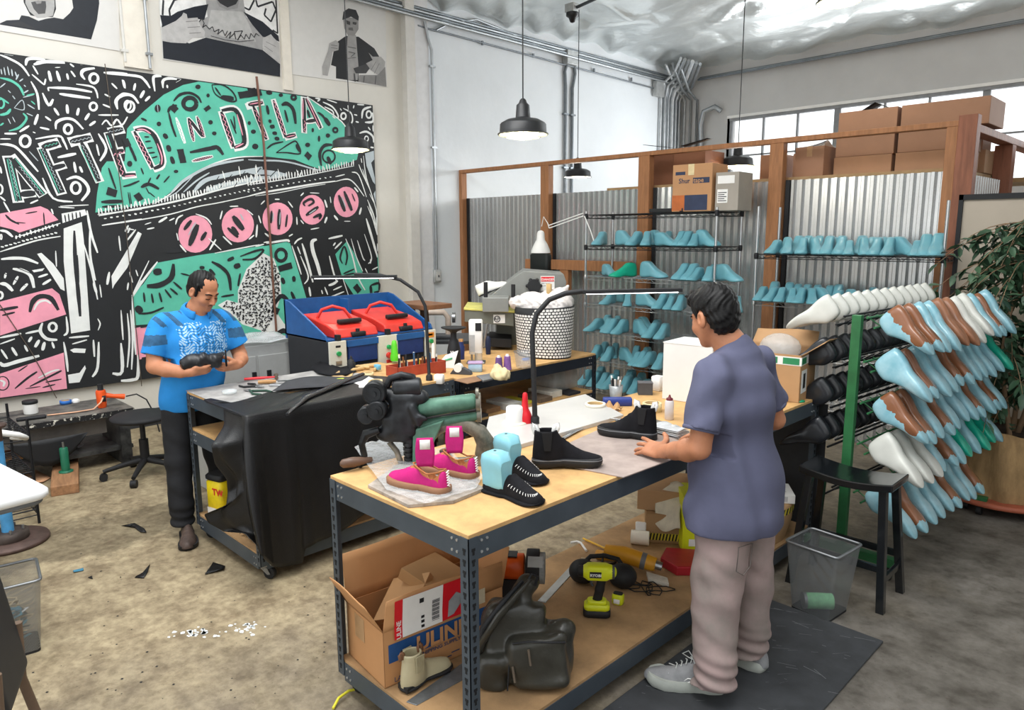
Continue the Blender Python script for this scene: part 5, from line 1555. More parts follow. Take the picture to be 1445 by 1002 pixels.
# ------------------------------------------------ man in blue at the leather bench
B2 = np.array([-4.66, 1.72, 0.])
T2 = thing('person', 'standing man in bright blue polo shirt and black trousers holding a black boot upper', 'person', B2)
Rh = frame3((.86, .30, -.46), (.42, .15, .9)); Hc = np.array([-4.585, 1.822, 1.552])
S = SDF((-4.9, 1.4, .95), (-4.22, 2.16, 1.72), .005)
S.ell((-4.66, 1.76, 1.2), (.115, .17, .2), .02); S.cone((-4.665, 1.61, 1.36), (-4.655, 1.93, 1.36), .05, .05, .05)
S.chain([(-4.655, 1.78, 1.36, .07), (-4.63, 1.795, 1.44, .06), (-4.60, 1.815, 1.5, .058)], .03)
head(S, Hc, Rh, .98)
S.chain([(-4.67, 1.565, 1.345, .058), (-4.655, 1.525, 1.2, .05), (-4.625, 1.505, 1.105, .046), (-4.55, 1.545, 1.09, .046), (-4.47, 1.60, 1.08, .037), (-4.415, 1.645, 1.078, .028)], .012)
hand(S, (-4.415, 1.645, 1.078), (.10, .95, .05), (.75, -.1, -.6), -1, (.45, .42, .42, .45), .98, .03, (.55, .8))
S.chain([(-4.65, 1.975, 1.345, .058), (-4.65, 2.025, 1.2, .05), (-4.625, 2.045, 1.11, .045), (-4.56, 2.02, 1.095, .045), (-4.49, 1.975, 1.085, .036), (-4.435, 1.935, 1.08, .028)], .012)
hand(S, (-4.435, 1.935, 1.08), (.15, -.85, .0), (.75, .1, -.55), 1, (.5, .45, .45, .5), .98, .02, (.5, .8))
S.build('body', M_skin, T2, 2, B2)
P = lambda x, y, z: Hc+Rh@np.array([x, y, z])*.98
S = SDF(Hc-.15, Hc+.15, .004)
S.ell(P(0, -.022, .037), (.081, .096, .09), .01, Rh); S.ell(P(0, -.05, -.012), (.074, .06, .07), .02, Rh)
S.box(P(0, .128, .0), (.12, .075, .2), .01, Rh, .03, cut=True); S.box(P(0, .035, -.1), (.12, .07, .09), .01, Rh, .02, cut=True)
for e in (-1, 1): S.ell(P(e*.085, -.005, -.015), (.03, .028, .04), .005, Rh, cut=True); S.cone(P(e*.077, .018, .05), P(e*.075, .022, -.02), .011, .007, .006); S.ell(P(e*.045, .075, .1), (.025, .05, .03), .01, Rh, cut=True)
S.box(P(0, -.05, -.15), (.12, .1, .07), .01, Rh, .02, cut=True)
S.warp(lambda X, Y, Z: (.0015*np.sin(X*90+Y*300+3*np.sin(Z*40))).astype(np.float32)); S.build('hair', M_hair, T2, 1, B2)
for e in (-1, 1):
    prismlines(T2, 'eyebrow', lambda *p: P(*p)-B2, [[(e*.052, .073, .016), (e*.034, .0895, .023), (e*.013, .0905, .016)]], .0042, M_hair)
    prismlines(T2, 'eyelashes', lambda *p: P(*p)-B2, [[(e*.047, .0815, -.012), (e*.032, .091, -.0135), (e*.018, .087, -.011)]], .0018, M_hair)
prismlines(T2, 'moustache', lambda *p: P(*p)-B2, [[(-.02, .088, -.061), (0, .0925, -.056), (.02, .088, -.061)]], .0028, mat('stubble', '#6b4a3a', .8))
M_polo = mat('blue_polo', '#2187d3', .8, var=.1, sc=5, bump=.002, bsc=14); M_polod = mat('polo_dark_band', '#2c5a80', .8, var=.2, sc=30); M_polow = mat('polo_print', '#a9cbe2', .8, var=.15, sc=40)
S = SDF((-4.9, 1.42, .76), (-4.4, 2.12, 1.48), .005)
S.ell((-4.655, 1.77, 1.22), (.14, .205, .2), .03); S.ell((-4.64, 1.75, 1.03), (.155, .19, .19), .05); S.ell((-4.675, 1.72, .88), (.15, .19, .18), .06)
S.cone((-4.665, 1.60, 1.362), (-4.655, 1.94, 1.362), .064, .064, .05); S.cone((-4.655, 1.78, 1.37), (-4.645, 1.785, 1.42), .08, .066, .04)
SL = (((-4.67, 1.575, 1.345), (-4.652, 1.51, 1.17)), ((-4.655, 1.965, 1.345), (-4.64, 2.04, 1.18)))
for a, b in SL: S.cone(a, b, .07, .076, .03)
S.warp(wr([((.4, -.3, -.8), 40, 0, 1), ((-.6, .5, -.6), 32, 1, .8), ((.2, .9, .1), 50, 2, .5)], .0032))
S.plane((-4.66, 1.7, .80), (0, 0, -1)); X, Y, Z = np.meshgrid(*S.ax, indexing='ij', sparse=True)
for (a, b), side in zip(SL, (-1, 1)):
    a = np.array(a); b = np.array(b); d = (b-a)/np.linalg.norm(b-a); pr_ = (X-b[0])*d[0]+(Y-b[1])*d[1]+(Z-b[2])*d[2]
    m = (pr_ > -.004) & ((Y < 1.605) if side < 0 else (Y > 1.945)) & (Z < 1.26); S.d = np.where(m & (pr_ < .1), np.maximum(S.d, pr_), S.d).astype(np.float32); S.cone(b-d*.05, b+d*.08, .06, .06, .002, cut=True)
S.cone((-4.645, 1.785, 1.40), (-4.62, 1.8, 1.52), .061, .066, .004, cut=True)
def pf(C):
    x, y, z = C[:, 0], C[:, 1], C[:, 2]; r = np.zeros(len(C))
    arm = (np.abs(y-1.77) > .19) & (z > 1.235) & (z < 1.30); r[arm] = 1
    fr = (x > -4.64) & (np.abs(y-1.79) < .155)
    n = np.sin(y*130+4*np.sin(z*60))*np.sin(z*170+3*np.sin(y*80)); r[fr & (z > 1.12) & (z < 1.36) & (n > .30)] = 2
    r[fr & (z > 1.16) & (z < 1.33) & (n < -.55)] = 1; r[fr & (np.abs(z-1.135) < .006) & (y > 1.76)] = 2
    r[(x > -4.66) & (z > 1.345) & (np.abs(y-1.78) > .09) & (np.sin(y*70+z*50) > .3)] = 1; return r
S.build('polo_shirt', [M_polo, M_polod, M_polow], T2, 2, B2, fn=pf)
g = MB()
Rn = frame3((0, 1, 0), (.45, .1, 1)); cc = np.array([-4.636, 1.79, 1.43])-B2
g.grid(lambda u, v: Vector(cc+Rn@np.array([(.067+.03*v)*cos(rad(28+304*u)), (.068+.03*v)*sin(rad(28+304*u)), .02-.035*v*v*1.3+.008*sin(pi*v)])), 26, 5); g.build('collar', M_polo, T2, solid=.005)
g = MB(); g.cbox((.155, .125, 1.29), (.006, .034, .045), R=rotm(0, 0, .3)); 
t_ = MB(); t_.px([(1.84-B2[1]-.02, 1.31), (1.84-B2[1]+.012, 1.31), (1.84-B2[1]+.012, 1.285), (1.84-B2[1]-.004, 1.268), (1.84-B2[1]-.02, 1.285)], .128, .133)
M_bt = mat('black_denim', '#15161a', .8, var=.2, sc=8, bump=.003, bsc=14)
S = SDF((-4.9, 1.42, .05), (-4.42, 2.05, .98), .006)
S.ell((-4.68, 1.72, .88), (.125, .175, .14), .02)
S.chain([(-4.68, 1.64, .82, .1), (-4.63, 1.6, .48, .08), (-4.575, 1.575, .2, .07), (-4.565, 1.57, .1, .072)], .02)
S.chain([(-4.68, 1.81, .82, .1), (-4.66, 1.86, .48, .08), (-4.66, 1.88, .2, .07), (-4.66, 1.88, .1, .07)], .02)
S.warp(wr([((.3, .3, .9), 46, 0, .6), ((-.5, .5, .7), 36, 1, .9)], .003)); X, Y, Z = np.meshgrid(*S.ax, indexing='ij', sparse=True)
S.d = (S.d+np.clip((.24-Z)/.2, 0, 1)*.008*np.sin(Z*110+X*18)).astype(np.float32); S.plane((0, 0, .085), (0, 0, -1)); S.build('trousers', M_bt, T2, 2, B2)
M_bs = mat('brown_shoe', '#4a3c36', .6, var=.3, sc=22, bump=.001)
def clog(loc, rz):
    L, W = .29, .108; o = Vector(np.array(loc)-B2); M_ = Matrix.Translation(o)@Matrix.Rotation(rz, 4, 'Z'); S = SDF((-.03, -.08, 0), (L+.03, .08, .16), .004)
    prof = [(0, .09), (.2, .1), (.4, .1), (.6, .08), (.8, .065), (1, .05)]
    for i in range(13):
        u = .06+.89*i/12; S.ell((u*L, .01*sin(pi*u), .015), (L/12*1.3, hwf(u)*W/2*.95, lerpt(prof, u)-.015), .012)
    S.plane((0, 0, .015), (0, 0, -1)); ob = S.build('shoe', M_bs, T2, 2); ob.data.transform(M_)
    g = MB(); o1 = sole_outline(L, W, 24, off=.005); g.loft([[M_@Vector((x*.98, y*.96, 0)) for x, y in o1], [M_@Vector((x, y, .008)) for x, y in o1], [M_@Vector((x, y, .028)) for x, y in o1]]); g.build('sole', M_rub, ob)
clog((-4.60, 1.60, 0), rad(-20)); clog((-4.70, 1.89, 0), rad(8))
# the boot upper he holds
t = thing('boot_upper', 'black leather boot upper held in both hands by the man in blue', 'boot upper', (-4.42, 1.76, 1.13))
S = SDF((-.12, -.17, -.1), (.12, .16, .12), .004)
S.chain([(-.02, -.115, .0, .05), (-.01, -.05, .01, .045), (0, .03, .0, .04), (.005, .085, .005, .046)], .02); S.cone((.002, .04, .0), (.01, .15, .01), .036, .042, .003, cut=True); S.plane((0, .1, 0), (.1, 1, .2))
S.warp(wr([((.2, 1, .3), 90, 0, 1), ((.5, .8, -.4), 60, 1, .7)], .004)); S.build('leather_shell', mat('black_leather', '#1d1d20', .35, var=.15, sc=10, bump=.001, bsc=120), t, 2)
g = MB(); g.tube([(.012+.047*cos(a*pi/9), .098-.02*cos(a*pi/9), .008+.047*sin(a*pi/9)) for a in range(18)], .006, 6, closed=True); g.build('collar_band', M_bsu, t)
# ================================================================ WIRE SHELVES AND LASTS
M_chr = mat('chrome_wire', '#c6c8ca', .25, .85, var=.05); M_bwire = mat('black_wire', '#1d1e22', .4, .3, var=.05)
def wire_shelf(lb, x0, x1, yf, D, zs, ztop, blacks):
    t = thing('wire_shelf', lb, 'shelf', (x0, yf, 0)); W = x1-x0
    for xx in (0, W):
        for yy in (0, D):
            g = MB(); g.tube([(xx, yy, .02), (xx, yy, ztop)], .0125, 10)
            for k in range(int(ztop/.05)): g.tube([(xx, yy, .05+.05*k), (xx, yy, .053+.05*k)], .0132, 10)
            g.lathe([(.016, 0), (.016, .02), (.012, .025)], (xx, yy, 0), 10); g.build('post', M_chr, t)
    for i, z in enumerate(zs):
        m = M_bwire if i in blacks else M_chr; g = MB()
        for yy in (0, D):
            for dz in (0, -.035): g.tube([(0, yy, z+dz-.005), (W, yy, z+dz-.005)], .0035, 6)
            n = 26; g.tube([(W*k/n, yy, z-.005-(.035 if k % 2 else 0)) for k in range(n+1)], .0025, 5)
        for xx in (0, W):
            for dz in (0, -.035): g.tube([(xx, 0, z+dz-.005), (xx, D, z+dz-.005)], .0035, 6)
            g.tube([(xx, D*k/8, z-.005-(.035 if k % 2 else 0)) for k in range(9)], .0025, 5)
        for k in range(int(W/.028)): g.tube([(.02+.028*k, 0, z-.002), (.02+.028*k, D, z-.002)], .0018, 4)
        for xx in (0, W):
            for yy in (0, D): g.lathe([(.019, -.045), (.021, -.01), (.017, .01)], (xx, yy, z), 10)
        g.build('shelf', m, t)
    return t
SLX0, SLX1, SLY = -4.87, -3.36, 5.95
ZL = (.27, .565, .865, 1.16, 1.45, 1.765, 2.085)
wire_shelf('wire shelf rack full of blue shoe lasts behind the man, with a carton on top', SLX0, SLX1, SLY, .46, ZL, 2.12, (5, 6))
SRX0, SRX1, SRY = -3.04, -1.56, 6.1
wire_shelf('wider spaced wire shelf rack with two rows of lasts at right, beside the big post', SRX0, SRX1, SRY, .42, (.4, .85, 1.29, 1.705), 2.12, (3,))
LM = {}
def last_proto(key, mats, ys=1., zs=1., fn=None, loc=(0, 0, -5)):
    g = MB(); R_ = last_rings(zs=zs, ys=ys); g.loft(R_); 
    g.cyl((.055, 0, .1285*zs), (.055, 0, .1305*zs), .005, mi=min(1, len(mats)-1)); o = g.build('shoe_last', mats, sub=1)
    if fn:
        for p in o.data.polygons:
            c = p.center
            if fn(c): p.material_index = 2
    LM[key] = o; return o
M_lastb = [M_blu, M_dark]; M_lw = mat('last_wood', '#8f6044', .45, var=.2, sc=12, stretch=(1, 5, 5), coat=.2); M_resin = mat('last_resin', '#7fb9c9', .22, var=.1, sc=9, c2='#a5cbd6', coat=.4)
M_tealr = mat('last_teal', '#17a48a', .25, var=.1, coat=.4); M_lastw = mat('last_white', '#cfd0c9', .35, var=.05, coat=.2); M_lastk = mat('last_black', '#202328', .3, var=.2, coat=.3); M_lg = mat('last_green', '#18a886', .4, var=.05)
last_proto('b', M_lastb); last_proto('b2', M_lastb, ys=1.12, zs=1.08); last_proto('b3', M_lastb, ys=.92, zs=.84); last_proto('g', [M_lg, M_dark], zs=.95)
ORD = ['first', 'second', 'third', 'fourth', 'fifth', 'sixth', 'seventh', 'eighth', 'ninth', 'tenth', 'eleventh', 'twelfth', 'thirteenth', 'fourteenth', 'fifteenth', 'sixteenth', 'seventeenth', 'eighteenth', 'nineteenth', 'twentieth']
used = set()
def put_last(key, M_, lb, grp, cat='shoe last'):
    o = LM[key]
    if key in used: o = o.copy(); COL.objects.link(o)
    used.add(key); o.matrix_world = M_; tag(o, lb, cat, grp); return o
rd = random.Random(12)
def row(z, y, items, where, grp, yj=.0):
    """items: (pixel x of the middle, toe heading, kind, scale)"""
    items = sorted(items, key=lambda i: i[0]); n = len(items)
    for i, it in enumerate(items):
        px_, hd, k, s_ = it if len(it) == 4 else (tuple(it)+(1,) if len(it) == 3 else tuple(it)+('b', 1))
        p = ony(px_, 440, y)
        h = rad(hd+rd.uniform(-6, 6)); x = float(p[0])
        c = Vector((x, y+rd.uniform(-yj, yj), z)); M_ = Matrix.Translation(c)@Matrix.Rotation(h, 4, 'Z')@Matrix.Scale(s_*1.14, 4)@Matrix.Translation((-.11 if abs(hd) < 40 else -.06, 0, 0))
        kind = {'g': 'green'}.get(k, 'blue')
        put_last(k, M_, '%s shoe last, %s from left %s' % (kind, ORD[i], where), None if k == 'g' else grp)
f, k_ = SLY+.13, SLY+.33
row(ZL[5], f, [(849, -75), (880, -10, 'b2', 1), (898, -75), (911, -60), (936, -15, 'b3', 1.1), (960, -80), (969, -75), (978, -65, 'b3', 1), (992, -12, 'b2', 1)], 'on uppermost last shelf, left rack', 'lasts on the left rack, uppermost row')
row(ZL[5], k_+.02, [(915, -50), (925, -20, 'b2', 1), (941, -70)], 'at back of uppermost last shelf, left rack', 'lasts on the left rack, uppermost back row')
row(ZL[4], f, [(858, -20, 'b3', 1), (888, -110, 'g', 1.05), (918, -8, 'b2', 1.05), (966, -82, 'b2', 1), (978, -80, 'b2', 1), (985, -85, 'b3', 1), (1000, -70, 'b3', 1.1), (1024, -12, 'b2', 1)], 'on second last shelf, left rack', 'lasts on the left rack, second row')
row(ZL[4], k_, [(1006, -80), (1013, -60)], 'at back of second last shelf, left rack', 'lasts on the left rack, second back row')
row(ZL[3], f, [(863, -80, 'b3', 1), (886, -60, 'b3', 1), (912, -8, 'b2', 1), (937, -80), (948, -75, 'b3', 1), (962, -70)], 'on third last shelf, left rack', 'lasts on the left rack, third row')
row(ZL[3], k_, [(874, 175, 'b3', 1), (950, -85), (1040, -60), (1020, -60)], 'at back of third last shelf, left rack', 'lasts on the left rack, third back row')
row(ZL[2], f, [(845, -85, 'b3', 1.05), (861, -70), (868, -75), (881, -80), (905, -20, 'b2', 1), (926, -85), (940, -75)], 'on fourth last shelf, left rack', 'lasts on the left rack, fourth row')
row(ZL[2], k_, [(858, -70), (872, -60), (912, -20, 'b2', 1), (928, -75)], 'at back of fourth last shelf, left rack', 'lasts on the left rack, fourth back row')
row(ZL[1], f, [(845, -75, 'b2', .9), (863, -80, 'b2', .9), (886, -15, 'b', 1), (903, -80, 'b3', 1), (912, -80), (921, -85), (936, -80)], 'on fifth last shelf, left rack', 'lasts on the left rack, fifth row')
row(ZL[1], k_, [(855, -70), (870, -60), (900, -70), (915, -70)], 'at back of fifth last shelf, left rack', 'lasts on the left rack, fifth back row')
row(ZL[0], f, [(832, -80), (845, -75), (857, -80), (868, -85), (889, -80, 'b2', 1), (902, -75), (916, -80)], 'on bottom shelf, left rack', 'lasts on the left rack, bottom row')
row(ZL[0], k_, [(850, -70, 'b2', 1), (872, -60), (893, -70, 'b2', 1.1), (908, -70, 'b2', 1)], 'at back of bottom shelf, left rack', 'lasts on the left rack, bottom back row')
f, k_ = SRY+.12, SRY+.31
def hd(i): return (-85, -70, -80, -60)[i % 4]
row(1.705, f, [(1092, -85, 'b3', 1), (1107, -70, 'b3', 1.1), (1128, -78), (1143, -60), (1165, -80, 'b2', 1), (1182, -80, 'b2', 1), (1192, -70, 'b3', 1), (1212, -70, 'b', 1), (1232, -75), (1249, -85, 'b'), (1268, -30, 'b2', .95), (1287, -80, 'b3', 1), (1299, -75, 'b2', 1.08), (1316, -80, 'b2', 1.12)], 'on top shelf, right rack', 'lasts on the right rack, top row')
row(1.705, k_, [(1106, -80), (1122, -80, 'b2', 1), (1135, -80, 'b2', 1), (1150, -75, 'b2', 1), (1172, -80), (1210, -80, 'b2', 1), (1224, -75), (1240, -80), (1254, -80)], 'at back of top shelf, right rack', 'lasts on the right rack, top back row')
row(1.29, f, [(1076, -85, 'b3', 1), (1092, -80, 'b3', 1), (1103, -75, 'b3', 1), (1117, -70, 'b3', 1), (1131, -75, 'b3', 1.05), (1144, -70, 'b3', 1.05), (1161, -35, 'b3', 1.1), (1183, -80, 'b3', 1), (1199, -50, 'b3', 1.1), (1221, -70, 'b3', 1.1), (1235, -75, 'b3', 1.1), (1252, -80, 'b2', 1), (1262, -75, 'b2', 1), (1281, -40, 'b2', 1), (1303, -35, 'b2', 1)], 'on second shelf, right rack', 'lasts on the right rack, second row')
row(1.29, k_, [(1092, -80, 'b2', 1), (1113, -75, 'b2', 1), (1125, -80), (1138, -80), (1152, -75), (1170, -80), (1182, -75, 'b2', 1), (1230, -60), (1248, -80)], 'at back of second shelf, right rack', 'lasts on the right rack, second back row')
# carton with tape lettering and narrow tray on top
p = ony(989, 292, SLY+.2)
t = thing('taped_carton', 'tall brown carton with blue lettering standing on top of the left wire rack', 'box', (p[0], SLY+.22, 2.09), rad(4)); w, d, h = .46, .32, .43
MB().box((-w/2, -d/2, 0), (w/2-.06, d/2, h)).build('box_body', cmat('b98b62'), t, bevel=.004)
g = MB(); g.box((-w/2+.0, -d/2-.0015, .01), (-w/2+.13, -d/2, .15), 1); g.box((-w/2+.13, -d/2-.0015, .01), (w/2-.1, -d/2, .15), 0); g.build('printed_panel', [mat('navy_ink', '#2b3550', .6), mat('rust_ink', '#b5622f', .6)], t)
for a_, b_, c_, d_ in ((-w/2+.03, .335, -w/2+.13, .365), (-.02, .255, w/2-.085, .305)): MB().box((a_, -d/2-.0015, b_), (c_, -d/2, d_)).build('ink_bar', mat('navy_ink', '#2b3550'), t)
g = MB(); text_mesh(g, 'Shur', .062, lambda u, v: (-.165+u, -d/2-.0025, .26+v), bold=.001); text_mesh(g, 'tape', .06, lambda u, v: (-.015+u, -d/2-.0028, .262+v), 1, bold=.001); g.build('lettering', [mat('navy_ink', '#2b3550'), cmat('b98b62')], t)
g = MB(); g.box((-.07, -d/2-.003, .33), (-.01, -d/2-.001, .43)); g.build('tape', mat('tape_pale', '#d9c69a', .3), t)
t = thing('grey_carton', 'small grey carton with shipping labels beside the tall carton on the wire rack', 'box', (float(p[0])+.31, SLY+.26, 2.09), rad(4)); MB().box((-.12, -.15, 0), (.1, .15, .34)).build('box_body', cmat('a39c92'), t, bevel=.003)
g = MB(); g.box((-.1, -.152, .07), (.0, -.1505, .19)); g.box((-.1, -.152, .24), (.06, -.1505, .31)); g.build('shipping_label', M_wht, t); g = MB(); [g.box((-.092, -.153, .085+.018*k), (-.01-.02*(k % 2), -.152, .092+.018*k)) for k in range(5)]; g.build('label_print', M_blk, t)
tag(MB().box((float(ony(912, 290, SLY)[0]), SLY+.05, 2.09), (float(ony(960, 290, SLY)[0]), SLY+.35, 2.125)).build('black_tray', M_blk, bevel=.004), 'flat black tray on the top of the left wire rack beside the carton', 'tray')
# clamp lamp on an arm
t = thing('clamp_lamp', 'white spring arm lamp with bell shade clamped to the left wire rack', 'lamp', (-4.87, 5.92, 2.04))
a = Vector((0, -.02, .03)); q = Vector(ony(775, 322, 5.75))-t.location
for dz in (0, .03): g = MB(); g.tube([a+Vector((0, 0, dz)), q+Vector((0, 0, dz))], .006, 6); g.build('arm', M_wht, t)
g = MB(); g.tube([(.0, 0, .03), (.1, -.02, -.12), (.14, 0, -.25)], .006, 6); g.tube([q, q+Vector((-.02, 0, .05)), q+Vector((-.08, 0, .12)), q+Vector((-.11, 0, .02))], .005, 6); g.build('cable', M_wht, t)
s_ = Vector(ony(763, 345, 5.75))-t.location; g = MB(); g.lathe([(.105, -.09), (.1, -.06), (.07, .01), (.045, .05), (.04, .12), (.03, .14), (.01, .15)], s_, 24); g.build('shade', M_wht, t)
# ================================================================ LAST RACK ON WHEELS
M_gr = mat('green_paint', '#2c6b3f', .45, var=.12)
RX0, RY0, RX1, RY1 = -1.43, 4.08, -1.31, 5.5
t = thing('last_rack', 'green steel trolley rack on casters hung with shoe lasts on both sides', 'rack', (0, 0, 0))
def rp(s, dx=0., z=0.): return Vector((RX0+(RX1-RX0)*s+dx, RY0+(RY1-RY0)*s, z))
for s_ in (0, 1): MB().box(rp(s_)-Vector((.025, .02, -.1)), rp(s_)+Vector((.025, .02, 1.45))).build('post', M_gr, t, bevel=.003)
for s_ in (0, 1):
    o = MB().box(rp(s_)-Vector((.3, .025, -.08)), rp(s_)+Vector((.3, .025, .13))).build('foot', M_gr, t, bevel=.003)
    for e in (-1, 1):
        c = rp(s_, e*.26, .04); g = MB(); g.tube([c-Vector((.015, 0, 0)), c+Vector((.015, 0, 0))], .038, 16); g.build('caster_wheel', M_rub, o)
ZR = (1.44, 1.2, .97, .74, .46)
for z in ZR:
    for e in (-1, 1):
        g = MB()
        for dz, dx in ((0, .06), (-.05, .1)): g.tube([rp(-.02, e*dx, z+dz), rp(1.02, e*dx, z+dz)], .006, 6)
        for k in range(12): g.tube([rp((k+.5)/12, e*.02, z), rp((k+.5)/12, e*.13, z-.07)], .004, 5)
        g.build('rail', M_gr if e > 0 else M_bwire, t)
def resinwood(name, th):
    m = mat(name, '#7fb9c9', .25, var=.1, sc=9, c2='#a5cbd6', coat=.4); nt = m.node_tree; N = nt.nodes; L = nt.links; tc = N.new('ShaderNodeTexCoord'); sp = N.new('ShaderNodeSeparateXYZ'); L.new(tc.outputs['Object'], sp.inputs[0])
    n = N.new('ShaderNodeTexNoise'); n.inputs['Scale'].default_value = 22; L.new(tc.outputs['Object'], n.inputs['Vector'])
    def ma(op, a, b, c=0.):
        x = N.new('ShaderNodeMath'); x.operation = op
        for i, q in enumerate((a, b, c)):
            if isinstance(q, (int, float)): x.inputs[i].default_value = q
            else: L.new(q, x.inputs[i])
        return x.outputs[0]
    a = ma('LESS_THAN', ma('MULTIPLY_ADD', n.outputs['Fac'], .07, sp.outputs[2]), th); b = ma('LESS_THAN', ma('MULTIPLY_ADD', n.outputs['Fac'], .09, sp.outputs[0]), .255)
    mx = N.new('ShaderNodeMixRGB'); L.new(ma('MULTIPLY', a, b), mx.inputs[0]); s = N['Principled BSDF'].inputs['Base Color']; L.new(s.links[0].from_socket, mx.inputs[1]); mx.inputs[2].default_value = (*lin('#8a5a3e'), 1); L.new(mx.outputs[0], s); return m
last_proto('w1', [resinwood('resin_wood', .088), M_dark]); last_proto('w2', [resinwood('resin_wood_low', .068), M_dark]); last_proto('wd', [M_lw, M_dark, M_resin], fn=lambda c: c.z > .105); last_proto('wh', [M_lastw, M_dark]); last_proto('tl', [M_tealr, M_dark]); last_proto('bk', [M_lastk, M_zinc]); last_proto('rs', [M_resin, M_dark])
NM = {'w1': 'blue resin and wood', 'w2': 'blue resin and wood', 'wd': 'brown wooden', 'wh': 'white', 'tl': 'teal green', 'bk': 'black', 'rs': 'clear blue resin'}
TN = ['top', 'second', 'third', 'fourth', 'lowest']
rowsR = [['w1', 'w1', 'rs', 'rs', 'wd', 'wd', 'wh', 'wh', 'rs', 'w1', 'rs'], ['rs', 'w1', 'rs', 'rs', 'w1', 'w1', 'rs', 'rs', 'rs', 'rs', 'tl'], ['w1', 'w1', 'rs', 'w1', 'rs', 'rs', 'rs', 'w2', 'rs', 'w1', 'rs'], ['wh', 'wh', 'wh', 'rs', 'w1', 'rs', 'tl', 'rs', 'tl', 'tl', 'rs'], ['rs', 'w1', 'rs', 'rs', 'rs', 'w1', 'rs', 'rs', 'w1']]
rd = random.Random(21)
for ti, (z, rw) in enumerate(zip(ZR, rowsR)):
    for k, key in enumerate(rw):
        s_ = (k+.25)/11.; sc = 1.2*rd.uniform(.95, 1.05); xd = Vector((.60+rd.uniform(-.05, .05), -.18+rd.uniform(-.06, .06), -.76)).normalized(); zd = Vector((-.8, 0, -.5)); zd = (zd-xd*zd.dot(xd)).normalized(); yd = zd.cross(xd)
        c = rp(s_, .185, z+.03+rd.uniform(-.01, .01)); M_ = Matrix.Translation(c)@Matrix((xd, yd, zd)).transposed().to_4x4()@Matrix.Scale(sc, 4)@Matrix.Translation((-.03, 0, -.04))
        put_last(key, M_, '%s shoe last hanging %s from near end on %s right rail' % (NM[key], ORD[k], TN[ti]), 'lasts on the %s right rail' % TN[ti])
for ti, z in enumerate(ZR[:4]):
    for k in range(12):
        key = 'wh' if ti == 0 else 'bk'; s_ = (k+.1)/11.5; xd = Vector((-.66, -.1, -.62)).normalized(); zd = Vector((.5, 0, -.8)); zd = (zd-xd*zd.dot(xd)).normalized(); yd = zd.cross(xd); yd.normalize()
        c = rp(s_, -.16, z+.05); M_ = Matrix.Translation(c)@Matrix((xd, yd, zd)).transposed().to_4x4()@Matrix.Scale(1.1, 4)@Matrix.Translation((-.03, 0, -.06))
        put_last(key, M_, '%s shoe last hanging %s from near end on %s left rail' % (NM[key], ORD[k], TN[ti]), 'lasts on the %s left rail' % TN[ti])
# ================================================================ STOOL, BIN, MAT, TREE
M_bst = mat('black_lacquer', '#131619', .22, var=.1, coat=.5)
t = thing('bar_stool', 'black wooden saddle seat stool in front of the last rack', 'stool', (-1.31, 3.83, 0)); sh = .665
g = MB(); nx = 12; top = lambda u: sh-.028+.028*abs(2*u-1)**1.8
pr_ = [(-.235+.47*i/nx, top(i/nx)) for i in range(nx+1)]; pr_ += [(x, z-.04) for x, z in reversed(pr_)]; g.py(pr_, -.125, .125); g.build('seat', M_bst, t, bevel=.006)
for sx in (-1, 1):
    for sy_ in (-1, 1):
        g = MB(); a, b = Vector((sx*.235, sy_*.15, 0)), Vector((sx*.185, sy_*.09, sh-.05)); q = .019; g.loft([[a+Vector((i*q, j*q, 0)) for i, j in ((-1, -1), (1, -1), (1, 1), (-1, 1))], [b+Vector((i*q, j*q, 0)) for i, j in ((-1, -1), (1, -1), (1, 1), (-1, 1))]], sm=False); g.build('leg', M_bst, t, bevel=.003)
for sy_ in (-1, 1): MB().box((-.215, sy_*.132-.01, .2), (.215, sy_*.132+.01, .235)).build('stretcher', M_bst, t, bevel=.003)
for sx in (-1, 1): MB().box((sx*.222-.01, -.13, .14), (sx*.222+.01, .13, .175)).build('stretcher', M_bst, t, bevel=.003)
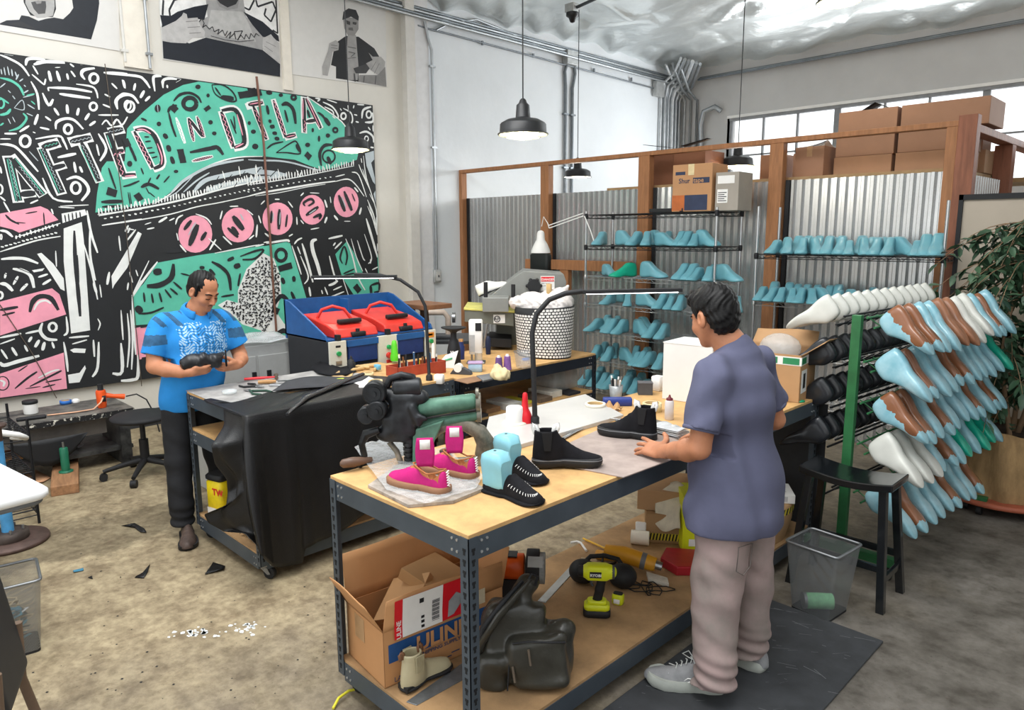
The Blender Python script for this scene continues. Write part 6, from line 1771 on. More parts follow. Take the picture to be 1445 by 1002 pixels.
def mesh_bin(name, lb, loc, rz, w0, w1, d0, d1, h):
    m = bpy.data.materials.get('wire_mesh')
    if not m:
        m = mat('wire_mesh', '#9a9d9f', .4, .6, var=0); nt = m.node_tree; N = nt.nodes; L = nt.links; tc = N.new('ShaderNodeTexCoord'); sp = N.new('ShaderNodeSeparateXYZ'); L.new(tc.outputs['Object'], sp.inputs[0])
        ad = N.new('ShaderNodeMath'); ad.operation = 'ADD'; L.new(sp.outputs[0], ad.inputs[0]); L.new(sp.outputs[1], ad.inputs[1]); outs = []
        for src, sgn in ((ad, 1), (ad, -1)):
            x = N.new('ShaderNodeMath'); x.operation = 'MULTIPLY_ADD'; L.new(sp.outputs[2], x.inputs[0]); x.inputs[1].default_value = sgn; L.new(ad.outputs[0], x.inputs[2])
            y = N.new('ShaderNodeMath'); y.operation = 'MULTIPLY'; L.new(x.outputs[0], y.inputs[0]); y.inputs[1].default_value = 1/.0055
            z = N.new('ShaderNodeMath'); z.operation = 'PINGPONG'; L.new(y.outputs[0], z.inputs[0]); z.inputs[1].default_value = .5
            w = N.new('ShaderNodeMath'); w.operation = 'LESS_THAN'; L.new(z.outputs[0], w.inputs[0]); w.inputs[1].default_value = .14; outs.append(w)
        mx = N.new('ShaderNodeMath'); mx.operation = 'MAXIMUM'; L.new(outs[0].outputs[0], mx.inputs[0]); L.new(outs[1].outputs[0], mx.inputs[1]); L.new(mx.outputs[0], N['Principled BSDF'].inputs['Alpha'])
    t = thing(name, lb, 'waste bin', loc, rz); r = lambda w, d, z, q=.02, n=3: [(sx*(w/2-q)+q*cos(rad(a0+90*k/n)), sy_*(d/2-q)+q*sin(rad(a0+90*k/n)), z) for sx, sy_, a0 in ((1, 1, 0), (-1, 1, 90), (-1, -1, 180), (1, -1, 270)) for k in range(n+1)]
    g = MB(); g.loft([r(w0, d0, .012), r(w1, d1, h)], cap=False, sm=False); g.build('mesh_wall', m, t)
    g = MB(); g.pz([(x, y) for x, y, z in r(w0, d0, 0)], 0, .012); g.build('base', M_blk, t)
    g = MB(); g.tube(r(w1, d1, h), .007, 8, closed=True); g.build('rim', mat('rim_grey', '#8d9093', .35, .7), t); return t
mesh_bin('mesh_bin', 'grey wire mesh waste bin beside the black stool, green roll inside', (-1.31, 3.5, 0), rad(-6), .2, .27, .2, .25, .36)
t = thing('green_roll', 'pale green paper roll lying in the bottom of the mesh bin by the stool', 'roll', (-1.31, 3.48, .053), rad(40)); R = rotm(0, rad(90)); MB().lathe([(.038, -.07), (.04, -.068), (.04, .068), (.038, .07)], n=24, R=R).build('wrap', mat('mint_print', '#8fd1a0', .5, var=.2, sc=25), t); MB().lathe([(.041, -.075), (.041, -.06)], n=20, R=R).build('end_band', M_met, t)
tag(MB().box((-1.60, 1.75, 0), (-.97, 3.405, .012)).build('floor_mat', mat('mat_grey', '#37393c', .75, var=.2, sc=7, bump=.001), bevel=.006), 'dark grey anti fatigue mat under the feet of the man in purple', 'mat')
TP = Vector((-1.0, 5.86, 0))
t = thing('plant_dolly', 'round terracotta coloured plant dolly on casters under the burlap pot', 'dolly', TP); MB().lathe([(.40, .07), (.42, .075), (.42, .1), (.40, .105)], n=40).build('tray', mat('terracotta', '#a5583f', .6), t)
for k in range(5): a = k*1.2566+.5; MB().tube([(.33*cos(a)-.015, .33*sin(a), .035), (.33*cos(a)+.015, .33*sin(a), .035)], .034, 14).build('caster_wheel', M_rub, t)
t = thing('potted_tree', 'leafy weeping fig tree in a burlap wrapped pot at the right picture edge', 'plant', TP+Vector((0, 0, .106)))
M_bur = mat('burlap', '#9c7f58', .9, var=.2, sc=18, bump=.006, bsc=90, stretch=(1, 1, .35)); 
def bur(u, v): a = u*2*pi; r = .33+.035*sin(v*pi)+.014*sin(a*9+v*3)+.01*sin(a*17+2*v)-.02*v; return (r*cos(a), r*sin(a), .46*v+.012*sin(a*7)*(v > .9))
MB().grid(bur, 90, 14).build('burlap_wrap', M_bur, t); MB().lathe([(.29, .40), (.01, .41)], n=30).build('soil', mat('soil', '#3a2e25', .9, var=.3), t)
rd = random.Random(3); lv = MB(); M_leaf = mat('fig_leaf', '#2c4a37', .4, var=.35, sc=6, c2='#4b6a4e')
def leaf(p, d, s_):
    d = d.normalized(); a = d.cross(Vector((0, 0, 1))); a = a.normalized() if a.length > .01 else Vector((1, 0, 0)); a = (a+Vector((0, 0, rd.uniform(-.5, .5)))).normalized(); n = a.cross(d)
    lv.add([p, p+d*.3*s_+a*.23*s_+n*.05*s_, p+d*.65*s_+a*.19*s_+n*.03*s_, p+d*s_-n*.1*s_, p+d*.65*s_-a*.19*s_+n*.03*s_, p+d*.3*s_-a*.23*s_+n*.05*s_], [(0, 1, 2, 3), (0, 3, 4, 5)], sm=True)
for k in range(3):
    a0 = k*2.1; st = Vector((.05*cos(a0), .05*sin(a0), .4)); P_ = [st+Vector((.05*sin(i*.8+k), .04*cos(i*.7+k), i*.19)) for i in range(9)]
    MB().tube(P_, [.017-.0014*i for i in range(9)], 8).build('trunk', mat('bark', '#8d7359', .8, var=.2), t)
    tw = MB()
    for b in range(38):
        i = rd.uniform(1.2, 8); q = P_[int(i)].lerp(P_[min(8, int(i)+1)], i % 1); a = rd.uniform(0, 2*pi); L = rd.uniform(.25, .6)*(1.1-.045*i); pts = [q]
        up = rd.uniform(.1, .5)
        for j in range(1, 7): f_ = j/6; pts.append(q+Vector((cos(a)*L*f_*1.2, sin(a)*L*f_*1.2, L*(up*f_-.9*f_*f_))))
        tw.tube(pts, [.005-.0006*j for j in range(7)], 5)
        for j in range(1, 7):
            for m_ in range(3):
                pp = pts[j-1].lerp(pts[j], rd.random()); dd = Vector((rd.uniform(-1, 1), rd.uniform(-1, 1), rd.uniform(-1.3, .1))); leaf(pp, dd, rd.uniform(.07, .115))
    tw.build('branch', mat('bark', '#8d7359'), t)
for b in range(14):
    a = rd.uniform(0, 2*pi); q = Vector((.22*cos(a), .22*sin(a), .42))
    for m_ in range(5): leaf(q+Vector((rd.uniform(-.05, .05), rd.uniform(-.05, .05), rd.uniform(0, .12))), Vector((cos(a), sin(a), rd.uniform(-.2, .8))), .09)
lv.build('foliage', M_leaf, t)
# ================================================================ LEATHER BENCH
def dp(px_, py_, d): return Vector([float(q) for q in _O+ray(px_, py_)*d])
M_lea = mat('black_hide', '#101012', .42, var=.15, sc=5, bump=.0015, bsc=160, spec=.5)
zt = ZT+.006; cols = []
def C_(top, bot, inn): cols.append((Vector(top), Vector([float(q) for q in bot]), Vector(inn)))
C_((-4.14, 1.60, zt), ony(300, 618, 1.56), (-4.14, 1.64, zt))
C_((-4.08, 1.59, zt), ony(296, 632, 1.42), tuple(at(335, 571, zt)))
C_((-4.02, 1.59, zt), ony(322, 655, 1.50), tuple(at(352, 568, zt)))
C_((-3.95, 1.59, zt), ony(325, 690, 1.50), tuple(at(372, 562, zt)))
C_((-3.86, 1.59, zt), ony(292, 730, 1.44), tuple(at(382, 553, zt)))
C_((-3.78, 1.59, zt), ony(325, 754, 1.50), tuple(at(395, 556, zt)))
C_((-3.67, 1.59, zt), ony(358, 754, 1.56), tuple(at(410, 556, zt)))
C_((-3.595, 1.60, zt), ony(372, 788, 1.55), tuple(at(425, 553, zt)))
for (a, b), (c, d) in zip(((385, 800), (400, 801), (415, 797), (428, 794), (432, 774), (445, 766), (461, 761), (480, 750), (503, 735), (520, 722), (535, 716), (548, 708)), ((440, 550), (450, 547), (460, 544), (472, 541), (480, 538), (490, 536), (500, 534), (510, 532), (525, 531), (540, 532), (555, 533), (570, 535))):
    p = onx(a, b, -3.545); C_((-3.59, max(1.62, p[1]), zt), p, tuple(at(c, d, zt)))
def hide(u, v):
    f = u*(len(cols)-1); i = min(int(f), len(cols)-2); t = f-i; t = t*t*(3-2*t)*.5+t*.5
    T, B, I = [cols[i][k].lerp(cols[i+1][k], t) for k in range(3)]
    if v < .35: 
        w = v/.35; p = I.lerp(T, w); p.z += .004+.006*sin(u*40)*sin(pi*w)*.6; return p
    w = (v-.35)/.65
    if f < 6.7: w *= .02
    p = T.lerp(B, w); k = .02*sin(pi*w)*(1+.6*sin(u*25))
    if i < 7: p.y -= k*1.2+.012*sin(f*5)*w
    else: p.x += k*.6+.008*sin(f*2.6)*w
    p.z -= .0; 
    if w < .06: p.z = T.z-.004*(w/.06)
    return p
EL = [ony(a, b, c) for a, b, c in ((315, 575, 1.598), (317, 600, 1.56), (300, 628, 1.44), (307, 655, 1.47), (324, 675, 1.52), (326, 695, 1.53), (324, 712, 1.5), (292, 725, 1.43), (297, 737, 1.44), (318, 750, 1.5), (345, 752, 1.54), (363, 770, 1.57))]
zbt = float(cols[7][1].z)
def hend(u, v):
    f = v*11; i = min(int(f), 10); t = f-i; L = Vector(EL[i]).lerp(Vector(EL[i+1]), t); R = Vector((-3.597+.03*v, 1.597-.03*sin(pi*v), zt+(zbt-zt)*v)); L.z = min(L.z, zt); p = L.lerp(R, u)
    p.y -= .05*sin(pi*u)*max(0, 1-abs(v-.22)/.2)*(u < .6 or 1)+.018*sin(u*11+v*3)*sin(pi*v)*(1-u); return p
t = MB().grid(hide, 96, 46).grid(hend, 26, 60).build('leather_hide', M_lea, solid=.0025); tag(t, 'large black leather hide draped over the bench top and hanging to the lower shelf', 'leather')
t = MB().tube([at(512, 528, zt+.02), at(470, 545, zt+.02), at(430, 562, zt+.02), at(405, 585, zt+.02)], [.016, .02, .02, .01], 10, flat=.7).build('rolled_leather', mat('black_hide_gloss', '#1b1b1e', .25, coat=.3)); tag(t, 'rolled strip of glossy black leather lying across the draped hide', 'leather')
q0 = [at(*p, zt+.012) for p in ((382, 553), (405, 537), (428, 545), (520, 536), (470, 552), (430, 556))]
def fl(u, v): a = q0[0].lerp(q0[3], u) if False else at(384+125*u, 552-14*u+ (4*u*(1-u))*3, zt+.012); b = at(404+118*u, 538-8*u, zt+.012); p = a.lerp(b, v); p.z += .03*abs(sin(u*4.2))*(1-u)*(.5+.5*v); return p
tag(MB().grid(fl, 20, 5).build('suede_piece', mat('grey_suede', '#3a3b3f', .85, var=.1), solid=.003), 'wavy dark grey suede piece lying on the leather bench', 'leather')
slab('grey_mat', 'grey stained work mat on the bench in front of the man in blue', 'mat', [(262, 551), (330, 540), (455, 521), (520, 528), (470, 545), (410, 552), (318, 574)], ZT, ZT+.004, mat('mat_grey_worn', '#9c9a98', .7, var=.25, sc=9))
t = thing('glass_dish', 'small clear glass dish on the bench near the man in blue', 'dish', at(324, 556, ZT+.004)); MB().lathe([(.03, 0), (.04, .004), (.045, .022), (.042, .022), (.036, .005), (.001, .004)], n=24, cap=False).build('glass', mat('glass_clear', '#dfe5e6', .08, var=0, alpha=.4), t)
pliers('pliers with dark green handles lying beside the glass dish', at(352, 553, ZT+.004), rad(195), mat('dark_green', '#2c4a3c', .4), .15, .16)
pliers('pliers with dark jaws lying behind the pliers with green handles', at(364, 547, ZT+.004), rad(20), M_blk, .12, .14)
t = thing('hammer', 'cobbler hammer with a bright red handle on the leather bench', 'hammer', at(390, 534, ZT+.01), rad(65)); MB().tube([(0, 0, .01), (-.1, 0, .01), (-.2, 0, .01)], [.008, .013, .012], 10, flat=.7).build('handle', M_red, t); MB().tube([(.0, -.045, .012), (.0, .0, .012), (.0, .045, .012)], [.012, .010, .016], 10).build('head', mat('rusty_steel', '#6d6055', .5, .6), t)
t = thing('rasp', 'wooden handled steel rasp lying by the red hammer', 'rasp', at(392, 540, ZT+.01), rad(60)); MB().tube([(-.12, 0, .01), (-.05, 0, .01), (-.01, 0, .01)], [.011, .014, .009], 10).build('handle', M_wh2, t); MB().box((0, -.012, .006), (.14, .012, .013)).build('blade', M_met, t)
t = thing('snips', 'steel snips lying near the end of the rasp', 'snips', at(402, 545, ZT+.008), rad(40))
for s_ in (-1, 1): MB().tube([(0, 0, .006), (-.04, s_*.012, .006), (-.1, s_*.01, .006)], .005, 6).build('handle', M_met, t); MB().tube([(0, 0, .006), (.05, s_*.004, .006)], [.006, .002], 6, flat=.5).build('blade', M_met, t)
def sheet(name, lb, pxs, m, z=ZT, w=.006, cat='leather', th=.002):
    P = [at(x, y, z) for x, y in pxs]; n = len(P); c = sum(P, Vector())/n; rings = 3; v = [Vector((0, 0, .006+w))]; 
    for k in range(1, rings+1):
        for i, p in enumerate(P): q = (p-c)*k/rings; v.append(Vector((q.x, q.y, .004+w*abs(sin(i*1.7+k)))))
    f = [(0, 1+i, 1+(i+1) % n) for i in range(n)]
    for k in range(rings-1): f += [(1+k*n+i, 1+(k+1)*n+i, 1+(k+1)*n+(i+1) % n, 1+k*n+(i+1) % n) for i in range(n)]
    o = MB().add(v, f, 0, True).build(name, m, solid=th); o.location = c; return tag(o, lb, cat)
sheet('suede_piece', 'black suede off cut bunched in front of the blue and red machine', [(437, 520), (452, 514), (485, 521), (498, 518), (503, 526), (490, 533), (465, 533), (448, 530)], M_bsu, w=.02)
sheet('paper_sheet', 'white paper sheet lying on the bench next to the hide', [(485, 537), (520, 534), (540, 541), (528, 549), (505, 549)], M_wht, z=ZT+.004, w=.01, cat='paper')
sheet('leather_scrap', 'pale tan leather scrap in front of the pen tray', [(463, 536), (478, 526), (500, 524), (497, 533), (480, 540)], mat('tan_scrap', '#c9a878', .8), w=.01)
t = thing('utility_knife', 'small yellow green knife lying on the bench by the tan scrap', 'knife', at(475, 537, ZT+.012), rad(75)); MB().rbox((0, 0, .006), (.1, .018, .012), .006).build('handle', mat('lime', '#bcd534', .4), t); MB().box((.05, -.005, .004), (.075, .005, .007)).build('blade', M_met, t)
rd = random.Random(5)
for k, (x, y, lb) in enumerate(((512, 521, 'left'), (522, 519, 'middle'), (505, 524, 'front'), (530, 523, 'right'))):
    t = thing('wooden_tool', 'turned wooden tool handle, %s of the group in front of the machine' % lb, 'tool', at(x, y, ZT), rad(20+40*k)); MB().lathe([(.008, -.06), (.014, -.04), (.010, 0), (.015, .04), (.008, .06)], (0, 0, .016), 12, R=rotm(0, rad(90))).build('handle', mat('boxwood', '#cfae78', .5, var=.15), t)
ring_thing('tape_roll', 'cream tape roll standing near the front of the pen tray', at(530, 543, ZT), .045, .03, .03, M_tape)
ring_thing('tape_roll', 'small cream tape roll behind the other one near the tray', at(520, 531, ZT), .035, .024, .025, M_tape)
t = thing('blue_block', 'small light blue foam block in front of the machine', 'block', at(533, 524, ZT)); MB().rbox((0, 0, .03), (.05, .03, .035), .004).build('block', mat('light_blue', '#6fb6d4', .5), t)
# pen tray with contents
a, b = at(556, 538, .93), at(624, 526, .93); hd_ = math.atan2(b.y-a.y, b.x-a.x); L_ = (b-a).length
t = thing('pen_tray', 'orange red wooden tray crammed with pens, brushes and tools', 'tray', (a+b)/2+Vector((-.05, .02, 0)), hd_)
for bx in (((-L_/2, -.07, 0), (L_/2, .07, .006)), ((-L_/2, -.07, 0), (L_/2, -.062, .09)), ((-L_/2, .062, 0), (L_/2, .07, .09)), ((-L_/2, -.07, 0), (-L_/2+.008, .07, .09)), ((L_/2-.008, -.07, 0), (L_/2, .07, .09))): MB().box(*bx).build('side_panel', mat('tray_red', '#a8452f', .5, var=.15), t, bevel=.002)
TR = t.location.copy()
for k in range(16):
    x = -L_/2+.03+(L_-.06)*k/15; h = .10+.07*rd.random(); lx = x*cos(hd_); ly = x*sin(hd_)
    cc = ('#1f2022', '#ecebe6', '#e5c33a', '#8b5a34', '#2b2b2e', '#c9c9c9', '#37628a')[k % 7]; nm = ('marker pen', 'white tube', 'yellow pencil', 'wooden brush', 'black awl', 'steel tool', 'blue pen')[k % 7]
    o = MB().tube([(0, 0, .008), (rd.uniform(-.012, .012), rd.uniform(-.012, .012), h)], [.006, .0065], 7).build(nm.split()[-1].replace('tube', 'tube'), mat('pen_'+cc[1:], cc, .4)); o.location = TR+Vector((lx, ly, 0))+Vector((rd.uniform(-.02, .02), rd.uniform(-.02, .02), 0)); tag(o, '%s standing upright in the orange tray, %s from the left' % (nm, ORD[k]), nm.split()[-1])
lathe_thing('green_glue_bottle', 'bright lime green bottle with a rounded top beside the pen tray', 'bottle', at(557, 509, .95), [('bottle_body', [(.03, 0), (.034, .03), (.026, .06), (.022, .12), (.016, .15), (.006, .158)], mat('lime_green', '#5ed12e', .35))])
lathe_thing('glue_pot', 'black metal pot with a knob lid in front of the machine', 'pot', at(496, 522, ZT), [('pot', [(.028, 0), (.03, .05), (.025, .055)], M_blk), ('lid', [(.026, .055), (.018, .075), (.006, .08), (.01, .09), (.004, .1)], M_blk)])
# ---------------------------------------------------------------- gooseneck lamps
def goose(lb, base, path, d, bar, rb=.013):
    t = thing('bench_lamp', lb, 'lamp', base); o = Vector(t.location)
    g = MB(); g.box((-.03, -.03, -.045), (.03, .03, .012)); g.lathe([(.022, 0), (.022, .05), (.014, .06)], n=12); g.build('clamp', M_blk, t, bevel=.003)
    P_ = [Vector((0, 0, .03))]+[dp(x, y, d)-o for x, y in path]; g = MB(); g.tube(P_, rb, 10); g.build('gooseneck', M_blk, t)
    (x0, y0), (x1, y1) = bar; a, b = dp(x0, y0, d)-o, dp(x1, y1, d)-o; v = (b-a).normalized(); n = Vector((0, 0, 1)); s_ = v.cross(n)
    g = MB(); g.loft([[p+s_*i*.02+n*j*.009 for i, j in ((-1, -1), (1, -1), (1, 1), (-1, 1))] for p in (a, b)], sm=False); g.build('light_bar', M_blk, t, bevel=.003)
    g = MB(); g.loft([[p+s_*i*.016-n*(.009+.003*j) for i, j in ((-1, 0), (1, 0), (1, 1), (-1, 1))] for p in (a+v*.02, b-v*.02)], sm=False); g.build('led_strip', mat('led_white', '#ffffff', .4, var=0, emit=6), t)
    return t
goose('black arched lamp with a long light bar, clamped to the near bench', at(755, 603, ZT), [(754, 560), (752, 500), (751, 470), (757, 443), (775, 423), (798, 414), (822, 411)], 3.52, ((822, 412), (962, 409)))
g = MB(); 
goose('black arched lamp with a long light bar, standing among the clutter of the far bench', at(606, 541, .93), [(604, 500), (602, 460), (600, 432), (590, 412), (565, 395), (535, 388), (500, 387)], 4.75, ((440, 391), (560, 390)), .011)
# ---------------------------------------------------------------- blue and red forming machine
t = thing('forming_machine', 'blue and red two station toe forming machine with cream control panels', 'machine', (-4.56, 2.68, 0)); MW, MD = .98, .62
M_mb = mat('machine_blue', '#1e5693', .5, var=.12); M_mbd = mat('machine_blue_dark', '#16336d', .5); M_mr = mat('machine_red', '#d2362c', .4, var=.08); M_mc = mat('machine_cream', '#d9d6c8', .45, var=.04); M_cab = mat('cabinet_charcoal', '#27292e', .6)
MB().box((-MD, 0, 0), (-.02, MW, 1.13)).build('cabinet', M_cab, t, bevel=.006)
pr_ = [(-MD-.03, 1.13), (-.04, 1.13), (-.06, 1.17), (-MD+.05, 1.39), (-MD-.03, 1.40)]
for y in (0, MW-.015): MB().py(pr_, y, y+.015).build('side_cheek', M_mb, t)
MB().box((-MD-.03, 0, 1.1), (-MD-.01, MW, 1.40)).build('back_panel', M_mb, t); MB().box((-MD-.02, MW/2-.01, 1.1), (-MD+.12, MW/2+.01, 1.38)).build('divider', M_mb, t); MB().box((-MD-.03, 0, 1.13), (-.04, MW, 1.14)).build('deck', M_mb, t)
for k in (0, 1):
    y0 = .08+k*.44; MB().px([(y0+.08, .96), (y0+.33, .96), (y0+.33, 1.1), (y0+.08, 1.1)], -.02, -.004).build('blue_opening', M_mbd, t); MB().box((-.03, y0+.07, 1.08), (.004, y0+.34, 1.125)).build('blue_lintel', M_mb, t)
    g = MB(); g.py([(-MD+.05, 1.14), (-.05, 1.14), (-.08, 1.2), (-.2, 1.235), (-MD+.08, 1.29)], y0+.01, y0+.38); g.build('red_cover', M_mr, t, bevel=.01)
    g = MB(); g.rbox((-.17, y0+.2, 1.25), (.045, .2, .03), .01); g.rbox((-.06, y0+.2, 1.16), (.05, .12, .035), .01); g.cyl((-.06, y0+.2, 1.14), (-.06, y0+.2, 1.2), .015); g.build('clamp_handle', M_blk, t)
    g = MB(); g.tube([(-.4, y0+.05, 1.25), (-.36, y0+.08, 1.33), (-.32, y0+.15, 1.355), (-.27, y0+.22, 1.33), (-.25, y0+.27, 1.25)], .012, 10); g.build('red_hose', M_mr, t)
    g = MB(); g.box((-.045, y0-.01, 1.13), (-.005, y0+.02, 1.175)); g.build('latch', M_blk, t)
for k, (y0, y1) in enumerate(((0, .14), (.42, .6), (.87, .98))):
    MB().box((-.02, y0, .8), (0, y1, 1.13)).build('control_panel', M_mc, t, bevel=.003); yc = (y0+y1)/2
    g = MB(); g.tube([(0, yc, 1.04), (.018, yc, 1.04)], .017, 14); g.build('green_button', mat('button_green', '#1f9a55', .4), t)
    if k == 1: g = MB(); g.tube([(0, yc, .975), (.03, yc, .975)], .024, 14); g.build('red_knob', M_mr, t); MB().box((0, yc-.022, .91), (.012, yc+.022, .94)).build('red_switch', M_mr, t)
    else: MB().box((0, yc-.025, .95), (.003, yc+.025, .985)).build('dial_plate', M_met, t); g = MB(); g.box((0, yc-.02, 1.085), (.002, yc+.02, 1.1)); g.build('nameplate', M_blk, t)
MB().box((0, .9, 1.07), (.002, .96, 1.11)).build('warning_sticker', mat('orange_sticker', '#e08b2b', .5), t)
# ---------------------------------------------------------------- grey cabinet behind the man
t = thing('grey_cabinet', 'low light grey metal cabinet behind the man in blue', 'cabinet', (-5.85, 2.02, 0)); M_cg = mat('cabinet_grey', '#a9aaa8', .45, var=.05)
MB().box((0, 0, 0), (.6, .86, 1.06)).build('body', M_cg, t, bevel=.006); MB().box((.6, .02, .05), (.612, .42, .98)).build('door', M_cg, t, bevel=.003); MB().box((.6, .44, .05), (.612, .84, .98)).build('door', M_cg, t, bevel=.003)
for y in (.38, .5): MB().box((.612, y, .80), (.63, y+.03, .86)).build('latch', M_blk, t)
tag(MB().grid(lambda u, v: (-5.83+.6*u, 2.1+.72*v, 1.072+.025*abs(sin(u*6+v*3))*abs(sin(v*5))), 14, 14).build('plastic_film', mat('film', '#d4d8da', .15, alpha=.55), solid=.001), 'crinkled plastic film lying over the grey cabinet', 'plastic')
t = thing('wooden_stand', 'brown wooden stand with a slatted top beside the forming machine', 'stand', (-5.02, 3.88, 0), rad(0)); M_bw = mat('brown_wood', '#7a543b', .6, var=.2)
MB().box((-.25, -.14, 1.26), (.22, .16, 1.30)).build('top', M_bw, t, bevel=.003); 
for k, y in enumerate((-.08, .06)): MB().loft([[(-.05+i*.03, y+j*.025+.08*(2*k-1)*(1-w), 1.26*w) for i, j in ((-1, -1), (1, -1), (1, 1), (-1, 1))] for w in (-.0, 1)], sm=False).build('leg', M_bw, t)
# ---------------------------------------------------------------- far bench clutter
def spool(lb, loc, c, h=.1, r=.03):
    lathe_thing('thread_spool', lb, 'thread', loc, [('thread', [(r*1.05, .004), (r, .01), (r*.75, h)], mat('thr_'+c[1:], c, .8, var=.15, sc=60)), ('cone_tip', [(r*.45, h), (r*.35, h+.015)], M_wht)])
Zb = .93
spool('purple thread cone on the far bench, left of the pair', at(704, 524, Zb), '#6d4f86'); spool('purple thread cone on the far bench, right of the pair', at(716, 522, Zb), '#8a5fa0')
lathe_thing('blue_bottle', 'dark blue bottle behind the black spray bottle', 'bottle', at(651, 507, Zb), [('bottle_body', [(.025, 0), (.027, .1), (.02, .115), (.02, .14)], mat('navy', '#26356b', .35)), ('cap', [(.018, .14), (.018, .16)], M_wh2)])
lathe_thing('wooden_jar', 'small dark bottle standing by the measuring device', 'bottle', at(689, 500, Zb), [('bottle_body', [(.02, 0), (.022, .13), (.012, .15)], mat('navy2', '#1c2541', .3)), ('cap', [(.012, .15), (.012, .17)], M_blk)])
t = thing('spray_bottle', 'matt black bottle with white lettering and a wide black funnel top', 'bottle', at(641, 517, Zb)); MB().lathe([(.045, 0), (.05, .02), (.05, .12), (.035, .19), (.022, .21), (.022, .25)], n=24).build('bottle_body', M_blk, t)
MB().lathe([(.02, .25), (.03, .262), (.085, .285), (.09, .292), (.03, .287), (.02, .29)], n=28, sx=1.1).build('funnel_top', M_blk, t)
g = MB(); fn_ = lambda u, v: (.0505*cos(-rad(42)-v/.05)-0, .0505*sin(-rad(42)-v/.05), .035+u); text_mesh(g, 'REAIS', .036, fn_, bold=.0006); g.build('lettering', M_wht, t)
t = thing('paper_card', 'white card with green stripes leaning beside the tray', 'card', at(622, 520, Zb), rad(30)); MB().add([(-.05, 0, .002), (.09, .02, .002), (.12, .05, .13), (.02, .05, .09)], [(0, 1, 2, 3)]).build('card', M_wht, t, solid=.002); MB().add([(.01, .012, .05), (.08, .03, .065), (.08, .03, .08), (.02, .02, .062)], [(0, 1, 2, 3)]).build('green_stripe', mat('stripe_green', '#54b183', .5), t, solid=.004)
lathe_thing('white_tube', 'slim white bottle standing behind the orange tray', 'bottle', at(612, 512, Zb), [('bottle_body', [(.013, 0), (.014, .13), (.008, .15)], M_wht)])
t = thing('hardness_tester', 'white upright measuring device with a dark screen on the far bench', 'device', at(672, 512, Zb), rad(44)); MB().rbox((0, 0, .2), (.1, .09, .26), .012).build('housing', M_wht, t); MB().box((.0, -.049, .25), (.045, -.045, .31)).build('screen', M_blk, t); MB().box((-.045, -.048, .09), (-.005, -.045, .22)).build('vent_panel', mat('lgrey', '#b8b9ba', .5), t)
for x in (-.03, .0): MB().tube([(x, -.03, 0), (x, -.03, .09)], .008, 8).build('guide_rod', M_met, t)
MB().tube([(.055, 0, .12), (.09, -.02, .3)], .008, 8).build('lever', M_met, t); MB().rbox((0, 0, .006), (.14, .12, .012), .01).build('base', M_met, t); MB().lathe([(.03, .012), (.03, .08), (.034, .085)], (.02, -.03, 0), 16).build('anvil_cup', M_clear, t)
t = thing('cotton_bag', 'crumpled cream cloth bag on the far bench beside the thread cones', 'bag', at(706, 535, Zb)); S = SDF((-.12, -.1, -.01), (.12, .1, .13), .006); S.ell((0, 0, .03), (.08, .06, .045), 0); S.ell((-.04, .01, .06), (.03, .03, .04), .02); S.ell((.04, 0, .05), (.04, .03, .03), .02); S.warp(lambda X, Y, Z: (.006*np.sin(X*90+5*np.sin(Y*40))*np.sin(Z*80+X*30)).astype(np.float32)); S.plane((0, 0, 0), (0, 0, -1)); S.build('cloth', mat('cream_cloth', '#d8c79b', .85), t, 1)
t = thing('plastic_tub', 'clear light blue plastic box on the far bench front edge', 'box', at(671, 524, Zb), rad(45)); MB().rbox((0, 0, .03), (.1, .08, .06), .01).build('tub', mat('tub_blue', '#a9c6de', .2, alpha=.85), t); MB().rbox((0, 0, .064), (.106, .086, .01), .01).build('lid', mat('lid_purple', '#b79ac0', .4), t)
t = thing('tape_dispenser', 'grey black tape dispenser with white roll on the far bench', 'dispenser', at(651, 528, Zb), rad(30)); MB().py([(-.08, 0), (.08, 0), (.07, .025), (.02, .05), (-.05, .04)], -.02, .02).build('body', mat('dkgrey', '#44464a'), t, bevel=.004); MB().tube([(-.02, -.022, .045), (-.02, .022, .045)], .03, 18).build('roll', M_wht, t)
t = thing('white_cup', 'small white box by the foot of the far lamp', 'box', at(620, 541, Zb), rad(30)); MB().rbox((0, 0, .03), (.06, .05, .06), .008).build('box_body', M_wht, t)
slab('grey_tile', 'flat grey tile lying on the far bench edge', 'tile', [(672, 530), (696, 526), (706, 531), (682, 537)], Zb, Zb+.012, mat('tile_grey', '#6f7073', .5))
slab('brown_card', 'brown card strip lying along the front edge of the far bench', 'card', [(640, 536), (668, 531), (700, 532), (660, 541)], Zb, Zb+.006, mat('brown_card', '#8b6a50', .8))
t = thing('wire_basket', 'clear wire basket with jars behind the patterned basket', 'basket', at(740, 518, Zb), rad(20)); MB().lathe([(.06, 0), (.075, .11), (.077, .115)], n=24, cap=False).build('wall', mat('clear_grey', '#b9bdc0', .2, alpha=.4), t); MB().tube([(.077*cos(a*pi/9), .077*sin(a*pi/9), .115) for a in range(18)], .003, 5, closed=True).build('rim', M_met, t)
t = thing('bottle_cap', 'small bright blue cap at the foot of the patterned basket', 'lid', at(742, 508, Zb)); MB().lathe([(.03, 0), (.03, .012), (.025, .014)], n=16).build('cap', mat('bright_blue', '#2a6fd0', .4), t)
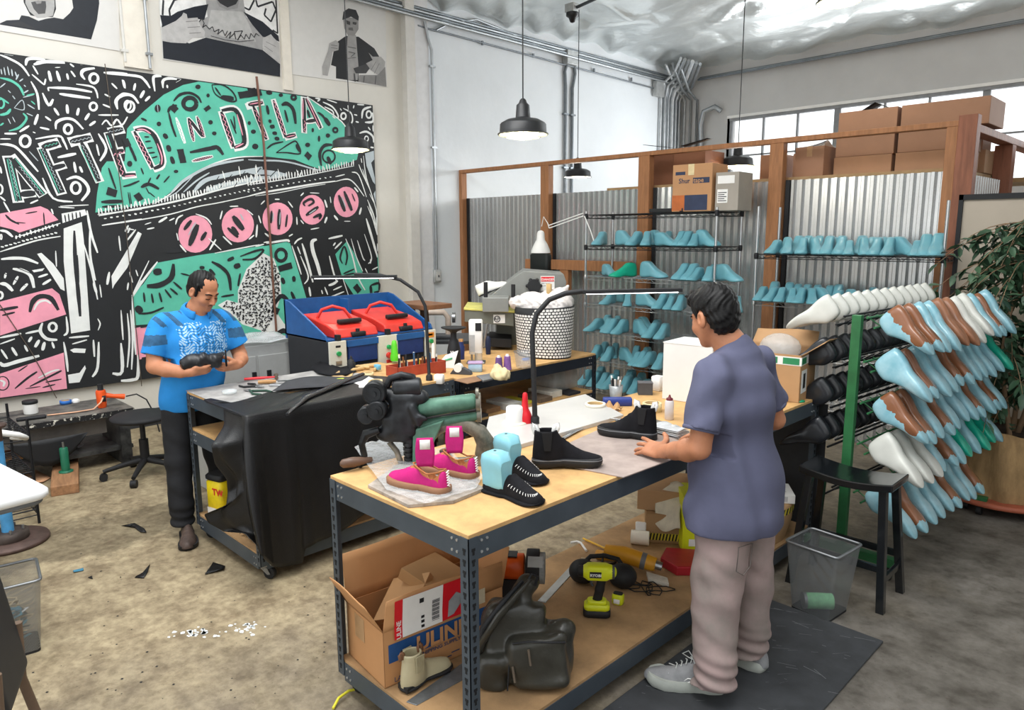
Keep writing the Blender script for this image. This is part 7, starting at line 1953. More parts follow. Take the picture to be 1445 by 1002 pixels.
# patterned basket
t = thing('patterned_basket', 'large black and white spotted fabric basket on the far end bench', 'basket', (-3.86, 4.2, Zb)); W2, D2, H2 = .27, .19, .40
def bk(a, z, o=0.): f = .9+.1*z/H2; return ((W2*f+o)*cos(a), (D2*f+o)*sin(a), z+(.012*sin(a+1)*z/H2))
MB().grid(lambda u, v: bk(u*2*pi, v*H2), 48, 4).build('fabric_wall', M_blk, t, solid=.004)
g = MB(); rd = random.Random(9); nb = 50
for r in range(17):
    z = .012+r*.0225
    if z > H2-.02: break
    for k in range(nb):
        a = (k+.5*(r % 2)+rd.uniform(-.08, .08))*2*pi/nb; da = 2*pi/nb*(.38+.04*rd.random())
        if z > H2-.055 and 3.4 < a % (2*pi) < 4.9: continue
        P_ = [(a-da, z+.004), (a-da*.6, z), (a+da*.6, z), (a+da, z+.004), (a+da, z+.012), (a+da*.6, z+.017), (a-da*.6, z+.017), (a-da, z+.012)]; g.add([bk(q, w, .003) for q, w in P_], [tuple(range(8))])
g.build('white_spots', M_wht, t); MB().lathe([(.001, .01), (.95, .012)], n=30, sx=W2*.93, sy=D2*.93).build('bottom', M_blk, t)
S = SDF((-.27, -.2, .2), (.27, .2, .62), .009)
for c, r in (((-.12, -.02, .4), .13), ((.1, .03, .42), .15), ((0, 0, .38), .14), ((.17, -.03, .36), .07)): S.ell(c, (r, r*.9, r*.8), .03)
S.cone((-.2, -.12, .42), (-.1, -.05, .44), .05, .06, .02); S.cone((.12, .05, .5), (.21, .05, .56), .04, .01, .03)
S.warp(lambda X, Y, Z: (.008*np.sin(X*60+6*np.sin(Y*30+Z*20))*np.sin(Z*70+Y*40)).astype(np.float32)); o = S.build('plastic_bags', mat('milky_plastic', '#dcd6d4', .25, var=.08, bump=.01, bsc=25, coat=.3), None, 1); o.location = t.location; tag(o, 'crumpled milky plastic bags heaped in the spotted basket', 'bags'); o.name = 'plastic_bag'
t = thing('card_tube', 'brown cardboard tube sticking out of the spotted basket', 'tube', t.location+Vector((.1, -.05, .42))); MB().tube([(0, 0, 0), (.0, 0, .16)], .02, 14, cap=False).build('tube', mat('core_card', '#b89a6a'), t, solid=.003)
# ---------------------------------------------------------------- clicker press behind
t = thing('clicker_press', 'grey cutting press with black grips and a red danger sticker', 'machine', dp(738, 560, 6.3), YAW); t.location.z = 0; pc = t.location.copy(); M_pg = mat('press_grey', '#6f7168', .45, .2, var=.06); M_pg2 = mat('press_light', '#8b8d8a', .4, .3, var=.05)
k_ = 1014.4/6.3
def pp(x, y, dd=0.): v = dp(x, y, 6.3+dd)-pc; return Vector((v.x*cos(YAW)+v.y*sin(YAW), 0, v.z))
def pslab(nm, pts, y0, y1, m, par=None, bv=.004):
    q = [pp(*p) for p in pts]; g = MB(); g.py([(v.x, v.z) for v in q], y0, y1); return g.build(nm, m, par or t, bevel=bv)
pslab('slanted_cover', [(684, 421), (727, 388), (738, 380), (792, 384), (796, 395), (793, 420), (737, 421)], -.1, .35, M_pg2)
pslab('swing_arm', [(684, 413), (718, 413), (718, 432), (684, 432)], -.35, -.05, M_pg2); pslab('beam', [(660, 430), (725, 434), (725, 452), (660, 446)], -.3, .2, M_pg); pslab('beam_top', [(659, 427), (726, 431), (726, 434), (659, 430)], -.31, .2, mat('yellow_edge', '#c9c36a', .5)); pslab('column', [(700, 440), (800, 440), (800, 640), (700, 640)], .1, .5, M_pg)
pslab('bed', [(690, 470), (722, 472), (722, 484), (690, 482)], -.2, .2, M_blk)
for x, y0, y1 in ((688, 393, 416), (724, 396, 422)):
    a, b = pp(x, y1), pp(x, y0); g = MB(); g.tube([a+Vector((0, -.3, 0)), a.lerp(b, .15)+Vector((0, -.3, 0)), b+Vector((0, -.3, 0))], [.012, .017, .017], 12); g.build('grip', M_blk, t)
g = MB(); c = pp(752, 400); g.tube([c+Vector((0, -.16, 0)), c+Vector((0, -.1, 0))], .055, 20); [g.ball(c+Vector((.055*cos(a*1.05), -.13, .055*sin(a*1.05))), .016, 8) for a in range(6)]; g.build('hand_knob', M_blk, t)
a, b = pp(761, 387), pp(780, 407); g = MB(); g.box((a.x, -.105, b.z), (b.x, -.1, a.z), 0); g.box((a.x+.004, -.107, a.z-.045), (b.x-.004, -.105, a.z-.006), 1); text_mesh(g, 'DANGER', .028, lambda u, v: (a.x+.008+u, -.1085, a.z-.037+v), 0, bold=.0005); text_mesh(g, 'KEEP HANDS', .013, lambda u, v: (a.x+.006+u, -.106, a.z-.065+v), 2); text_mesh(g, 'CLEAR', .013, lambda u, v: (a.x+.006+u, -.106, a.z-.085+v), 2); g.build('danger_sticker', [M_wht, M_red, M_blk], t)
c = pp(706, 442); g = MB(); g.box((c.x-.05, -.305, c.z-.035), (c.x+.045, -.30, c.z+.035), 0); g.tube([(c.x-.02+.024*cos(q*pi/8), -.307, c.z+.024*sin(q*pi/8)) for q in range(16)], .0035, 5, closed=True, mi=1); text_mesh(g, 'AP', .036, lambda u, v: (c.x-.044+u, -.3075, c.z-.013+v), 1, bold=.0006); g.build('maker_plate', [M_wht, M_blk], t)
t = thing('black_bag', 'dark green black bag hanging behind the clamp lamp', 'bag', ony(763, 375, 6.40)); MB().rbox((0, 0, 0), (.3, .1, .3), .04).build('bag', mat('bag_black', '#161c1c', .6), t)
t = thing('machine_table', 'dark low table behind the far bench carrying small machines', 'table', dp(640, 560, 7.0), YAW); t.location.z = 0; MB().box((-.55, -.2, .88), (.3, .35, .91)).build('tabletop', mat('table_dark', '#4b4e52', .4), t, bevel=.003)
for sx in (-.53, .26):
    for sy_ in (-.18, .31): MB().box((sx, sy_, 0), (sx+.03, sy_+.03, .88)).build('leg', M_blk, t)
tb = t.location
t = thing('sewing_machine', 'small dark sewing machine with a black knob beyond the far bench', 'machine', tb+Vector((-.1, -.12, .91)), YAW); MB().rbox((0, 0, .02), (.34, .16, .04), .01).build('base', mat('dkgrey', '#44464a'), t)
MB().tube([(.12, 0, .03), (.12, 0, .2), (.08, 0, .25), (-.1, 0, .25), (-.14, 0, .2), (-.14, 0, .1)], .028, 12).build('arm', mat('beige_machine', '#b7a79a', .5), t); MB().tube([(-.14, 0, .27), (-.14, 0, .36)], [.02, .016], 12).build('knob', M_blk, t); MB().tube([(.16, 0, .2), (.19, 0, .2)], .05, 18).build('hand_wheel', M_met, t)
t = thing('white_sack', 'bunched white plastic sack on the machine table', 'sack', tb+Vector((-.38, -.28, .911))); S = SDF((-.16, -.14, -.01), (.16, .14, .24), .008); S.ell((0, 0, .07), (.12, .1, .09), 0); S.cone((0, 0, .12), (.05, 0, .2), .05, .03, .03); S.warp(lambda X, Y, Z: (.007*np.sin(X*70+5*np.sin(Y*30))*np.sin(Z*70+Y*30)).astype(np.float32)); S.plane((0, 0, 0), (0, 0, -1)); S.build('plastic', mat('milky_plastic', '#dcd6d4'), t, 1)
t = thing('white_sneaker', 'white sneaker resting on the press beam', 'shoe', dp(676, 419, 6.15), YAW+.3, rot=(0, rad(-22), YAW+.2)); g = MB(); g.loft(last_rings([(x, max(z, .01), b*1.1, m*1.1, w*1.1, min(h, .1)) for x, z, b, m, w, h in last_st])); g.build('upper', M_wht, t); g = MB(); g.pz([(x, y) for x, y in sole_outline(.275, .1)], 0, .014); g.build('sole', M_blk, t)
# ================================================================ GREEN PATCHING MACHINE ON THE NEAR BENCH
DPM = 3.1; o_ = at(650, 656, ZT)
t = thing('patching_machine', 'antique cobbler patching machine with black head and green arm on the near bench', 'machine', o_, YAW)
def q_(x, y, dd=0.):
    v = dp(x, y, DPM+.0)-o_; return Vector((v.x*cos(YAW)+v.y*sin(YAW), (-v.x*sin(YAW)+v.y*cos(YAW))*0+dd, max(.003, v.z)))
M_mg = mat('machine_green', '#4c7361', .5, .2, var=.25, sc=10, c2='#5f8a76'); M_iron = mat('black_iron', '#1e1f20', .38, .5, var=.2, sc=10, c2='#35373a'); M_wornm = mat('worn_metal', '#6f7168', .45, .5, var=.35, sc=14, c2='#a39c8c')
MB().py([(v.x, v.z) for v in (q_(590, 592), q_(632, 578), q_(622, 600), (q_(612, 625)), q_(614, 652), q_(588, 652))], -.035, .035).build('column', M_mg, t, bevel=.006)
MB().tube([q_(x, y) for x, y in ((604, 655), (602, 630), (608, 608), (622, 593), (640, 586), (660, 587), (678, 597), (687, 613), (686, 632), (682, 648), (672, 657), (658, 658), (645, 652), (636, 640), (630, 622))], [.016, .016, .015, .015, .016, .018, .02, .024, .026, .024, .02, .018, .018, .016, .012], 12, flat=1.7).build('curved_frame', M_wornm, t)
MB().tube([q_(595, 566), q_(600, 565), q_(672, 554), q_(676, 553)], [.02, .038, .032, .02], 18).build('arm_barrel', M_mg, t); MB().tube([q_(600, 588), q_(676, 575)], [.024, .018], 14).build('lower_barrel', M_mg, t)
MB().tube([q_(600, 577, -.03), q_(675, 564, -.03)], .004, 6).build('slot_rod', M_blk, t)
for x, y, r in ((677, 556, .04), (678, 574, .03)): c = q_(x, y); MB().tube([c-Vector((.008, 0, 0)), c+Vector((.01, 0, 0))], r, 18).build('end_cap', M_wornm, t)
c = q_(676, 542); MB().tube([c-Vector((.006, .02, 0)), c+Vector((.006, -.02, 0))], .022, 14).build('thumb_nut', M_wornm, t)
S = SDF((-.42, -.12, .0), (-.1, .12, .5), .006); P3 = lambda x, y, d=0: tuple(q_(x, y, d))
S.box(P3(577, 572), (.055, .045, .09), .01, None, .02); S.box(P3(565, 590), (.05, .04, .06), .02, None, .02); S.cone(P3(555, 545), P3(600, 550), .03, .035, .02); S.cone(P3(560, 575), P3(585, 610), .035, .025, .02); S.cone(P3(548, 600), P3(572, 588), .03, .03, .02)
S.cone(P3(590, 560, -.04), P3(598, 580, -.04), .018, .02, .01); S.cone(P3(600, 572, -.05), P3(608, 575, -.05), .012, .01, .01); S.build('head', M_iron, t, 1)
for nm, x, y, r, d in (('feed_wheel', 541, 540, .048, -.03), ('feed_wheel', 545, 562, .04, -.05), ('feed_wheel', 529, 571, .036, -.02), ('drum', 583, 536, .04, 0)):
    c = q_(x, y, d); g = MB(); w = .03 if nm != 'drum' else .055; a = Vector((0, 1, 0)) if nm != 'drum' else Vector((1, 0, .1)).normalized()
    g.tube([c-a*w, c-a*w*.85, c+a*w*.85, c+a*w], [r*.9, r, r, r*.9], 24); g.tube([c-a*(w+.006), c-a*w], r*.62, 20); g.tube([c-a*(w+.014), c-a*w], r*.25, 12); g.build(nm, M_iron, t)
MB().tube([q_(555, 534), q_(560, 523), q_(575, 518), q_(590, 521), q_(594, 534)], .015, 10).build('carry_bow', M_iron, t)
g = MB(); 
for k in range(7): c = q_(583, 600+7*k); g.tube([c-Vector((0, 0, .006)), c+Vector((0, 0, .006))], .028-.001*k, 18)
g.tube([q_(583, 596), q_(583, 652)], .018, 12); g.build('presser_spring', M_iron, t)
MB().tube([q_(545, 592, -.03), q_(527, 598, -.03), q_(521, 612, -.03), q_(524, 628, -.03), q_(517, 648, -.03)], [.014, .02, .014, .014, .01], 10).build('crank_lever', M_iron, t)
MB().tube([q_(556, 612), q_(566, 625), q_(572, 652)], [.012, .012, .012], 10).build('rear_strut', M_wornm, t)
MB().box((-.24, -.06, 0), (-.08, .06, .012)).build('base_plate', M_iron, t, bevel=.003)
h0 = at(480, 655, ZT+.035)-o_; R = Matrix.Rotation(-YAW, 3, 'Z'); h0 = R@h0; h1 = R@(at(525, 648, ZT+.035)-o_); MB().tube([h0, h0.lerp(h1, .08), h0.lerp(h1, .4), h0.lerp(h1, .8), h1], [.008, .018, .022, .014, .01], 12).build('crank_handle', mat('worn_wood', '#5d4537', .4, var=.2), t)
# ================================================================ LOWER SHELF OF THE NEAR BENCH
ZS = .161
def exU(t):
    x = .1565
    g = MB(); g.box((x, -.27, .098), (x+.001, .27, .175), 0); g.build('blue_band', mat('uline_blue', '#1f4d85', .6), t)
    g = MB(); text_mesh(g, 'ULINE', .088, lambda u, v: (x+.0075, -.15+u, .106+v), 0, bold=.003, sx=1.02); g.build('lettering', cmat('c08d5e'), t)
    g = MB(); text_mesh(g, 'SHIPPING SUPPLY SPECIALISTS', .022, lambda u, v: (x+.0012, -.13+u, .075+v), 0, bold=.0004, sx=1.15)
    for k, (a, b) in enumerate(((-.13, .03), (-.06, .03), (.02, .04), (.1, .04), (-.10, .018), (.0, .02))): g.box((x, a, .03-.012*(k > 3)), (x+.001, a+b, .034-.012*(k > 3)))
    text_mesh(g, 'LA', .03, lambda u, v: (x+.0012, -.25+u, .012+v), 0); g.build('small_print', mat('blue_print', '#2b4468'), t)
    F = lambda y, z: (x+.0015-.0*z, y, z)
    g = MB(); y0, y1, z0, z1 = -.245, .09, .18, .345
    tilt = lambda y, z: (x+.006+(z-.24)*.10 if z > .24 else x+.006, y, z)
    def q(a, b, c, d, m): g.add([tilt(a, c), tilt(b, c), tilt(b, d), tilt(a, d)], [(0, 1, 2, 3)], m)
    def qq(a, b, c, d, m, off=.001): g.add([tuple(Vector(tilt(*p))+Vector((off, 0, 0))) for p in ((a, c), (b, c), (b, d), (a, d))], [(0, 1, 2, 3)], m)
    zm = .24
    for c, d in ((z0+.01, zm), (zm, z1+.01)): q(y0, y1, c, d, 0); qq(y0+.035, y1-.115, c, d, 1)
    for k in range(16): qq(y1-.165+.0, y1-.13, .21+.006*k, .21+.006*k+(.004 if k % 3 else .002), 2, .002)
    qq(y0+.11, y0+.13, .31, .33, 2, .002); [qq(y0+.12, y0+.135, .2+.02*k, .212+.02*k, 2, .002) for k in range(3)]
    g.add([tuple(Vector(tilt(y, z))+Vector((.002, 0, 0))) for y, z in ((y1-.09, .2), (y1-.06, .205), (y1-.025, .24), (y1-.02, .28), (y1-.05, .3), (y1-.085, .27))], [tuple(range(6))], 3)
    text_mesh(g, 'ULINE', .028, lambda u, v: tuple(Vector(tilt(y0+.028-v, .19+u))+Vector((.002, 0, 0))), 1, bold=.0005); g.build('shipping_label', [M_red, M_wht, M_blk, mat('label_grey', '#9a9ea2', .5)], t)
    g = MB(); g.box((x+.006, .13, .20), (x+.0075, .19, .265)); g.build('paper_tag', mat('tagpaper', '#cfc1a4', .6), t)
    g = MB(); g.box((-.08, -.2915, .12), (.0, -.2905, .22)); g.build('tape', mat('tape_brown', '#b08b64'), t)
t = open_carton('large open brown shipping carton with blue lettering on the lower shelf', (-2.27, 1.735, ZS), (.31, .58, .235), rad(-6), 'c08d5e', [('S', 62, .15), ('W', 75, .2), ('E', 84, .13), ('N', 75, .17)], exU)
UB = t.location.copy()
def card(name, lb, c, size, rot, col): o = MB().cbox((0, 0, 0), size).build(name, cmat(col), bevel=.002); o.location = c; o.rotation_euler = rot; return tag(o, lb, 'cardboard')
card('folded_carton', 'flattened brown carton leaning out of the open shipping carton, left', UB+Vector((-.02, -.10, .245)), (.2, .22, .03), (rad(25), rad(-20), rad(20)), 'b98f62')
card('folded_carton', 'taped brown carton lying across the top of the open shipping carton', UB+Vector((.0, .08, .27)), (.26, .26, .05), (rad(-8), rad(18), rad(15)), 'a98155')
card('folded_carton', 'brown carton panel slanting in the open shipping carton, behind the label', UB+Vector((.05, .02, .215)), (.2, .3, .012), (rad(10), rad(-40), 0), '9a7148')
def tie(name, lb, loc, rz, L, W, **k): return None
M_bei = mat('beige_leather', '#b8ae8e', .45, var=.06, coat=.15)
def exB(t):
    for x in (.004, .092): MB().tube([(x-.008, 0, .13), (x-.012, 0, .155), (x-.004, 0, .165), (x+.006, 0, .15), (x+.006, 0, .13)], .004, 6, flat=2).build('pull_tab', M_bw, t)
    g = MB(); 
    for s_ in (-1, 1):
        g = MB()
        for k in range(7): g.tube([(.04+.006*k, s_*.0405, .14), (.042+.005*k, s_*.0415, .075)], .0034, 5)
        g.build('elastic_gusset', mat('beige_rib', '#a39a7c', .7), t)
    MB().cbox((.035, 0, .012), (.07, .06, .024)).build('heel', M_rub, t, bevel=.003)
a, b = at(568, 978, ZS), at(614, 952, ZS); shoe('beige_chelsea_boot', 'small beige leather chelsea boot on the lower shelf in front of the big carton', a+Vector((.0, 0, .006)), math.atan2(b.y-a.y, b.x-a.x), .235, .085, [(0, .08), (.2, .1), (.35, .11), (.5, .08), (.7, .06), (.85, .05), (1, .035)], M_bei, M_rub, .014, None, shaft=(.045, .04, .145, .004, .85), cut=[((.05, 0, .09), (.052, 0, .3), .033, .8)], extra=exB, arch=.008)
slab('steel_square', 'grey steel ruler plate lying under the beige boot', 'ruler', [(573, 990), (588, 995), (660, 955), (690, 925), (660, 930)], ZS-.001, ZS+.003, mat('dull_steel', '#7c8083', .45, .6, var=.2))
# backpack
t = thing('backpack', 'olive grey nylon backpack slumped on the lower shelf', 'backpack', at(738, 962, ZS)); M_bp = mat('nylon_olive', '#34332d', .36, var=.15, bump=.01, bsc=9, coat=.15)
R = frame3((sin(-YAW), cos(YAW), 0), (0, 0, 1)); ca, sa = cos(YAW), sin(YAW); wv = lambda x, y, z: (x*ca-y*sa, x*sa+y*ca, z)
S = SDF((-.3, -.32, -.01), (.3, .32, .5), .007)
S.box(wv(-.04, .05, .15), (.12, .075, .155), .01, rotm(0, 0, YAW)@rotm(rad(-6), rad(8), 0), .04); S.cone(wv(-.05, .07, .25), wv(.02, .09, .36), .07, .035, .03); S.box(wv(.06, -.03, .115), (.115, .05, .105), .012, rotm(0, 0, YAW)@rotm(rad(-8), rad(-6), 0), .035); S.box(wv(.1, .04, .12), (.09, .06, .11), .015, rotm(0, 0, YAW), .04); S.ell(wv(.15, .03, .2), (.05, .06, .05), .015); S.box(wv(-.12, -.02, .07), (.06, .05, .07), .02, rotm(0, 0, YAW), .03)
S.warp(wr([((.5, .2, .9), 34, 0, 1), ((-.6, .3, .7), 47, 1, .9), ((.8, -.5, .3), 60, 2, .8)], .006)); S.plane((0, 0, 0), (0, 0, -1)); S.build('pack_body', M_bp, t, 2)
MB().tube([wv(-.17, -.02, .15), wv(-.14, -.03, .25), wv(-.07, -.02, .34), wv(.0, .03, .41)], [.02, .032, .03, .012], 10, flat=.5).build('mesh_back_panel', M_blk, t)
MB().tube([wv(-.18, -.0, .1), wv(-.155, -.045, .2), wv(-.09, -.055, .31), wv(-.02, -.02, .38), wv(.03, .04, .41)], [.012, .018, .02, .016, .01], 8, flat=.6).build('shoulder_strap', M_bp, t)
MB().tube([wv(-.04, -.07, .205), wv(.02, -.085, .222), wv(.09, -.09, .222), wv(.16, -.07, .21)], .004, 6).build('zipper', M_blk, t); MB().tube([wv(-.045, -.05, .2), wv(-.055, -.075, .1), wv(-.06, -.085, .02)], .003, 6).build('seam', M_blk, t)
for x, z in ((.02, .19), (-.04, .12)): MB().tube([wv(x, -.085, z), wv(x+.008, -.095, z-.06)], .005, 6).build('zip_pull', mat('cord_brown', '#5f5448', .6), t)
MB().tube([wv(.02, .04, .4), wv(.035, .03, .44), wv(.06, .04, .42), wv(.05, .05, .38)], .006, 6).build('grab_loop', M_blk, t)
# bench grinder
gl = at(716, 842, ZS); t = thing('bench_grinder', 'orange and black bench grinder standing behind the backpack', 'grinder', gl, rad(40)); R = rotm(0, rad(90)); M_or = mat('orange_paint', '#dd5a1b', .35, var=.05)
MB().lathe([(.05, -.085), (.062, -.08), (.062, .08), (.05, .085)], (0, 0, .16), 24, R=R).build('motor', M_or, t); MB().box((-.04, -.032, .218), (.05, .032, .2235)).build('rating_plate', M_blk, t)
for s_ in (-1, 1):
    MB().lathe([(.05, -.035), (.085, -.03), (.085, .03), (.05, .035)], (s_*.125, 0, .16), 26, R=R).build('wheel_guard', M_blk, t, bevel=.003); MB().lathe([(.074, -.012), (.074, .012)], (s_*.17, 0, .155), 26, R=R).build('grinding_wheel', mat('wheel_grey', '#8f9190', .8, var=.15, sc=60), t)
    MB().tube([(s_*.14, -.07, .12), (s_*.14, -.11, .13)], .01, 8).build('tool_rest', M_met, t); MB().add([(s_*.14-.035, -.06, .24), (s_*.14+.035, -.06, .24), (s_*.14+.035, -.11, .21), (s_*.14-.035, -.11, .21)], [(0, 1, 2, 3)]).build('eye_shield', M_clear, t, solid=.003)
MB().loft([[(x*.11, y*.07, 0) for x, y in ((-1, -1), (1, -1), (1, 1), (-1, 1))], [(x*.06, y*.045, .11) for x, y in ((-1, -1), (1, -1), (1, 1), (-1, 1))]], sm=False).build('pedestal', M_blk, t, bevel=.005)
t = thing('clamp', 'green clamp standing behind the open shipping carton', 'clamp', at(655, 850, ZS), rad(30)); M_gc = mat('clamp_green', '#1f7a56', .4)
MB().tube([(0, 0, .01), (0, 0, .2), (.01, 0, .25), (.05, 0, .275), (.1, 0, .27)], [.012, .012, .014, .014, .012], 10).build('frame', M_gc, t); MB().tube([(.1, 0, .27), (.16, 0, .265)], [.017, .02], 12).build('grip', M_rub, t); MB().tube([(.035, 0, .1), (.035, 0, .255)], .006, 8).build('screw', M_met, t); MB().box((-.05, -.03, 0), (.07, .03, .012)).build('base', M_gc, t)
lathe_thing('pink_tube', 'short bright pink tube lying beside the backpack', 'tube', at(678, 862, ZS+.016), [('tube', [(.014, 0), (.015, .04), (.014, .1)], mat('pink_plastic', '#e0629f', .5))], rot=(rad(90), 0, rad(60)))
t = thing('long_ruler', 'long steel ruler lying behind the yellow drill', 'ruler', at(790, 822, ZS), rad(108)); MB().box((-.22, -.02, 0), (.22, .02, .003)).build('blade', mat('dull_steel2', '#b2b4b4', .4, .6, var=.1), t)
# drill
M_lime = mat('tool_lime', '#d6dd1f', .4, var=.04); dl = at(842, 868, ZS); t = thing('cordless_drill', 'lime yellow cordless drill standing on its battery on the lower shelf', 'drill', dl, YAW-.1)
MB().rbox((0, 0, .018), (.125, .075, .036), .02).build('battery_base', M_rub, t); MB().rbox((0, 0, .048), (.118, .072, .03), .02).build('battery', M_lime, t); MB().rbox((0, 0, .07), (.09, .055, .02), .018).build('foot', M_lime, t)
S = SDF((-.1, -.06, .05), (.1, .06, .3), .004); S.chain([(.0, 0, .07, .022), (.012, 0, .13, .02), (.02, 0, .18, .021)], .01, sq=((0, 1, 0), .85)); S.build('grip', M_rub, t)
S = SDF((-.12, -.06, .15), (.12, .06, .29), .004); S.cone((-.045, 0, .215), (.055, 0, .215), .033, .034, 0); S.box((0, 0, .215), (.05, .032, .035), .01, None, .012); S.build('motor_housing', M_lime, t)
MB().tube([(-.055, 0, .215), (-.085, 0, .215), (-.09, 0, .215)], [.028, .025, .015], 18).build('chuck', M_rub, t); MB().tube([(.055, 0, .215), (.078, 0, .215)], [.034, .03], 18).build('rear_cap', mat('tool_grey', '#4a4b4d', .5), t)
MB().tube([(-.022, 0, .175), (-.028, 0, .16), (-.02, 0, .145)], .006, 8).build('trigger', mat('dkgrey', '#44464a'), t)
g = MB(); g.box((-.035, -.0375, .2), (.018, -.034, .228), 0); text_mesh(g, 'RYOBI', .018, lambda u, v: (-.033+u, -.0382, .207+v), 1, bold=.0006); g.build('logo_badge', [M_blk, M_wht], t)
# ear muffs, tape measure, bulky heat gun
t = thing('ear_muffs', 'black padded ear muffs with a cord behind the cordless drill', 'ear muffs', at(850, 825, ZS), rad(30))
for s_ in (-1, 1): S = SDF((-.2, -.12, -.01), (.2, .12, .16), .006); S.ell((s_*.1, 0, .06), (.07, .065, .06), 0); S.ell((s_*.07, 0, .06), (.03, .055, .05), .01); S.plane((0, 0, 0), (0, 0, -1)); S.build('ear_cup', M_blk, t)
MB().tube([(-.1, .03, .09), (-.07, .06, .115), (0, .075, .12), (.07, .06, .115), (.1, .03, .09)], .012, 8).build('headband', M_rub, t)
t = thing('tape_measure', 'small lime yellow tape measure on the lower shelf', 'tape measure', at(872, 852, ZS), rad(20)); MB().rbox((0, 0, .026), (.055, .045, .052), .014).build('case', M_lime, t); MB().rbox((0, 0, .054), (.045, .03, .006), .01).build('grip_strip', M_rub, t); MB().rbox((.0, -.024, .022), (.03, .004, .022), .002).build('label', M_wht, t)
t = thing('tangled_cable', 'thin black cable tangled on the lower shelf by the tape measure', 'cable', at(905, 835, ZS)); rd = random.Random(6)
MB().tube([(-.08+.16*k/40+.05*sin(k*.9), .06*cos(k*.7)+.002*k, .004+.004*(k % 2)) for k in range(41)], .0028, 5).build('cord', M_rub, t)
M_yel = mat('heat_yellow', '#d99a24', .45, var=.06); a, b = at(880, 790, ZS+.05), at(925, 802, ZS+.03)
t = thing('heat_gun', 'large yellow heat gun wound in its black cord on the lower shelf', 'heat gun', a); v = b-a; v.z = -.015
MB().tube([-v*.6+Vector((0, 0, .03)), Vector((0, 0, .03)), v*.6+Vector((0, 0, .02)), v*1.0+Vector((0, 0, .015))], [.03, .043, .042, .035], 16).build('barrel', M_yel, t); MB().tube([v*.55+Vector((0, 0, .02)), v*.7+Vector((0, 0, .018))], [.044, .043], 16).build('grey_collar', mat('tool_grey2', '#6d6e70'), t); MB().tube([v*1.0+Vector((0, 0, .015)), v*1.2+Vector((0, 0, .012))], [.024, .022], 14).build('nozzle', M_met, t)
n_v = Vector((-.15, -.02, .0)); MB().tube([Vector((0, 0, .02)), n_v*.6+Vector((0, 0, -.005)), n_v*1.05+Vector((0, 0, -.015))], [.03, .024, .026], 14).build('handle', M_yel, t)
MB().tube([n_v*.55+Vector((.03*cos(k*.9), .055*sin(k*.9), .0+.035*cos(k*.45))) for k in range(22)], .006, 6).build('power_cord', M_rub, t)
t = thing('yellow_stick', 'long thin yellow wooden stick lying across the lower shelf', 'stick', at(850, 775, ZS+.01)); a, b = at(823, 760, ZS+.012)-t.location, at(890, 790, ZS+.03)-t.location; MB().tube([a, b], .006, 8).build('stick', mat('yellow_rod', '#e0b040', .5), t)
t = thing('white_hook', 'white bent rod lying on the lower shelf edge', 'hook', at(815, 772, ZS)); MB().tube([(-.05, 0, .01), (-.03, .03, .014), (0, .03, .014), (.08, -.02, .01)], .007, 8).build('rod', M_wht, t)
slab('card_strip', 'printed card strip lying in front of the yellow heat gun', 'card', [(820, 786), (868, 790), (872, 799), (822, 795)], ZS, ZS+.01, mat('print_card', '#a58e72', .7, var=.2, sc=40))
slab('foam_block', 'flat white foam block lying behind the ear muffs', 'block', [(912, 806), (942, 815), (944, 824), (915, 816)], ZS, ZS+.02, mat('worn_white', '#c9c3b6', .7, var=.15, sc=20))
t = thing('white_roll', 'white bandage like roll on the shelf in front of the cartons', 'roll', at(903, 768, ZS), rad(30)); MB().tube([(-.05, 0, .04), (.05, 0, .04)], .04, 18).build('roll', M_cream, t); MB().rbox((.0, .03, .08), (.06, .02, .08), .008).build('flap', M_wht, t)
slab('red_case', 'flat dark red case on the shelf by the leg of the man', 'case', [(932, 786), (940, 772), (985, 775), (985, 800), (955, 800)], ZS, ZS+.05, mat('case_red', '#a3202c', .4), .006)
def hazard(t, w, d, z0, z1, y):
    g = MB(); n = 14; 
    g.box((-w/2, y-.0012, z0), (w/2, y, z1), 0)
    for k in range(n): x = -w/2+w*k/n; g.add([(x, y-.002, z0), (x+w/n*.5, y-.002, z0), (x+w/n*.9, y-.002, z1), (x+w/n*.4, y-.002, z1)], [(0, 1, 2, 3)], 1)
    g.build('hazard_tape', [mat('hazard_yellow', '#d8c63a', .5), M_blk], t)
t = carton((-2.2, 3.47, ZS), (.26, .36, .17), 'low brown carton with black and yellow tape under the bench, bottom one', rad(35), c='a5835c', tape=False); hazard(t, .25, .36, .02, .06, -.181)
t = carton((-2.23, 3.5, ZS+.172), (.3, .36, .12), 'plain brown carton stacked on the hazard taped carton under the bench', rad(28), c='b18c66', tape=False)
t = thing('cream_cloth', 'crumpled cream cloth hanging over the stacked cartons under the bench', 'cloth', (-2.09, 3.34, ZS+.27)); MB().grid(lambda u, v: (-.08+.16*u+.02*sin(v*7), .1-.16*v, .06*sin(u*5+v*3)*.4+.04-.2*v*v), 14, 14).build('cloth', mat('cream_cloth2', '#cfc8b4', .85, bump=.004, bsc=20), t, solid=.004)
t = thing('tool_carton', 'lime yellow tool carton standing under the bench behind the leg of the man', 'box', (-2.0, 3.42, ZS), rad(42)); MB().box((-.08, -.12, 0), (.14, .12, .32)).build('box_body', M_lime, t, bevel=.003); g = MB(); g.box((-.05, -.122, .14), (.0, -.1205, .2)); g.box((.02, -.122, .1), (.09, -.1205, .18)); g.build('printed_picture', M_blk, t); MB().box((-.045, -.122, .04), (.0, -.1205, .08)).build('barcode_label', M_wht, t)
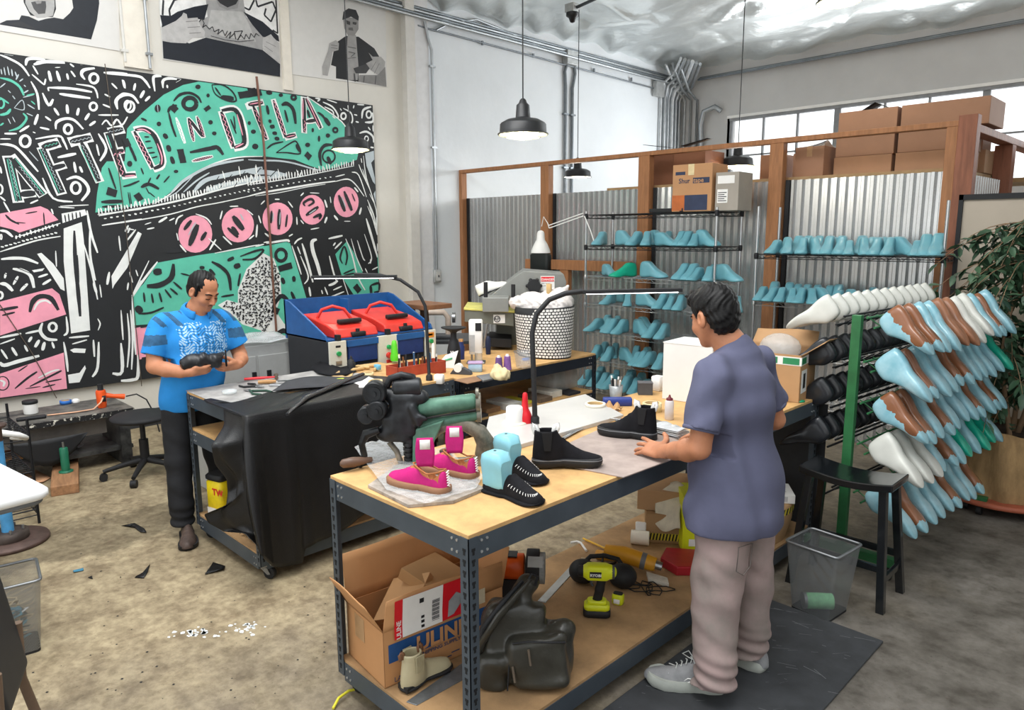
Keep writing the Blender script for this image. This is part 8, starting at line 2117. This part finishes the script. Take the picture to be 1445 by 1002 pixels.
# far end of the lower shelf
t = thing('round_hamper', 'rounded brown carton wrapped with black and yellow tape at the shelf end', 'box', (-1.80, 3.8, ZS)); MB().lathe([(.14, 0), (.17, .12), (.175, .22), (.16, .225)], n=30, sy=1.35).build('body', cmat('b28f66'), t)
g = MB(); n = 40
for k in range(n):
    a = 2*pi*k/n; b = a+2*pi/n*.5; s_ = 2*pi/n*.4; f = lambda q, z: (.178*cos(q), .178*1.35*sin(q), z); g.add([f(a, .175), f(b, .175), f(b+s_, .21), f(a+s_, .21)], [(0, 1, 2, 3)], 1); g.add([f(b, .175), f(a+2*pi/n, .175), f(a+2*pi/n+s_, .21), f(b+s_, .21)], [(0, 1, 2, 3)], 0)
g.build('hazard_tape', [mat('hazard_yellow', '#d8c63a'), M_blk], t)
t = thing('white_pack', 'white printed cardboard pack lying on the taped rounded carton', 'box', (-1.78, 3.84, ZS+.226), rad(35)); MB().box((-.14, -.1, 0), (.14, .1, .05)).build('box_body', M_wht, t, bevel=.002); g = MB(); g.tube([(-.09, -.02, .052), (-.03, -.03, .052), (.02, -.03, .052), (.1, -.05, .052)], [.016, .012, .005, .002], 8, flat=.2); g.build('printed_picture', M_blk, t); MB().box((.04, -.102, .01), (.1, -.1005, .04)).build('barcode', mat('lgrey', '#b8b9ba'), t)
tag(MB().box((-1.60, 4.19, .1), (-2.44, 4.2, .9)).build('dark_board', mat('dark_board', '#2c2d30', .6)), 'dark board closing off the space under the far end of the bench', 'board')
tag(MB().tube([at(470, 1000, .008), at(478, 985, .02), at(492, 975, .02), at(506, 972, .01), at(530, 990, .008)], .006, 7).build('extension_cable', mat('cord_yellow', '#dcd23c', .5)), 'yellow cord on the floor by the front caster of the near bench', 'cord')
# plastic bag under the pink sneakers
rd = random.Random(4)
t = thing('plastic_bag', 'crumpled clear plastic bag under and behind the pink sneakers', 'bag', at(585, 668, ZT+.018)); c0 = t.location.copy()
P_ = [at(x, y, ZT+.02)-c0 for x, y in ((500, 632), (560, 618), (620, 640), (682, 672), (672, 690), (600, 712), (545, 692))]
def bagf(u, v):
    a = u*2*pi; n = len(P_); f = u*n; i = int(f) % n; e = P_[i].lerp(P_[(i+1) % n], f-int(f)); p = e*v; hgt = .06*max(0, sin(a+.2))**2*max(0, v-.55)/.45; p.z = .003+hgt*abs(sin(a*5+v*4))+.010*max(0, v-.6)*abs(sin(a*13+v*9)); return p
MB().grid(bagf, 70, 12).build('film', mat('bag_film', '#e9eced', .08, var=0, alpha=.36, bump=.02, bsc=18), t)
# things under the other benches
t = thing('yellow_canister', 'yellow canister with a black lid on the lower shelf beside the hanging hide', 'canister', (-4.40, 1.76, ZS), rad(15)); MB().rbox((0, 0, .11), (.15, .12, .22), .03).build('canister_body', mat('canister_yellow', '#f0d51e', .4), t); MB().rbox((0, 0, .235), (.155, .125, .04), .03).build('lid', M_blk, t); MB().box((-.06, -.0615, .0), (.06, -.0605, .04)).build('white_band', M_wht, t); g = MB(); text_mesh(g, 'TW', .06, lambda u, v: (.0+u, -.0625, .13+v), bold=.002); g.build('lettering', M_red, t)
lathe_thing('clear_jug', 'cloudy plastic jug behind the yellow canister', 'jug', (-4.18, 1.83, ZS), [('jug_body', [(.07, 0), (.075, .02), (.075, .2), (.04, .25), (.03, .27)], mat('cloudy', '#c7c7b8', .3, alpha=.75)), ('cap', [(.032, .27), (.032, .29)], M_wht)])
for k, (x, y, w, d, h, lb) in enumerate(((-3.75, 2.75, .16, .2, .14, 'small open wooden crate on the lower shelf near the hanging hide'),)):
    carton((x, y, ZS), (w, d, h), lb, 0, c='b98a55', tape=False, name='wooden_crate')
t = thing('crumpled_plastic', 'crumpled grey plastic on the lower shelf under the hide', 'plastic', (-3.83, 1.75, ZS)); MB().grid(lambda u, v: (-.12+.24*u, -.08+.2*v, .01+.07*abs(sin(u*6+2*v))*abs(sin(v*5+1))), 12, 12).build('film', mat('grey_film', '#7c7a74', .3, var=.2), t, solid=.002)
rd = random.Random(14); nm = ('flat leather stack', 'folded fabric stack', 'grey card stack', 'yellow pad stack', 'brown card stack')
for k in range(7):
    x = -3.75-.05*(k % 2); y = 3.3+.17*k; z = .621; c = ('#3b3a3c', '#8b6a4a', '#b9b7b0', '#c9c23e', '#6b5a4a', '#d8d4c8', '#2c2c30')[k]; lb = ('dark flat stack', 'brown flat stack', 'pale grey flat stack', 'yellow pad', 'brown pad', 'white flat stack', 'black flat stack')[k]
    tag(MB().box((x-.12, y-.07, z), (x+.12, y+.07, z+.02+.015*(k % 3))).build('material_stack', mat('stk'+str(k), c, .8), bevel=.002), '%s on the middle shelf of the far bench, %s from the left' % (lb, ORD[k]), 'stack')
carton((-3.8, 3.7, ZS), (.5, .8, .3), 'long brown carton on the lowest shelf of the far bench', 0, c='a37d57')
tag(MB().rbox((-3.85, 4.35, .72), (.22, .3, .16), .03).build('clear_tub', mat('tub_clear', '#c3c6c6', .2, alpha=.5)), 'clear plastic tub on the middle shelf under the spotted basket', 'tub')
# ================================================================ LEFT SIDE OF THE ROOM
t = thing('paint_bench', 'low black bench with a rough paint splashed edge along the mural wall', 'bench', (-7.02, -.2, 0)); M_pb = mat('bench_black', '#232326', .6, var=.3, sc=12, c2='#4a4a48'); MB().box((0, 0, .44), (.6, 2.1, .47)).build('bench_top', mat('bench_grey_top', '#4b4a48', .7, var=.3, sc=8, c2='#77736c'), t); MB().box((.6, 0, .43), (.612, 2.1, .472)).build('edge', mat('paint_splashed', '#1c1c1e', .6, var=.0, sc=26, c2='#d8d4c8', lo=.56, hi=.62), t); MB().box((.5, 0, .28), (.51, 1.9, .43)).build('apron', mat('apron_grey', '#6b655f', .7), t)
for y in (.02, 1.98): MB().box((.05, y, 0), (.58, y+.08, .44)).build('leg', M_pb, t)
MB().box((.02, .0, .12), (.55, 2.08, .15)).build('shelf', M_pb, t)
t = thing('orange_heat_gun', 'bright orange heat gun standing nose up on the black bench', 'heat gun', onx(143, 562, -6.62)*1.0); t.location.z = .472; M_og = mat('gun_orange', '#ef5a1e', .4)
MB().tube([(0, 0, .0), (0, 0, .02), (0, 0, .13), (0, 0, .15)], [.03, .036, .04, .034], 16).build('barrel', M_og, t); MB().tube([(0, 0, .15), (0, 0, .165), (0, 0, .2)], [.025, .022, .022], 14).build('nozzle', M_blk, t); MB().tube([(0, .03, .1), (.02, .09, .085), (.03, .17, .07)], [.022, .018, .024], 12).build('handle', M_og, t); MB().tube([(.03, .18, .07), (.05, .26, .08), (.1, .32, .03), (.15, .36, -.1), (.2, .37, -.25)], .006, 6).build('power_cord', M_rub, t); MB().rbox((.036, .01, .08), (.01, .03, .05), .004).build('switch', M_blk, t)
hx = Vector(t.location)
t = thing('hose_strip', 'pale curved strip lying in front of the orange heat gun', 'strip', hx+Vector((.0, -.2, 0))); MB().tube([(0, -.2, .006), (.05, 0, .006), (.06, .12, .01), (.06, .18, .06), (.045, .2, .09)], .011, 8, flat=.5).build('strip', mat('peach', '#d9a98a', .6), t)
def ontop(x, y): p = onz(x, y, .472); return Vector((float(max(-7.0, min(-6.44, p[0]))), float(p[1]), .472))
ring_thing('tape_roll', 'blue tape roll lying on the black bench', ontop(90, 568), .045, .03, .03, mat('tape_blue', '#2f6fc0', .5))
lathe_thing('white_cap', 'small white cap beside the blue tape roll', 'cap', ontop(104, 566), [('cap', [(.03, 0), (.032, .02), (.02, .03)], M_wht)])  # loose white cap lying on the bench
lathe_thing('glue_jar', 'white jar with a black screw lid on the black bench', 'jar', ontop(44, 583), [('jar_body', [(.05, 0), (.052, .01), (.052, .08)], M_wht), ('lid', [(.05, .08), (.056, .082), (.056, .105), (.05, .108)], M_blk)])
t = thing('black_tool', 'flat black tool lying before the glue jar', 'tool', ontop(42, 590)+Vector((.06, 0, 0)), rad(80)); MB().rbox((0, 0, .012), (.2, .05, .024), .012).build('body', M_blk, t)
for k, (x, y, c, lb) in enumerate(((1.0, .2, '#1f1f22', 'black rubber offcut'), (1.2, .3, '#9a6a3a', 'brown leather offcut'), (1.45, .3, '#2b2b2d', 'dark metal bits'), (1.6, .35, '#6b6b6d', 'grey tool pile'))):
    o = MB().grid(lambda u, v, k=k: (-.12+.24*u, -.14+.28*v, .012+.04*abs(sin(u*5+k)*sin(v*7))), 8, 8).build('offcut_pile', mat('oc%d' % k, c, .6, var=.2), solid=.006); o.location = (-6.72, x-.2, .152); tag(o, lb+' lying on the shelf of the black bench, %s from the left' % ORD[k], 'scrap')
tag(MB().grid(lambda u, v: (-6.40+.02*u, .98+.55*u, .34-.22*sin(pi*u)*v+.0), 10, 5).build('hanging_cloth', M_blk, solid=.004), 'black cloth sagging off the black bench shelf', 'cloth')
# rolling stool
t = thing('rolling_stool', 'low black round stool on a five arm caster base', 'stool', (-6.0, 1.82, 0), rad(20)); MB().lathe([(.02, .455), (.20, .46), (.225, .475), (.225, .49), (.2, .505), (.02, .508)], n=36).build('seat', mat('seat_black', '#1e1e21', .7, var=.1), t); MB().tube([(0, 0, .12), (0, 0, .3)], .035, 14).build('gas_cover', M_rub, t); MB().tube([(0, 0, .3), (0, 0, .455)], .02, 12).build('piston', M_blk, t)
for k in range(5):
    a = k*2*pi/5+.3; d = Vector((cos(a), sin(a), 0)); o = MB().tube([d*.03+Vector((0, 0, .13)), d*.15+Vector((0, 0, .11)), d*.30+Vector((0, 0, .075))], [.028, .022, .016], 8).build('base_arm', M_rub, t); n = Vector((-d.y, d.x, 0)); MB().tube([d*.30+n*.022+Vector((0, 0, .03)), d*.30-n*.022+Vector((0, 0, .03))], .03, 14).build('caster', M_rub, o)
# green post on plank
t = thing('wooden_plank', 'short thick wooden plank lying on the floor', 'plank', (-6.33, 1.33, 0), rad(166)); MB().box((-.38, -.09, 0), (.38, .09, .075)).build('plank', mat('plank_wood', '#9d7351', .7, var=.25, sc=4, stretch=(1, 8, 8)), t, bevel=.005)
lathe_thing('green_post', 'green painted steel post standing upright on the wooden plank', 'post', (-6.3, 1.33, .076), [('flange', [(.05, 0), (.05, .01), (.03, .014)], mat('post_green', '#1f6b4f', .4)), ('post', [(.03, .012), (.03, .19), (.026, .195)], mat('post_green', '#1f6b4f')), ('pin', [(.008, .19), (.008, .24)], M_met)])
sheet('leather_sheet', 'peach coloured leather sheet lying on the floor by the cart', [(20, 668), (50, 665), (72, 675), (62, 682), (40, 684), (18, 682)], mat('peach_leather', '#d3a17b', .8), z=0, w=.01)
# wire cart and blue pole stand
t = thing('wire_cart', 'black wire cart with folded white things at the left picture edge', 'cart', (-6.1, .55, 0)); W_, D_ = .62, .42
for xx in (0, W_):
    for yy in (0, D_): MB().tube([(xx, yy, .0), (xx, yy, .72)], .009, 8).build('post', M_bwire, t)
for z in (.1, .36, .62):
    g = MB()
    for q in range(13): g.tube([(W_*q/12, 0, z), (W_*q/12, D_, z)], .003, 5)
    for yy in (0, D_): g.tube([(0, yy, z), (W_, yy, z)], .005, 6); g.tube([(0, yy, z-.04), (W_, yy, z-.04)], .004, 6); g.tube([(W_*q/16, yy, z-(.04 if q % 2 else 0)) for q in range(17)], .003, 5)
    for xx in (0, W_): g.tube([(xx, 0, z), (xx, D_, z)], .005, 6); g.tube([(xx, 0, z-.04), (xx, D_, z-.04)], .004, 6)
    g.build('shelf', M_bwire, t)
tag(MB().tube([(-5.55, .66, .66), (-5.45, .8, .67), (-5.40, .9, .64), (-5.46, .95, .6), (-5.62, .9, .58)], [.02, .022, .02, .018, .016], 8).build('white_strap', M_wht), 'white curved strap bulging off the wire cart', 'strap')
t = thing('blue_stand', 'blue painted pipe stand on a round rusty brake disc base', 'stand', (-5.25, .76, 0)); M_rd = mat('rusty_disc', '#5a4842', .55, .4, var=.25, sc=12); MB().lathe([(.04, .0), (.215, 0), (.22, .012), (.215, .025), (.12, .03)], n=40).build('disc', M_rd, t); MB().lathe([(.11, .03), (.112, .035), (.11, .075), (.06, .08)], n=32).build('hub', mat('rust_hub', '#4a403b', .6, .4, var=.3), t)
MB().tube([(0, 0, .08), (0, 0, .66)], .034, 20).build('pipe', mat('pipe_blue', '#4f9bd0', .5, var=.2, sc=10), t); MB().lathe([(.034, .66), (.036, .74), (.06, .75), (.065, .765), (.02, .77)], n=20).build('rusty_collar', M_rd, t); MB().tube([(0, 0, .76), (0, 0, .93)], .008, 8).build('pin', M_met, t)
for k in range(5): a = k*1.26; MB().tube([(.08*cos(a), .08*sin(a), .08), (.08*cos(a), .08*sin(a), .105)], .008, 8).build('stud', M_met, t)
# white folding table
t = thing('folding_table', 'white plastic topped folding table corner at the left picture edge', 'table', (-4.35, -.5, 0), rad(8)); g = MB(); g.rbox((.3, .56, .725), (.9, 1.16, .05), .06); g.build('tabletop', mat('table_white', '#eceef0', .4, var=.02), t); MB().rbox((.3, .56, .69), (.86, 1.12, .03), .06).build('under_rim', mat('rim_grey2', '#6f7377', .5), t)
for x in (-.05, .65): MB().tube([(x, .25, .68), (x, .2, 0)], .014, 8).build('leg', M_met, t)
MB().tube([(-.05, .2, .2), (.65, .2, .2)], .012, 8).build('stretcher', M_met, t)
mesh_bin('mesh_bin', 'grey wire mesh waste bin full of scraps at the left picture edge', (-3.83, .52, 0), rad(-8), .2, .28, .2, .26, .36)
rd = random.Random(31)
for k in range(16):
    c = ('#2f7f96', '#2b6f88', '#8f7a5c', '#b9a888', '#3a4d55', '#c9cdd0')[k % 6]; nm = ('teal', 'blue', 'brown', 'tan', 'dark', 'pale')[k % 6]
    ph = rd.uniform(0, 6); o = MB().tube([(.075*sin(j*1.1+ph)*(.6+.4*sin(j)), .075*cos(j*1.3+ph*2)*(.6+.4*cos(j*.7)), .02*sin(j*2+ph)) for j in range(9)], .009, 6, flat=.35).build('scrap_strip', mat('scr%d' % (k % 6), c, .6)); o.location = (-3.83+rd.uniform(-.02, .02), .52+rd.uniform(-.02, .02), .04+.012*k); tag(o, '%s curled leather strip in the left bin, %s from the bottom' % (nm, ORD[k]), 'scrap', 'scraps in the left bin')
# dark chair in the foreground
t = thing('black_chair', 'black chair back with a bent wooden leg cut off by the left picture edge', 'chair', (-2.62, .30, 0), rad(-20)); S = SDF((-.25, -.12, .38), (.25, .12, .98), .008); S.box((0, 0, .68), (.17, .03, .23), .01, rotm(rad(8)), .03); S.build('backrest', mat('chair_black', '#222327', .55), t, 2)
MB().rbox((0, -.25, .42), (.4, .42, .06), .05).build('seat', mat('chair_black', '#222327'), t)
for sx in (-.16, .16): MB().tube([(sx, .04, .62), (sx*1.02, .03, .42), (sx*1.08, .07, .2), (sx*1.15, .13, 0)], [.014, .016, .017, .014], 8).build('leg', mat('bentwood', '#6b5747', .5), t); MB().tube([(sx, -.4, .4), (sx*1.1, -.45, 0)], [.016, .014], 8).build('leg', mat('bentwood', '#6b5747'), t)
# scraps on the floor
def scrap(lb, pxs, m, z=.004, w=.012): 
    sheet('leather_offcut', lb, pxs, m, z=0, w=w, cat='scrap')
scrap('black triangular leather offcut on the floor beside the leather bench', [(289, 812), (301, 797), (318, 800), (316, 806)], M_lea, w=.012)
scrap('thin black leather sliver on the floor, pointed like an arrow', [(190, 816), (200, 812), (212, 797), (209, 808), (203, 817)], M_lea, w=.006)
scrap('twisted black leather sliver on the floor, farthest from the camera', [(171, 743), (190, 740), (204, 747), (207, 753), (198, 752), (186, 743)], M_lea, w=.006)
scrap('tiny black offcut on the floor near the blue scrap', [(124, 816), (130, 814), (131, 818)], M_lea, w=.003)
scrap('small blue plastic scrap on the floor', [(103, 806), (118, 803), (118, 806), (104, 809)], mat('scrap_blue', '#3f7f9a', .5), w=.003)
M_pt = mat('paint_spots', '#dfe3e2', .6); rd = random.Random(17)
for (x0, y0, n, sp, lb) in ((275, 893, 34, 16, 'white paint splatter on the floor, left of the two patches'), (350, 886, 26, 11, 'white paint splatter on the floor, right of the two patches')):
    g = MB(); c = at(x0, y0, 0)
    for k in range(n):
        p = at(x0+rd.gauss(0, sp), y0+rd.gauss(0, 4)-.15*0, 0)-c; r = rd.uniform(.004, .013); g.add([(p.x+r*cos(q)*rd.uniform(.7, 1.6), p.y+r*sin(q)*rd.uniform(.6, 1.2), .0012) for q in (0, 1, 2, 3, 4, 5)], [(0, 1, 2, 3, 4, 5)])
    o = g.build('paint_splatter', M_pt); o.location = c; tag(o, lb, 'paint', kind='stuff')
g = MB(); 
for k in range(120):
    x, y = rd.uniform(40, 470), rd.uniform(690, 990); p = at(x, y, 0); r = rd.uniform(.002, .007)
    if p.x > -2.6 or (p.x < -3.55 and p.y > 1.5): continue
    g.add([(p.x+r*cos(q), p.y+r*sin(q), .0015) for q in (0, 1.5, 3, 4.5)], [(0, 1, 2, 3)])
tag(g.build('floor_debris', M_blk), 'tiny dark crumbs and threads scattered over the tan floor', 'debris', kind='stuff')
g = MB()
for k in range(70):
    x, y = rd.uniform(-1.58, -1.0), rd.uniform(2.0, 3.38); L = rd.uniform(.01, .09); a = rd.gauss(.5, .4); g.add([(x, y, .0128), (x+L*cos(a), y+L*sin(a), .0128), (x+L*cos(a)+.002, y+L*sin(a)+.003, .0128), (x, y+.003, .0128)], [(0, 1, 2, 3)])
tag(g.build('scuff_marks', mat('scuff', '#6f7274', .8)), 'pale scuffs and threads on the dark floor mat', 'marks', kind='stuff')
